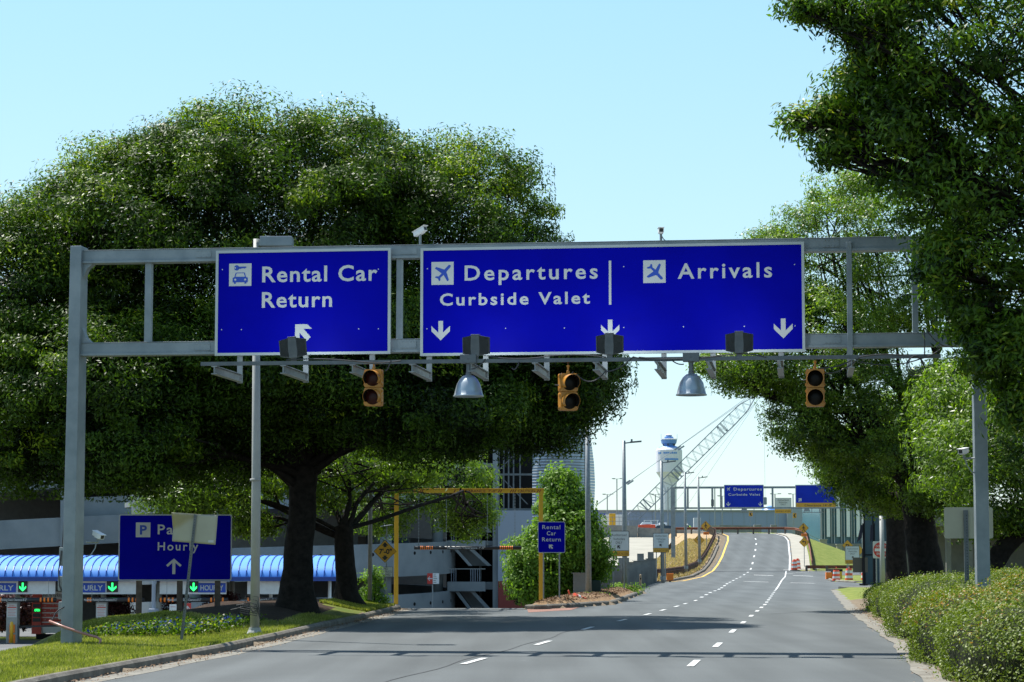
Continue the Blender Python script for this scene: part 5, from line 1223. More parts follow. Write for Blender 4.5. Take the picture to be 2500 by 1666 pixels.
for s_, x0, x1, yb, yt in (('Authorized', 1898, 1925, 1223.5, 1219.5), ('Vehicles', 1901, 1922, 1229, 1225), ('ONLY', 1905.5, 1918, 1234, 1230.5), ('NO PUBLIC ACCESS', 1894, 1930, 1251, 1247)): stx(o, f, s_, x0, x1, yb, yt, -.024, 'black', 0)
# far gantry
gy2 = -.10; f2 = Fr(1644, 1388, 214, gy2); o = thing('sign_gantry', 'distant slender grey sign gantry across the rising road', 'gantry', f2.o, gy2)
ztp = f2.px(1644, 1190)[1]; uR_ = f2.px(2122, 1388)[0]
for u in (0, uR_): b = MB(); b.box(u - .19, u + .19, -.19, .19, -.5, ztp); b.build('post', 'darkgalv' if u else 'steel', o)
for sy0, sy1 in ((1188.5, 1193.5), (1239, 1243)):
    z1, z0 = f2.px(1660, sy0)[1], f2.px(1660, sy1)[1]; b = MB(); b.box(.19, uR_ - .19, -.1, .1, z0, z1); b.build('beam', 'steel', o)
zt1 = f2.px(1660, 1193.5)[1]; zt0 = f2.px(1660, 1239)[1]
for sx in (1679, 1739, 1886, 1760, 1990): u = f2.px(sx, 1200)[0]; b = MB(); b.box(u - .09, u + .09, -.08, .08, zt0, zt1); b.build('strut', 'galv', o)
b = MB(); u = f2.px(1740, 1228)[0]; z = f2.px(1740, 1228)[1]; b.box(u - .15, u + .12, -.2, -.09, z - .3, z + .3); b.build('camera_box', 'darkgalv', o)
for sx0, sx1 in ((1777, 1855), (1958, 2010)):
    u0, z = f2.px(sx0, 1252); u1, _ = f2.px(sx1, 1252); b = MB(); b.box(u0, u1, -1.1, -1.04, z - .03, z + .03); b.build('lamp_rail', 'galv', o)
    for k_ in range(3):
        u = u0 + (u1 - u0) * (.1 + .36 * k_); b = MB(); b.box(u - .03, u + .03, -1.1, -.1, z - .05, z); b.box(u - .03, u + .03, -.16, -.10, z - .05, zt0); b.build('bracket_arm', 'galv', o)
for sx in (1817, 1969):
    u, z = f2.px(sx, 1247); t = thing('sign_floodlight', 'small grey floodlight under the far %s' % ('Departures sign' if sx < 1900 else 'clearance sign'), 'floodlight', f2.o + f2.ux * u + f2.uy * -1.07 + Vector((0, 0, z - .1)), gy2, 'floodlights of the far gantry'); b = MB(); b.prism([(-.3, 0), (.3, 0), (.22, .25), (-.22, .25)], -.15, .15); b.build('housing', 'galv', t)
def far_sign(label, rect, yel=None):
    t = thing('overhead_sign', label, 'road sign', f2.o, gy2); sx0, sx1, sy0, sy1 = rect
    u0, z1 = f2.px(sx0, sy0, -.2); u1, z0 = f2.px(sx1, sy1, -.2)
    b = MB(); b.box(u0, u1, -.17, -.105, z0, z1); b.build('frame', 'framegrey', t); b = MB(); b.box(u0 + .06, u1 - .06, -.185, -.171, z0 + .06, z1 - .06); b.build('panel', 'farblue', t)
    if yel: zs = f2.px(sx0, yel, -.2)[1]; b = MB(); b.box(u0 + .06, u1 - .06, -.20, -.186, z0 + .06, zs); b.build('yellow_panel', 'signyellow', t)
    return t
t = far_sign('distant blue overhead sign reading Departures Curbside Valet with two down arrows', (1767.5, 1865, 1184, 1240))
tx(t, 'Departures', 1791, 1860, 1198, 1191, fr=f2, yo=-.2, y=-.19, bold=.012, space=1.15); tx(t, 'Curbside Valet', 1778, 1856, 1210.5, 1205, fr=f2, yo=-.2, y=-.19, bold=.016, space=1.15)
u0, u1, z0, z1 = bx(f2, 1774, 1783, 1190, 1199, -.2); b = MB(); b.flat(plane(u0, u1, z0, z1), -.19); b.build('departing_plane_symbol', 'signwhite', t)
for a, c in ((1773, 1783), (1851.5, 1861)): u0, u1, z0, z1 = bx(f2, a, c, 1226, 1236.5, -.2); b = MB(); b.flat(arrow_down(u0, u1, z0, z1), -.19); b.build('arrow', 'signwhite', t)
t = far_sign('distant blue sign with a yellow clearance strip half covered by the right tree', (1941.5, 2042, 1184, 1240), 1228)
tx(t, "Clearance 14'-0\"", 1964, 2032, 1236.5, 1231.5, 'black', fr=f2, yo=-.2, y=-.205, bold=.004, space=1.1)
u0, u1, z0, z1 = bx(f2, 1948, 1957, 1217, 1226, -.2); b = MB(); b.flat(arrow_ul(u0, u1, z0, z1, True), -.19); b.build('arrow', 'signwhite', t)
# barrels
def barrel(label, sx, sy, Y, h=1.0):
    p = at(sx, sy, Y); o = thing('traffic_barrel', label, 'traffic barrel', (p.x, Y, prof(Y)), rng.random() * 3, 'orange and white traffic barrels')
    prof_ = [(.29, .06), (.285, .24), (.27, .25), (.265, .42), (.255, .43), (.25, .60), (.24, .61), (.235, .78), (.225, .79), (.20, .93), (.14, .95)]
    for i in range(5):
        r0, z0 = prof_[2 * i]; r1, z1 = prof_[2 * i + 1]; b = MB(); b.lathe([(r0, z0 * h), (r1, z1 * h)], n=18); b.build('band', ['barrelorange', 'white', 'barrelorange', 'white', 'barrelorange'][i], o, smooth=False)
    b = MB(); b.lathe([(.40, 0), (.40, .04), (.30, .06)], n=18); b.build('rubber_base', 'rubber', o); b = MB(); b.rrect(-.1, .1, .93, 1.02, -.03, .03, .03); b.build('handle', 'barrelorange', o)
barrel('faded orange and white barrel right of the orange attenuator block', 2042, 1422, 166, .88); barrel('bright orange and white barrel left of the dark sign post', 2073, 1423, 165.3); barrel('orange and white barrel half hidden behind the glass booth edge', 2112, 1423, 166)
barrel('orange and white barrel at the start of the right guard rail, nearer one', 1939.5, 1387, 216); barrel('orange and white barrel tucked behind another at the right guard rail', 1947.5, 1385, 218)
p = at(2024, 1409, 172); o = thing('crash_cushion', 'yellow and black crash cushion with an orange block at the tip of the island', 'crash cushion', (p.x, p.y, .1)); b = MB(); b.box(-.22, .22, -.05, .3, .12, .62); b.build('orange_block', 'orange', o); b = MB(); b.box(.55, .95, -.1, 1.2, .08, .68); b.build('yellow_block', 'yellow', o); b = MB(); b.box(.35, 1.0, -.05, 4.0, .68, .86); b.box(.7, .95, .9, 4.0, .2, .68); b.build('beam', 'dark', o)
p = at(2108, 1432, 148); f = Fr(2108, 1432, 148, 0); o = thing('sign_seen_from_behind', 'brown back of a square sign on a dark post at the end of the hedge', 'sign', (p.x, p.y, 0)); dz = p.z
u0, z1 = f.px(2082, 1361.5); u1, z0 = f.px(2119, 1398); b = MB(); b.box(u0, u1, .05, .07, z0 + dz, z1 + dz); b.build('plate', 'brownback', o); b = MB(); b.box(-.06, .06, -.02, .05, 0, f.px(2101, 1340)[1] + dz); b.build('post', 'dark', o); b = MB(); b.box(-.25, .25, -.15, .15, 0, .14); b.build('base', 'rubber', o)
# right hand things
f = Fr(2142, 1420, 112, 0); o, f, y = post_sign('do_not_enter_sign', 'square white sign with a red disc reading DO NOT ENTER behind a concrete pole', 'road sign', (2131, 2172, 1322, 1363.5), 112, 0, 'signwhite', 'signwhite', [(2141, 1432), (2150, 1432)], bw=.01)
c = f.px(2151, 1343); r = f.px(2170, 1343)[0] - c[0]; b = MB(); b.disc(c[0], c[1], r, y, 0, 28); b.build('red_disc', 'red', o); b = MB(); b.rect(c[0] - r * .82, c[0] + r * .82, c[1] - r * .18, c[1] + r * .18, y - .004); b.build('white_bar', 'white', o); b = MB(); b.text('DO NOT', c[0] - r * .66, c[0] + r * .66, c[1] + r * .34, r * .28, y - .004, 0, .02); b.text('ENTER', c[0] - r * .58, c[0] + r * .58, c[1] - r * .62, r * .28, y - .004, 0, .02); b.build('lettering', 'signwhite', o)
for sx, syb, Y, top, r, lb in ((2242, 1410, 86, 1190, .145, 'thick pale concrete pole rising from the hedge before the dark trunks'), (2156, 1424, 106, 1260, .11, 'thinner pale concrete pole in front of the DO NOT ENTER sign')):
    p = at(sx, syb, Y); q_ = at(sx - 4, top, Y); o = thing('concrete_pole', lb, 'pole', (p.x, Y, 0), 0, 'pale concrete poles'); b = MB(); b.tube([(0, 0, 0), (q_.x - p.x, 0, q_.z)], [r, r * .9], 14); b.build('shaft', 'polegrey', o, smooth=True); b = MB(); b.tube([(q_.x - p.x, 0, q_.z), (q_.x - p.x, 0, q_.z + .25)], .05, 8); b.build('top_stub', 'galv', o)
# glass booth with black banners
BY = 150; o = thing('glass_booth', 'dark blue green glass walled building corner behind the hedge', 'building', (at(2112, 1430, BY).x, BY, 0)); x1 = at(2200, 1400, BY).x - o.location.x; zt_ = at(2112, 1255, BY).z
b = MB(); b.box(0, x1, 0, 1.0, 0, zt_); b.build('glass_wall', 'boothglass', o); b = MB()
for i in range(5): x = -.05 + (x1) * i / 4; b.box(x, x + .08, -.05, -.001, 0, zt_)
b.box(-.05, x1, -.06, -.002, zt_ * .42, zt_ * .42 + .07); b.build('mullion', 'dark', o)
for sx, sw in ((2105, -7), (2131, -3)):
    p = at(sx, 1430, 147); o = thing('banner', 'black hanging banner, %s of the pair before the glass booth' % ('left' if sw == -7 else 'right'), 'banner', (p.x, 147, 0), 0, 'black banners'); zt_ = at(sx, 1282, 147).z; zb_ = at(sx, 1325, 147).z
    b = MB(); b.tube([(.12, 0, 0), (.12, 0, zt_ + .1)], .06, 8); b.build('pole', 'dark', o); b = MB(); b.prism([(-.04, zt_), (.10, zt_), (.02, zb_ + .3), (-.30, zb_)] if sw == -7 else [(-.1, zt_), (.10, zt_), (.10, zb_ + .3), (-.16, zb_)], -.03, .01); b.build('cloth', 'darkcloth', o)
# far terminal, its glass wing, railings
TY = 420; o = thing('terminal_building', 'long plain blue grey wall of a low terminal building across the background', 'building', (0, TY, 0))
a = at(1380, 1247, TY); c = at(1920, 1249, TY); e = at(2011, 1249, TY)
b = MB(); b.box(a.x, c.x, 0, 30, -5, a.z); b.build('wall', 'bluewall', o); b = MB(); b.box(a.x, c.x, -.25, 0, a.z - .12, a.z + .12); b.build('roof_edge', 'polegrey', o)
b = MB(); b.box(c.x, e.x, -1, 30, -5, a.z + .5); b.build('pale_wing', 'palewall', o)
b = MB()
for sx in range(1480, 1920, 28): x = at(sx, 1270, TY).x; b.box(x, x + .05, -.03, -.001, -5, a.z - .12)
b.build('panel_joint', 'galv', o)
WY = 330; p = at(2003, 1330, WY); o = thing('glass_hall', 'tall hall of teal glass strips between white vertical fins', 'building', (p.x, WY, 0)); x1 = at(2170, 1300, WY).x - p.x; zt_ = at(2010, 1180, WY).z; zb_ = at(2010, 1327, WY).z
b = MB(); b.box(0, x1, 0, 20, -1, zt_); b.build('glass_wall', 'teal', o)
for i in range(8):
    x = .15 + i * 1.40
    b = MB(); b.box(x - .10, x + .06, -.5, -.002, zb_, zt_); b.build('fin', 'galv', o); b = MB(); b.box(x + .68, x + 1.16, -.7, -.6, zb_ + .9, zt_); b.build('white_blade', 'white', o); b = MB(); b.box(x + .38, x + .44, -.35, -.002, zb_, zt_); b.build('mullion', 'white', o)
b = MB(); b.box(0, x1, -.2, -.003, zb_ + 1.1, zb_ + 1.18); b.box(0, x1, -.2, -.003, zb_ + 4.4, zb_ + 4.5); b.build('transom', 'darkgalv', o)
b = MB(); b.box(-1.5, x1, -1.5, -.71, -1, zb_ - .05); b.build('base_wall', 'concrete', o)
for sx0, sx1, sy0, sy1, Y, lb in ((2003, 2019, 1319, 1345, 300, 'left pale concrete pier at the ramp railing'), (2044, 2056, 1331, 1358, 292, 'right pale concrete pier at the ramp railing')):
    a, c = at(sx0, sy1, Y), at(sx1, sy0, Y); t = thing('concrete_pier', lb, 'pier', (a.x, Y, 0), 0, 'pale piers at the ramp'); b = MB(); b.box(0, c.x - a.x, 0, .8, a.z - 3, c.z); b.box(-.08, c.x - a.x + .08, -.08, .88, c.z, c.z + .12); b.build('pier', 'paleconcrete', t)
t = thing('metal_railing', 'slanted railing of wavy silver bars between the two concrete piers', 'railing', (at(2019, 1330, 296).x, 296, 0)); a = at(2019, 1327, 296); c = at(2044, 1343, 296); b = MB()
for i in range(6): dz_ = -i * .22; b.bar((0, 0, a.z + dz_), (c.x - a.x, 0, c.z + dz_), .05, .07)
b.build('rails', 'galv', t)
t = thing('metal_railing', 'long thin silver railing along the crest behind the right guard rail', 'railing', (at(1850, 1290, 312).x, 312, 0)); a = at(1850, 1285, 312); c = at(1985, 1302, 312); e = at(2010, 1322, 312); b = MB()
for dz_ in (0, -.35, -.7): b.bar((0, 0, a.z + dz_), (c.x - a.x - 3, 0, a.z + dz_), .05, .06); b.bar((c.x - a.x - 3, 0, a.z + dz_), (e.x - a.x, 0, e.z + dz_), .05, .06)
b.build('rails', 'galv', t); b = MB()
for i in range(7): x = (c.x - a.x) * i / 7; b.box(x - .03, x + .03, -.03, .03, a.z - 1.3, a.z)
b.build('railing_post', 'galv', t)
for sx0, sx1, sy0, sy1, Y, lb in ((1841, 1859, 1281.5, 1291, 308, 'left concrete block on the crest behind the guard rail'), (1882, 1897, 1281.5, 1291.5, 308, 'right concrete block on the crest behind the guard rail')):
    a, c = at(sx0, sy1, Y), at(sx1, sy0, Y); t = thing('concrete_block', lb, 'block', (a.x, Y, 0), 0, 'concrete blocks on the crest'); b = MB(); b.box(0, c.x - a.x, 0, .8, 4.0, c.z); b.build('block', 'concrete', t, bevel=.04)
# parapets of the upper roadway
def parapet(label, p0, p1, top0, top1, h, Y0, Y1, m='concrete'):
    a, c = at(p0, top0, Y0), at(p1, top1, Y1); o = thing('concrete_barrier', label, 'barrier', (a.x, a.y, 0), 0, 'concrete barriers of the upper roadway'); d = Vector((c.x - a.x, c.y - a.y, 0)); n = nrm(Vector((-d.y, d.x, 0))) * .16; b = MB()
    b.add([tuple(-n + Vector((0, 0, a.z - h))), tuple(d - n + Vector((0, 0, c.z - h))), tuple(d - n * .6 + Vector((0, 0, c.z))), tuple(-n * .6 + Vector((0, 0, a.z))), tuple(n + Vector((0, 0, a.z - h))), tuple(d + n + Vector((0, 0, c.z - h))), tuple(d + n * .6 + Vector((0, 0, c.z))), tuple(n * .6 + Vector((0, 0, a.z)))], [(0, 1, 2, 3), (5, 4, 7, 6), (3, 2, 6, 7), (1, 5, 6, 2), (4, 0, 3, 7)]); b.build('barrier', m, o)
parapet('tall grey concrete barrier at the left end of the upper roadway', 1440, 1556, 1283, 1284, 1.55, 300, 300); parapet('lower grey concrete barrier in the middle of the upper roadway', 1556.5, 1670, 1288, 1292, 1.25, 300.2, 300.2); parapet('grey concrete barrier curving down to the left guard rail', 1670.5, 1752, 1292, 1302, 1.3, 300.4, 292)
parapet('pale concrete barrier on the far side of the crest', 1715, 1820, 1283, 1284, 1.2, 340, 340, 'paleconcrete'); parapet('grey concrete barrier at the right of the crest road', 1756, 1845, 1282, 1284, .9, 325, 325)
# white signs, yellow cabinet and fence by the crane
for sx0, sx1, sy0, sy1, Y, m, lb in ((1487.5, 1503, 1254, 1273, 360, 'yellow', 'yellow site cabinet near the crane foot'), (1467, 1530, 1257, 1282, 375, 'white', 'white site container near the crane foot'), (1694, 1711, 1265, 1287, 318, 'signwhite', 'pale tall panel box beside the worker')):
    a, c = at(sx0, sy1 + 12, Y), at(sx1, sy0, Y); t = thing('site_cabinet' if m != 'white' else 'site_container', lb, 'cabinet' if m != 'white' else 'container', (a.x, Y, 0)); b = MB(); b.box(0, c.x - a.x, 0, 1, a.z, c.z); b.build('box', m, t, bevel=.03); b = MB(); b.box(.08, c.x - a.x - .08, -.02, -.001, a.z + .3, c.z - .15); b.build('door', m, t)
for sx0, sx1, sy0, sy1, lb in ((1452, 1460.5, 1245.5, 1253, 'small blue sign at the left end of the upper roadway'), (1464.5, 1478, 1254, 1258, 'thin blue sign by the site container')):
    a, c = at(sx0, sy1, 330), at(sx1, sy0, 330); t = thing('blue_sign', lb, 'sign', (a.x, 330, 0), 0, 'small blue signs by the crane'); b = MB(); b.box(0, c.x - a.x, 0, .06, a.z, c.z); b.build('plate', 'farblue', t); b = MB(); b.rect(.08, (c.x - a.x) * .8, (a.z + c.z) / 2 - .03, (a.z + c.z) / 2 + .05, -.004); b.build('lettering', 'signwhite', t); b = MB(); b.box(.1, .18, .07, .14, 4.4, c.z); b.build('post', 'galv', t)
t = thing('site_fence', 'thin metal pipe fence in front of the crane foot', 'fence', (at(1462, 1270, 340).x, 340, 0)); a, c = at(1462, 1263, 340), at(1594, 1262.5, 340); b = MB()
for dz_ in (0, -.6, -1.2): b.bar((0, 0, a.z + dz_), (c.x - a.x, 0, a.z + dz_), .05, .06)
for i in range(9): x = (c.x - a.x) * i / 8; b.box(x - .03, x + .03, -.03, .03, 4.4, a.z + .06)
b.build('rails', 'galv', t)
# vehicles on the upper roadway
def car(label, name, X, Y, Z, yaw, kind, paint):
    o = thing(name, label, 'car' if kind == 'sedan' else 'truck', (X, Y, Z), yaw, None)
    if kind == 'sedan':
        side = [(-2.35, .28), (-2.4, .62), (-2.2, .82), (-1.5, .92), (1.1, .95), (2.0, .78), (2.38, .62), (2.4, .3)]
        cab = [(-2.0, .86), (-1.2, 1.36), (-.2, 1.46), (.5, 1.40), (1.3, .93)]; win = [(-1.75, .93), (-1.1, 1.30), (-.2, 1.39), (.42, 1.33), (1.08, .95)]; W_ = .9
    else:
        side = [(-2.8, .45), (-2.85, 1.05), (-.6, 1.08), (1.0, 1.12), (2.5, 1.0), (2.75, .85), (2.8, .42)]
        cab = [(-.7, 1.06), (-.62, 1.95), (.6, 1.95), (1.35, 1.12)]; win = [(-.45, 1.2), (-.42, 1.82), (.5, 1.82), (1.05, 1.2)]; W_ = .95
    b = MB(); b.prism(side, -W_, W_); b.build('body', paint, o, bevel=.07)
    b = MB(); n = len(cab); v = [(x, -W_ * (.97 if i in (0, n - 1) else .78), z) for i, (x, z) in enumerate(cab)] + [(x, W_ * (.97 if i in (0, n - 1) else .78), z) for i, (x, z) in enumerate(cab)]
    b.add(v, [list(range(n - 1, -1, -1)), list(range(n, 2 * n))] + [[i, i + 1, i + n + 1, i + n] for i in range(n - 1)]); cb = b.build('cabin', paint, o)
    for s_ in (-1, 1):
        b = MB(); n = len(win); v = []
        for i, (x, z) in enumerate(win): k_ = (z - win[0][1]) / (max(q_[1] for q_ in win) - win[0][1]); v.append((x, s_ * (W_ * (.97 - .19 * k_) + .012), z))
        b.add(v, [list(range(n)) if s_ > 0 else list(range(n - 1, -1, -1))]); b.build('window', 'glass', o)
        for xw in ((-1.45, 1.45) if kind == 'sedan' else (-1.75, 1.75)):
            b = MB(); r = .33 if kind == 'sedan' else .4; b.lathe([(r * .9, -.11), (r, -.08), (r, .08), (r * .9, .11)], (0, 0, 0), 18, axis='y'); b.v = [(x + xw, y + s_ * (W_ - .08), z + r) for x, y, z in b.v]; wh = b.build('wheel', 'rubber', o)
            b = MB(); b.lathe([(r * .6, -.115), (r * .2, -.13), (r * .2, .13), (r * .6, .115)], (0, 0, 0), 12, axis='y'); b.v = [(x + xw, y + s_ * (W_ - .08), z + r) for x, y, z in b.v]; b.build('rim', 'alu', wh)
    x_ = side[-2][0]
    for s_ in (-.6, .6): b = MB(); b.box(x_ - .06, x_ + .02, s_ - .15, s_ + .15, .55, .7); b.build('headlight', 'white', o)
    return o
p = at(1614, 1290, 312); car('black sedan with curved roof on the upper roadway behind the far gantry post', 'parked_car', p.x, 312, 4.75, R(180), 'sedan', 'carblack')
p = at(1580, 1285, 318); o = car('white pickup truck on the upper roadway left of the black sedan', 'pickup_truck', p.x, 318, 4.75, R(180), 'truck', 'carwhite')
p = at(1592, 1285, 322); o = thing('work_truck', 'white work truck with a boxy frame and rack behind the white pickup', 'truck', (p.x, 322, 4.75), 0); b = MB(); b.box(-1.2, .9, -.8, .8, .5, 1.7); b.build('box_body', 'carwhite', o, bevel=.05); b = MB(); b.box(.95, 2.0, -.8, .8, .5, 1.9); b.build('cab', 'carwhite', o, bevel=.08); b = MB(); b.box(1.1, 1.75, -.815, -.801, 1.25, 1.75); b.build('window', 'glass', o); b = MB()
for x in (-1.1, -.2, .7): b.box(x - .05, x + .05, -.75, -.65, 1.7, 2.2)
b.box(-1.2, .9, -.75, -.68, 2.2, 2.27); b.build('rack', 'white', o)
for xw in (-.7, 1.4): b = MB(); b.lathe([(.3, -.8), (.36, -.76), (.36, .76), (.3, .8)], (xw, 0, .36), 16, axis='y'); b.build('wheel', 'rubber', o)
a, c = at(1558, 1290, 305), at(1600, 1282, 305); o = thing('plastic_barrier', 'low bright orange plastic barrier beside the black sedan', 'barrier', (a.x, 305, 4.6)); b = MB(); w_ = c.x - a.x; b.prism([(0, 0), (w_, 0), (w_, c.z - 4.6), (w_ * .97, c.z - 4.55), (0, c.z - 4.6)], -.15, .15); b.build('barrier', 'barrelorange', o, bevel=.05)
# roadside worker
p = at(1686, 1290, 310); o = thing('person', 'worker with a white helmet and bright vest bending behind the barrier', 'person', (p.x, 310, 4.6)); o['label'] = 'worker with a white helmet and bright vest bending forward behind the concrete barrier'
me = bpy.data.meshes.new('body')
J = [(0, 0, .92), (-.05, 0, 1.15), (-.22, 0, 1.38), (-.33, 0, 1.46), (-.42, 0, 1.56), (.0, -.1, .85), (-.02, -.11, .48), (.05, -.11, .07), (-.1, -.12, .03), (.0, .1, .85), (.02, .11, .48), (.08, .11, .07), (-.07, .12, .03), (-.22, -.19, 1.36), (-.34, -.22, 1.12), (-.46, -.14, .95), (-.52, -.12, .88), (-.22, .19, 1.36), (-.32, .22, 1.12), (-.44, .14, .95), (-.50, .12, .88)]
Ed = [(0, 1), (1, 2), (2, 3), (3, 4), (0, 5), (5, 6), (6, 7), (7, 8), (0, 9), (9, 10), (10, 11), (11, 12), (2, 13), (13, 14), (14, 15), (15, 16), (2, 17), (17, 18), (18, 19), (19, 20)]
Rd = [.15, .15, .16, .06, .09, .09, .065, .05, .04, .09, .065, .05, .04, .06, .045, .035, .03, .06, .045, .035, .03]
me.from_pydata(J, Ed, []); tmp = bpy.data.objects.new('body', me); C.objects.link(tmp)
tmp.modifiers.new('skin', 'SKIN'); ss = tmp.modifiers.new('sub', 'SUBSURF'); ss.levels = 1
for i, sv in enumerate(me.skin_vertices[0].data): sv.radius = (Rd[i], Rd[i]); sv.use_root = (i == 0)
dg = bpy.context.evaluated_depsgraph_get(); bm_ = bpy.data.meshes.new_from_object(tmp.evaluated_get(dg)); bpy.data.objects.remove(tmp)
bm_.materials.clear(); bm_.materials.append(M['darkcloth']); bm_.materials.append(M['skin'])
for pl_ in bm_.polygons:
    if pl_.center.z > 1.47 or (pl_.center.x < -.40 and pl_.center.z < 1.0): pl_.material_index = 1
bo_ = bpy.data.objects.new('body', bm_); C.objects.link(bo_); bo_.parent = o
b = MB(); b.lathe([(.125, 0), (.13, .03), (.12, .09), (.07, .14), (.01, .15)], (-.43, 0, 1.59), 14); b.lathe([(.15, 0), (.15, .012)], (-.45, 0, 1.59), 14); b.build('helmet', 'white', o)
b = MB(); b.tube([(-.02, 0, 1.0), (-.06, 0, 1.15), (-.2, 0, 1.36), (-.25, 0, 1.41)], [.19, .20, .20, .10], 12); b.build('vest', 'hivis', o, smooth=True)
# lamp masts on the horizon
for sx, top, Y, dbl, lb in ((1482.5, 1208, 395, 1, 'short double headed lamp mast, leftmost on the skyline'), (1506, 1170, 390, 1, 'tall double headed lamp mast left of the second street lamp'), (1600, 1208, 398, 1, 'faint lamp mast behind the crane boom'), (1630.5, 1190, 392, 0, 'headless mast in front of the control tower'), (1745, 1190, 392, 0, 'thin mast behind the far gantry'), (1892, 1207, 394, 1, 'lamp mast left above the distant white board'), (1936, 1207, 394, 1, 'lamp mast right above the distant white board'), (1763, 1212, 396, 1, 'lamp mast just left of the far Departures sign')):
    p = at(sx, top, Y); o = thing('lamp_mast', lb, 'lamp post', (p.x, Y, 4.5), 0, 'lamp masts on the skyline'); b = MB(); b.tube([(0, 0, 0), (0, 0, p.z - 4.5)], .09, 8); b.build('pole', 'galv', o)
    if dbl:
        b = MB(); b.bar((-.7, 0, p.z - 4.5), (.95, 0, p.z - 4.45), .08, .06); b.build('arm', 'galv', o)
        for u in (-.55, .75): b = MB(); b.box(u - .28, u + .28, -.2, .2, p.z - 4.48, p.z - 4.36); b.build('lamp_head', 'galv', o)
# control tower
KY = 900.0; p = at(1634.5, 1300, KY); o = thing('control_tower', 'white airport control tower with a blue glass cab, pale against the sky', 'tower', (p.x, KY, 0))
def kz(sy): return at(1634, sy, KY).z
r_ = lambda w: w / 2 * KY / F
b = MB(); b.lathe([(r_(35), -6), (r_(36), kz(1185)), (r_(38), kz(1178)), (r_(47), kz(1166)), (r_(63), kz(1154)), (r_(64), kz(1153)), (r_(64), kz(1126.5)), (r_(64.5), kz(1126)), (r_(64.5), kz(1100)), (r_(60), kz(1097)), (r_(54), kz(1094.5))], n=24); b.build('shaft', 'towerwhite', o)
b = MB(); b.lathe([(r_(54), kz(1094.5)), (r_(48), kz(1092)), (r_(26), kz(1088.5)), (r_(24), kz(1084))], n=24); b.build('roof', 'towerblue', o)
b = MB(); b.lathe([(r_(8), kz(1088)), (r_(8), kz(1082))], n=10)
for k_ in range(6): a = k_ * math.pi / 3 + .3; b.tube([(r_(26) * math.cos(a), r_(26) * math.sin(a), kz(1090)), (r_(33) * math.cos(a), r_(33) * math.sin(a), kz(1083))], .22, 6)
b.build('cab_support', 'darkgalv', o)
b = MB(); b.lathe([(r_(34), kz(1084)), (r_(36), kz(1083.5)), (r_(40), kz(1074.5))], n=12); b.build('glass_cab', 'towerblue', o)
b = MB(); b.lathe([(r_(40.5), kz(1074.5)), (r_(41), kz(1072)), (r_(36), kz(1071.5))], n=12); b.build('cab_roof', 'towerwhite', o)
b = MB(); b.lathe([(r_(22), kz(1071.5)), (r_(22), kz(1067)), (r_(14), kz(1066)), (r_(14), kz(1063)), (r_(10), kz(1061))], n=12); b.build('radar_platform', 'towerblue', o); b = MB(); b.lathe([(r_(15), kz(1064)), (r_(17), kz(1062)), (r_(10), kz(1060))], n=12); b.build('radar_dome', 'towerwhite', o)
b = MB()
for dx in (-19, 20): x = r_(2 * dx); b.tube([(x, 0, kz(1072)), (x, 0, kz(1060))], .07, 5)
b.build('antenna', 'galv', o)
for k_ in range(9):
    a = R(-152 + (0, 10, 29, 38, 47, 56, 65, 74, 83)[k_] + 8); rr_ = r_(64.6); b = MB(); ca, sa = math.cos(a), math.sin(a); hw_ = .33; z0, z1 = kz(1109.5), kz(1105)
    b.add([(rr_ * ca - sa * u, rr_ * sa + ca * u, z) for u, z in ((-hw_, z0), (hw_, z0), (hw_, z1), (-hw_, z1))] + [((rr_ - .3) * ca - sa * u, (rr_ - .3) * sa + ca * u, z) for u, z in ((-hw_, z0), (hw_, z0), (hw_, z1), (-hw_, z1))], [(0, 1, 2, 3), (0, 3, 7, 4), (1, 5, 6, 2), (3, 2, 6, 7)]); b.build('window', 'towerblue', o)
b = MB(); n = 14; v = []
for i in range(n + 1): a = R(-112 + 62 * i / n); v += [(r_(65.2) * math.cos(a), r_(65.2) * math.sin(a), kz(1125)), (r_(65.2) * math.cos(a), r_(65.2) * math.sin(a), kz(1120.5))]
b.add(v, [(2 * i, 2 * i + 2, 2 * i + 3, 2 * i + 1) for i in range(n)]); b.build('window_band', 'towerblue', o)
# lattice crane
QY = 380.0
def qk(sx, sy): p = at(sx, sy, QY); return Vector((p.x, 0, p.z))
o = thing('crawler_crane', 'dark lattice boom crane leaning up to the right in front of the control tower', 'crane', (0, QY, 0))
foot, tip = qk(1512, 1296), qk(1842, 970); d = nrm(tip - foot); up = Vector((-d.z, 0, d.x)); L_ = (tip - foot).length; hw = .92
def ch(s, a, c): k_ = min(1, s / 3.0, (L_ - s) / 3.5 + .15); return foot + d * s + up * (a * hw * k_) + Vector((0, c * hw * k_, 0))
b = MB(); n = 12
for a, c in ((1, 1), (1, -1), (-1, 1), (-1, -1)):
    for i in range(n): b.bar(ch(L_ * i / n, a, c), ch(L_ * (i + 1) / n, a, c), .11, .11)
nn = 44
for i in range(nn):
    s0, s1 = L_ * i / nn, L_ * (i + 1) / nn; f_ = 1 if i % 2 else -1
    for c in (1, -1): b.bar(ch(s0, f_, c), ch(s1, -f_, c), .045, .045)
    for a in (1, -1): b.bar(ch(s0, a, f_), ch(s1, a, -f_), .04, .04)
    if i in (8, 9, 18, 19, 20, 33, 34):
        for c in (1, -1): b.bar(ch(s0, 1, c), ch(s0, -1, c), .12, .12)
b.build('boom', 'cranesteel', o)
b = MB()
for dz_, ex in ((0, 0), (1.4, .8)):
    b.tube([qk(1455 + ex, 1233 + dz_ * 1.2), tip + Vector((.2, .3 * dz_, .7 + dz_ * .2))], .035, 5)
for sx, sy in ((1585, 1270), (1610, 1275), (1660, 1262)): b.tube([qk(sx, sy), tip + Vector((.6, 0, -.4))], .02, 5)
b.build('cable', 'cranesteel', o)
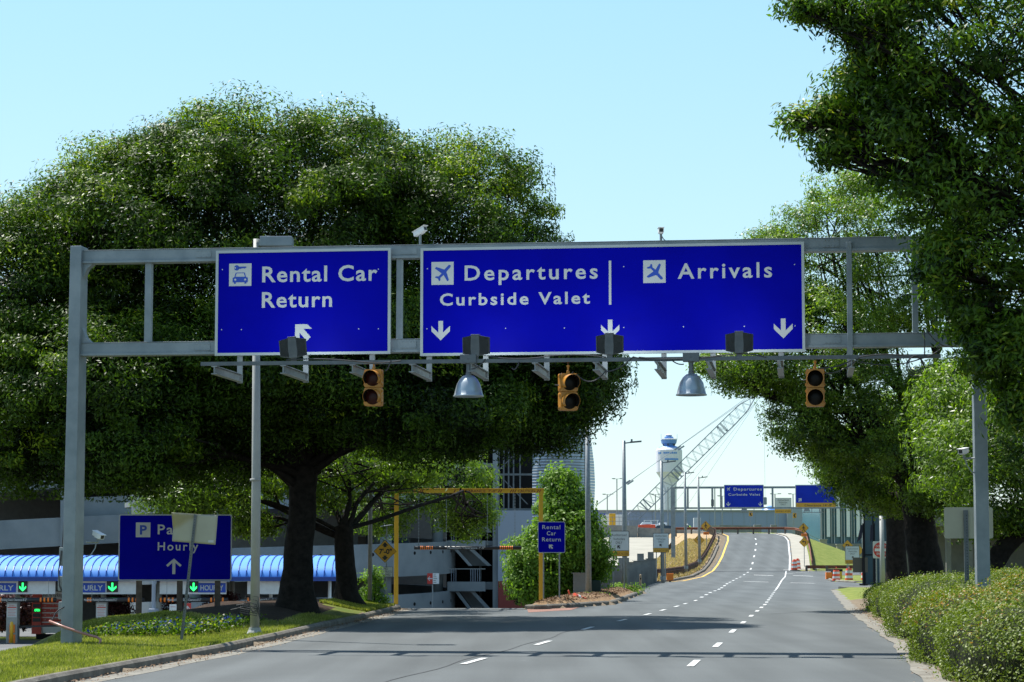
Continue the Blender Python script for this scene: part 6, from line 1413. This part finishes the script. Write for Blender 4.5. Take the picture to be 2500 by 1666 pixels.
b = MB()
for sx, sy in ((1655, 1093.5), (1663, 1094), (1531, 1178), (1539, 1178.5)): c = qk(sx, sy); b.bar(c - Vector((.5, 0, .33)), c + Vector((.5, 0, .33)), .2, .25)
b.build('cable_link', 'cranesteel', o)
b = MB(); c = qk(1530, 1290); b.box(c.x - 4.5, c.x + 1.5, -1.5, 1.5, 4.6, 6.2); b.box(c.x + .3, c.x + 1.9, -1.5, -.2, 6.2, 8.0); b.build('machine_body', 'cranesteel', o)
b = MB()
for s_ in (-1.7, 1.7): b.rrect(c.x - 4, c.x + 3, 3.6, 4.6, s_ - .4, s_ + .4, .45)
b.build('track', 'rubber', o)
b = MB()
for sx in (1509, 1530, 1552): x = qk(sx, 1260).x; b.bar((x, -1.2, qk(0, 1290).z), (x, -1.2, qk(0, 1248).z), .1, .1)
for sy in (1248, 1262, 1276): z = qk(0, sy).z; b.bar((qk(1509, 0).x, -1.2, z), (qk(1552, 0).x, -1.2, z), .08, .08)
b.bar((qk(1509, 0).x, -1.2, qk(0, 1290).z), (qk(1552, 0).x, -1.2, qk(0, 1248).z), .07, .07); b.build('gantry_frame', 'cranesteel', o)
# hoist rope with hook block beside the far sign
o = thing('hook_block', 'dark crane hook block hanging on a thin rope beside the far Departures sign', 'hook', (at(1868, 1222, 370).x, 370, at(1868, 1222, 370).z)); b = MB(); b.rrect(-.25, .25, -.7, .5, -.2, .2, .15); b.build('block', 'cranesteel', o); b = MB(); b.tube([(0, 0, .5), (0, 0, 16)], .018, 5); b.build('rope', 'cranesteel', o)
o = thing('blue_canopy', 'small dark blue rounded roof peeking over the terminal by the white board', 'roof', (at(1880, 1247, 440).x, 440, 9)); b = MB(); b.lathe([(2.4, 0), (2.2, 1.2), (1.4, 2.2), (.2, 2.7)], n=20); b.build('dome', 'towerblue', o, smooth=True); b = MB(); b.lathe([(2.45, -1), (2.45, 0)], n=20); b.build('rim', 'towerblue', o)
# shaded white building behind the right trees
o = thing('shaded_building', 'grey building in deep shade behind the hedge with square pillars', 'building', (at(2300, 1400, 108).x, 108, 0)); b = MB(); b.box(-1.5, 14, 2.5, 3, 0, 3.2); b.build('wall', 'wallgrey', o); b = MB(); b.box(-.6, 14, -1.2, 3, 3.2, 3.9); b.build('roof_slab', 'wallgrey', o)
for x in (.1, 1.1, 4.5): b = MB(); b.box(x, x + .22, -.6, -.35, 0, 2.6); b.prism([(x - .25, 3.2), (x + .47, 3.2), (x + .22, 2.6), (x, 2.6)], -.6, -.35); b.build('pillar', 'wallgrey', o)
# ================================================================ trees, hedges, flowers
def lobe(sx, sy, Y, rx, ry, rz, n): c = at(sx, sy, Y); return (np.array(c), np.array([rx, ry, rz]), n)
def crown(parent, lobes, per, cr, L, W, leaf, inner=.12, up=.55, out=.55, jit=.16, name='crown', seed=1, zflat=.6, rmin=.72, hi=1.10):
    rg = np.random.default_rng(seed); PP = []; NN = []; RR = []; cl = []
    for c, r, n in lobes:
        nb = max(3, n // 9); db = rg.normal(size=(nb, 3)); db /= np.linalg.norm(db, axis=1, keepdims=True)      # boughs: groups of tufts
        kb = .88 + .11 * rg.random(nb); bi = rg.integers(0, nb, n); grp = rg.random(n) < .45
        d = rg.normal(size=(n, 3)); d /= np.linalg.norm(d, axis=1, keepdims=True)
        d = np.where(grp[:, None], db[bi] + rg.normal(size=(n, 3)) * (.85 / r.mean()) * .55, d); d /= np.linalg.norm(d, axis=1, keepdims=True)
        k = np.where(grp, kb[bi] + rg.normal(size=n) * .06, 1 - np.abs(rg.normal(size=n)) * jit); k = np.where(rg.random(n) < .08, 1 + rg.random(n) * (hi - 1) * .7, k)
        p = c + d * r * k[:, None]; ok = np.ones(n, bool)
        for c2, r2, _ in lobes:
            if c2 is c: continue
            ok &= np.sum(((p - c2) / r2) ** 2, axis=1) > rmin ** 2
        p, d = p[ok], d[ok]; nn = d / r; nn /= np.linalg.norm(nn, axis=1, keepdims=True); m = len(p)
        cl.append(p)
        s = cr * (.6 + .9 * rg.random(m)); cnt = per
        q = np.clip(rg.normal(size=(m, cnt, 3)), -1.5, 1.5) * s[:, None, None]; q[:, :, 2] *= zflat
        # twig fans: a share of the leaves follow short shoots
        P = p[:, None, :] + q; tq = q / (s[:, None, None] + 1e-6); N = tq * .55 + nn[:, None, :] * out * .7 + rg.normal(size=(m, cnt, 3)) * .45; N[:, :, 2] += up * .7
        tone = rg.normal(size=m) * .16
        PP.append(P.reshape(-1, 3)); NN.append(N.reshape(-1, 3)); RR.append((tone[:, None] + rg.random((m, cnt)) * .62 + .14 + .24 * np.maximum(0, nn[:, None, 2])).reshape(-1))  # upward-facing leaves take lighter tones: sunlit crown tops put into the colour
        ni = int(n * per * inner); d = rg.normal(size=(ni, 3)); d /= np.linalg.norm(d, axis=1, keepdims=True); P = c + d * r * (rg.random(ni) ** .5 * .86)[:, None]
        PP.append(P); NN.append(rg.normal(size=(ni, 3))); RR.append(rg.random(ni) * .3)  # inner leaves kept to dark tones, painting in the shade inside the crown
    P = np.concatenate(PP); N = np.concatenate(NN); r_ = np.clip(np.concatenate(RR), 0, 1)
    lo = L * (.7 + .6 * rg.random(len(P)))
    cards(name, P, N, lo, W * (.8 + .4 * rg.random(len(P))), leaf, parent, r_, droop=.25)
    return cl
def limb(b, p, q, r0, r1, sag=.0, wob=.12, n=7, rg=random):
    p, q = Vector(p), Vector(q); L_ = (q - p).length; pts = []; rr = []
    o = Vector((rg.uniform(-1, 1), rg.uniform(-1, 1), rg.uniform(-.4, .4))) * L_ * wob
    for i in range(n + 1):
        t = i / n; s = math.sin(math.pi * t); pts.append(p.lerp(q, t) + o * s + Vector((0, 0, sag * L_ * s)) + Vector((rg.uniform(-1, 1), rg.uniform(-1, 1), rg.uniform(-1, 1))) * L_ * .012); rr.append(r0 + (r1 - r0) * t ** .8)
    b.tube(pts, rr, 7, cap=False); return pts
def tree(label, base, Y, r0, fork, lobes, clumps, leaf, per, cr, L, W, seed, group=None, flare=2.1, name='oak_tree', lean=None, **kw):
    """tapered trunk with a root flare, limbs to every lobe, twigs to leaf clumps, crown of leaves"""
    bp = at(base[0], base[1], Y); gz = bp.z
    o = thing(name, label, 'tree', (bp.x, bp.y, gz), 0, group)
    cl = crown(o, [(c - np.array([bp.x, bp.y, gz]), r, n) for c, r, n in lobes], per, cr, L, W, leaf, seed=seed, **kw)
    fk = at(fork[0], fork[1], Y) - bp; rg = random.Random(seed)
    b = MB(); pts = []; rr = []
    for i in range(13):
        t = i / 12; p = Vector((fk.x * t ** 1.3, 0, fk.z * t - .35 * (1 - t))) + Vector((rg.uniform(-1, 1), rg.uniform(-1, 1), 0)) * r0 * .06
        if lean: p += Vector((lean * math.sin(math.pi * t) * .5, 0, 0))
        fl = 1 + (flare - 1) * math.exp(-t * 9); pts.append(p); rr.append(r0 * fl * (1 - .12 * t))
    b.tube(pts, rr, 14, cap=False)
    top = pts[-1]
    for k in range(0):
        a = k * 1.05 + .3; b.tube([top * .0 + Vector((math.cos(a) * r0 * 2.2, math.sin(a) * r0 * 2.2, -.32)), Vector((math.cos(a) * r0 * 1.5, math.sin(a) * r0 * 1.5, .10)), Vector((math.cos(a) * r0 * .8, math.sin(a) * r0 * .8, fk.z * .22 + .1))], [r0 * .20, r0 * .34, r0 * .3], 7, cap=False)
    for (c, r, n), pc in zip(lobes, cl):
        c = Vector(c) - Vector((bp.x, bp.y, gz)); s0 = pts[rg.choice((10, 11, 12))]
        lp = limb(b, s0, c - Vector((0, 0, r[2] * .25)), r0 * rg.uniform(.30, .42) * min(1, .35 + r[0] * .3), .028, sag=.06, rg=rg)
        if len(pc) == 0: continue
        for k in range(12):
            t = lp[rg.randrange(3, len(lp))]; e = Vector(pc[rg.randrange(len(pc))]); l2 = limb(b, t, e, r0 * .11, .012, wob=.1, n=5, rg=rg)
            for k2 in range(3): e2 = Vector(pc[rg.randrange(len(pc))]); m_ = l2[rg.randrange(2, 5)]; e2 = m_ + (e2 - m_) * min(1, 2.0 / max(.1, (e2 - m_).length)); limb(b, m_, e2, r0 * .045 + .006, .008, wob=.1, n=3, rg=rg)
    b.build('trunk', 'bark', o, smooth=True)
    return o
LO = lobe
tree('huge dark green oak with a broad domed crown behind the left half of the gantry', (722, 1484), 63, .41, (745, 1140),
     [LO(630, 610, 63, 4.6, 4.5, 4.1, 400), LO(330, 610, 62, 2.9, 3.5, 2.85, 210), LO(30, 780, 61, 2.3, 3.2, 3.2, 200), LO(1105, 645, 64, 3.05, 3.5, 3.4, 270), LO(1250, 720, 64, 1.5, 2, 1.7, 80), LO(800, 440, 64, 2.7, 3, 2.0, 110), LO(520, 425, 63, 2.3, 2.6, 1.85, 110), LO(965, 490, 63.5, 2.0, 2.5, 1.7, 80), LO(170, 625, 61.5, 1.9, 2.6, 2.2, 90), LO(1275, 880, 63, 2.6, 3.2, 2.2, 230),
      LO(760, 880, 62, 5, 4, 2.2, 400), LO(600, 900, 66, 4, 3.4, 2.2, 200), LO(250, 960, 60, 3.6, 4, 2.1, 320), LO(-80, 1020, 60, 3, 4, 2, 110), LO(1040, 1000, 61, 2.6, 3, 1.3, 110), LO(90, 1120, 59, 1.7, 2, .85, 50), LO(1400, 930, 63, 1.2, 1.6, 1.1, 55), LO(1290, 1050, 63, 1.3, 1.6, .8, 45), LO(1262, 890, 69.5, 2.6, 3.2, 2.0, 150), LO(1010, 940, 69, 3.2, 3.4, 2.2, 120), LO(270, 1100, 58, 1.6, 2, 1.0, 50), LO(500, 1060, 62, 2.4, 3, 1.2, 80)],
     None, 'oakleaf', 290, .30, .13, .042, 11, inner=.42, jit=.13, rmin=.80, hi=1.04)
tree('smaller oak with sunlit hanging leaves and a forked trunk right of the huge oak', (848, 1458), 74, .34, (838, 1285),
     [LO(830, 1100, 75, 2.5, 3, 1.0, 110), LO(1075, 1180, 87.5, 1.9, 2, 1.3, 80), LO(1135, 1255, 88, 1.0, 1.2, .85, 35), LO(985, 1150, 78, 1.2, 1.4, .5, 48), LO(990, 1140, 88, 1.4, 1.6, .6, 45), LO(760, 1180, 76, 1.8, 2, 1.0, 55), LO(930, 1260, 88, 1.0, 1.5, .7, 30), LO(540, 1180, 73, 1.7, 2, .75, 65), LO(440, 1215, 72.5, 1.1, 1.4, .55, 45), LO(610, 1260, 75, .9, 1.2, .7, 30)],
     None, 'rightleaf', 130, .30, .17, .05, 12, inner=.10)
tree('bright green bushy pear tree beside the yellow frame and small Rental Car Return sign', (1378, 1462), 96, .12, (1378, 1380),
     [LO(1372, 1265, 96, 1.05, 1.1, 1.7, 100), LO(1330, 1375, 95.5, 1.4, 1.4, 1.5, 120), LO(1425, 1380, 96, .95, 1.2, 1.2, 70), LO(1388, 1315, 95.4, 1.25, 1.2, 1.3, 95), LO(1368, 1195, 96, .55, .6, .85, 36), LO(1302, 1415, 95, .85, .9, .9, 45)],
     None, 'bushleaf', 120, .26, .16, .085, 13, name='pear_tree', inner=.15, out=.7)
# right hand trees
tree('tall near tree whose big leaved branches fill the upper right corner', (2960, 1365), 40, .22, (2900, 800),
     [LO(2440, 130, 40, 2.3, 2.4, 2.0, 170), LO(2170, 40, 40, 1.1, 1.2, .55, 60), LO(2030, 15, 40, .7, .7, .28, 24), LO(2130, 110, 40, .35, .5, .22, 12), LO(2120, 250, 40.5, .75, .9, .75, 52), LO(2010, 290, 40.5, .55, .6, .26, 17), LO(1960, 300, 40.5, .28, .4, .10, 6), LO(2040, 365, 40.5, .35, .4, .25, 14), LO(2340, 400, 40, 1.5, 1.8, 1.4, 110), LO(2200, 260, 39.5, .7, .9, .8, 40), LO(2490, 540, 40, 1.6, 2, 1.5, 85), LO(2400, 720, 40, .95, 1.3, .8, 55), LO(2300, 650, 39.8, .5, .7, .5, 26), LO(2480, 860, 40, .85, 1.2, .8, 60), LO(2500, 980, 40.5, .6, .9, .6, 30), LO(2400, 850, 39.8, .35, .5, .35, 14), LO(2800, 400, 40, 3, 3, 3.4, 110), LO(2480, -190, 41.5, 3.2, 3, 1.9, 130), LO(2150, -110, 41, 1.1, 1.6, .6, 30)],  # lobes above the view added to shade the crown below
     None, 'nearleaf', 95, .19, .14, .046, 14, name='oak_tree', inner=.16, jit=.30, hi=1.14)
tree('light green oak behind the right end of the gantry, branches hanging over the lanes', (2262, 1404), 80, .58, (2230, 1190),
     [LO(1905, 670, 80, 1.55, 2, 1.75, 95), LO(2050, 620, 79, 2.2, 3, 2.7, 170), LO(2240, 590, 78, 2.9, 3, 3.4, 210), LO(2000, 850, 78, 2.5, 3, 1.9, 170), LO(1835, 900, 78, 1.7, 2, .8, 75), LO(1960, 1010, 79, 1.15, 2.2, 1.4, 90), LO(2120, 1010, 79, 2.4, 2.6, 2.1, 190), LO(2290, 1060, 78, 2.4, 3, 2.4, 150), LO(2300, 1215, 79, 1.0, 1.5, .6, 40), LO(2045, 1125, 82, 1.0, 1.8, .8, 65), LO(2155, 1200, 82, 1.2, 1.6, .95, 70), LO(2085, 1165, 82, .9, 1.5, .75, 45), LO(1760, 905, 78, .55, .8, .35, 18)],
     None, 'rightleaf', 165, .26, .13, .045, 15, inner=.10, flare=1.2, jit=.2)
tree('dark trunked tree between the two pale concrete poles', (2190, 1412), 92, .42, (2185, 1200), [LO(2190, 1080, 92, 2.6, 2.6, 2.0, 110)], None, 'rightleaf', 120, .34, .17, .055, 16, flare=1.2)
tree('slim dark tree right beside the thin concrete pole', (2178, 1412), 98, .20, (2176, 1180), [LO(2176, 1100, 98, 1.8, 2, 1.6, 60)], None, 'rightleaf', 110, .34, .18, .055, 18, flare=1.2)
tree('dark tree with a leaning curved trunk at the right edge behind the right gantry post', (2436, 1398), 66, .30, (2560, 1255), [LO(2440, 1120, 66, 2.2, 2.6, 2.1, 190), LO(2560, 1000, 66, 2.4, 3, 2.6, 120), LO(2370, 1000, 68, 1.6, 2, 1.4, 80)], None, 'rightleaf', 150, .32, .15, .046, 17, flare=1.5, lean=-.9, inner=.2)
# small shrubs
def shrub(label, sx, sy, Y, r, n, leaf, per=40, cr=.14, L=.10, W=.045, seed=3, name='shrub', h=None, group=None):
    p = at(sx, sy, Y); h = h or r; o = thing(name, label, 'shrub', (p.x, p.y, p.z - h), 0, group)
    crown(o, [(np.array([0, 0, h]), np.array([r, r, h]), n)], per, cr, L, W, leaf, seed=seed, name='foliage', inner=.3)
    b = MB()
    for k in range(5): a = k * 1.26; b.tube([(0, 0, -.1), (math.cos(a) * r * .25, math.sin(a) * r * .25, h * .5), (math.cos(a) * r * .6, math.sin(a) * r * .6, h * 1.2)], [.03, .02, .01], 6)
    b.build('stems', 'bark', o)
shrub('green shrub at the right foot of the smaller oak', 912, 1440, 78, .42, 26, 'bushleaf', 60, seed=5, h=.65)
shrub('dark green shrub at the left foot of the bright pear tree', 1262, 1420, 100, .55, 30, 'oakleaf', 60, seed=6, h=.9)
shrub('low green tuft at the foot of the nearest street lamp', 1445, 1462, 91.5, .5, 22, 'bushleaf', 50, seed=7, h=.14)
shrub('low green tuft along the wall by the first Authorized Vehicles sign', 1528, 1438, 110, .85, 30, 'bushleaf', 50, seed=8, h=.2)
shrub('low green tuft before the second wall panel', 1478, 1448, 103, .5, 20, 'bushleaf', 50, seed=9, h=.16)
for i, (sx, sy, r, lb) in enumerate(((6, 1492, 1.1, 'purple leaved bush at the far left edge behind the bollards'), (58, 1490, 1.0, 'purple leaved bush left of the red level board'), (282, 1486, .9, 'purple leaved bush right of the pedestal by the gantry post'), (420, 1500, .8, 'purple leaved bush left of the small red and white board'), (545, 1500, 1.1, 'dark purple bush between the leaning post and the pale lamp post'))):
    shrub(lb, sx, sy, 130 if i < 2 else 125.5, r, 60, 'purpleleaf', 45, .2, .16, .08, seed=20 + i, name='purple_bush', h=1.1, group='purple bushes at the parking lanes')
shrub('sunlit green bush seen through the lower stair flight', 1105, 1362, 163, 1.0, 50, 'bushleaf', 50, .25, .2, .1, seed=31, h=.9); shrub('sunlit green bush seen right of the lower stair flight', 1190, 1362, 163, 1.0, 50, 'bushleaf', 50, .25, .2, .1, seed=32, h=.9)
# hedges: clipped mounds of small glossy leaves
def hedge(label, lobes, n, seed, core='hedgecore', red=.10):
    x0 = lobes[0]; o = thing('hedge', label, 'hedge', (x0[0], x0[1], 0), 0, 'clipped hedges along the right kerb'); rg = np.random.default_rng(seed)
    tot = sum((l[3] * l[4] + l[5] * (l[3] + l[4])) for l in lobes); PP = []; NN = []; b = MB(); RR = []
    for (x, y, z, rx, ry, rz) in lobes:
        m = int(n * (rx * ry + rz * (rx + ry)) / tot); d = rg.normal(size=(m, 3)); d /= np.linalg.norm(d, axis=1, keepdims=True)
        e = np.sign(d) * np.abs(d) ** .62; e /= (np.sum(np.abs(e) ** 3, axis=1, keepdims=True)) ** (1 / 3)
        k = 1 - np.abs(rg.normal(size=m)) * .05; k = np.where(rg.random(m) < .07, 1 + rg.random(m) * .11, k)
        bump = 1 + .05 * np.sin(e[:, 0] * rx * 3.1 + x) * np.sin(e[:, 1] * ry * 2.7 + y) + .03 * np.sin(e[:, 2] * 5 + e[:, 0] * 7)
        p = np.array([x - x0[0], y - x0[1], z]) + e * np.array([rx, ry, rz]) * (k * bump)[:, None]; ok = p[:, 2] > .02
        for l2 in lobes:
            if l2 is (x, y, z, rx, ry, rz): continue
            c2 = np.array([l2[0] - x0[0], l2[1] - x0[1], l2[2]]); rel = np.abs((p - c2) / np.array(l2[3:6]))
            ok &= (np.sum(rel ** 3, axis=1) > .80) | (np.sum(np.abs(np.array([x - l2[0], y - l2[1]]))) < 1e-6)
        p, d = p[ok], d[ok]; PP.append(p); N = d * .45 + rg.normal(size=p.shape) * .55; N[:, 2] += .55; NN.append(N)
        patch = .5 + .5 * np.sin(p[:, 0] * 1.3 + 2.1 * np.sin(p[:, 1] * .6 + x)) * np.sin(p[:, 1] * .8 + 1.7)
        RR.append(np.clip(rg.random(len(p)) * .78 + .05 + red * patch * (d[:, 2] > .1) * rg.random(len(p)) * 2.2, 0, 1))
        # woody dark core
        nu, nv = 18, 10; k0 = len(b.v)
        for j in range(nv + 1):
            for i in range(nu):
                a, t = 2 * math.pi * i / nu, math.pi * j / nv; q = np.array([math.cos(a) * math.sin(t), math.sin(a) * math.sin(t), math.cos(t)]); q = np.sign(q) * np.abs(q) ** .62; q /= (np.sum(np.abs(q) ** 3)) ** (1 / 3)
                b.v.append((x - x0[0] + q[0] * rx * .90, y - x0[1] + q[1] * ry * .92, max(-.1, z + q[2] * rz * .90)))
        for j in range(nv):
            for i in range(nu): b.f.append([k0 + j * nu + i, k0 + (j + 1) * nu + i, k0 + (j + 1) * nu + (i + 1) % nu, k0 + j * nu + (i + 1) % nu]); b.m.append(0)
    P = np.concatenate(PP); N = np.concatenate(NN); m = len(P)
    cards('foliage', P, N, .050 * (.7 + .6 * rg.random(m)), .026 * (.8 + .4 * rg.random(m)), 'hedgeleaf', o, np.concatenate(RR), droop=-.3)
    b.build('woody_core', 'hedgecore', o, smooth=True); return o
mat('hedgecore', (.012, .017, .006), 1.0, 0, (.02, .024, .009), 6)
hedge('nearest and widest clipped hedge with reddish tips at the lower right corner', [(8.05, 37.0, .42, 1.55, 4.1, .82), (9.6, 37.4, .5, 1.9, 5.2, 1.0), (12.0, 38, .55, 2.2, 6, 1.12), (7.15, 31.6, .40, 1.2, 2.8, .72), (9.2, 30.6, .45, 1.9, 3.4, .92)], 300000, 41, red=.28)
hedge('middle clipped hedge below the right gantry post and the blank sign back', [(9.75, 48.8, .45, 1.7, 4.4, .92), (11.8, 50.0, .5, 2.0, 6.0, 1.0), (14.6, 50, .5, 2.4, 7, 1.05), (10.55, 55.4, .45, 1.6, 3.8, .86), (9.1, 44.6, .40, 1.3, 1.8, .78)], 220000, 42, red=.12)
hedge('farthest low clipped hedge ending in a point toward the dark sign post', [(11.6, 64.5, .40, 1.35, 5.4, .72), (13.6, 66, .45, 1.7, 6.8, .85), (12.35, 72.5, .36, 1.15, 4.4, .62), (15.8, 70, .45, 1.9, 9, .9), (14.2, 75, .36, 1.4, 4.2, .7)], 130000, 43, red=.12)
# flower bed round the oak: pansies in blue and yellow over green leaves
n = 5200; X = -11.5 + rng.random(n) * 7.2; Y = 49.5 + rng.random(n) * 8.5
dist = np.array([curbx(y) for y in Y]) - X; keep = (dist > 0.9 + (57 - Y) * .12) & (dist < 4.2) & (Y < 55.6 - (dist - 1) * 1.25) & (Y > 50.2 - (dist - 1) * .55); X, Y = X[keep], Y[keep]; n = len(X)
Z = np.array([G(x, y) for x, y in zip(X, Y)]); o = thing('flower_bed', 'bed of blue and yellow pansies curving in front of the huge oak', 'flowers', (-6, 54, 0)); base = np.array([-6, 54, 0])
P = np.stack([X, Y, Z + .10 + .10 * rng.random(n)], 1) - base; N = rng.normal(size=(n, 3)) * .5; N[:, 1] -= .6; N[:, 2] += .7
blue = (np.sin(X * 2.3 + Y) + rng.normal(size=n) * .6) > -.75; s = (rng.random(n) < .26)
k = s & blue; c_ = cards('blue_flower', P[k] + [0, 0, .06], N[k], .075, .075, 'petalblue', o); k = s & ~blue; d_2 = cards('yellow_flower', P[k] + [0, 0, .06], N[k], .075, .075, 'petalyellow', o)
for q_ in (c_, d_2): q_['kind'] = 'stuff'
P2 = np.repeat(P, 6, axis=0) + rng.normal(size=(n * 6, 3)) * [.09, .09, .05]; N2 = rng.normal(size=(n * 6, 3)) * .6; N2[:, 2] += .7
e_ = cards('leaves', P2, N2, .08, .045, 'oakleaf', o); e_['kind'] = 'stuff'
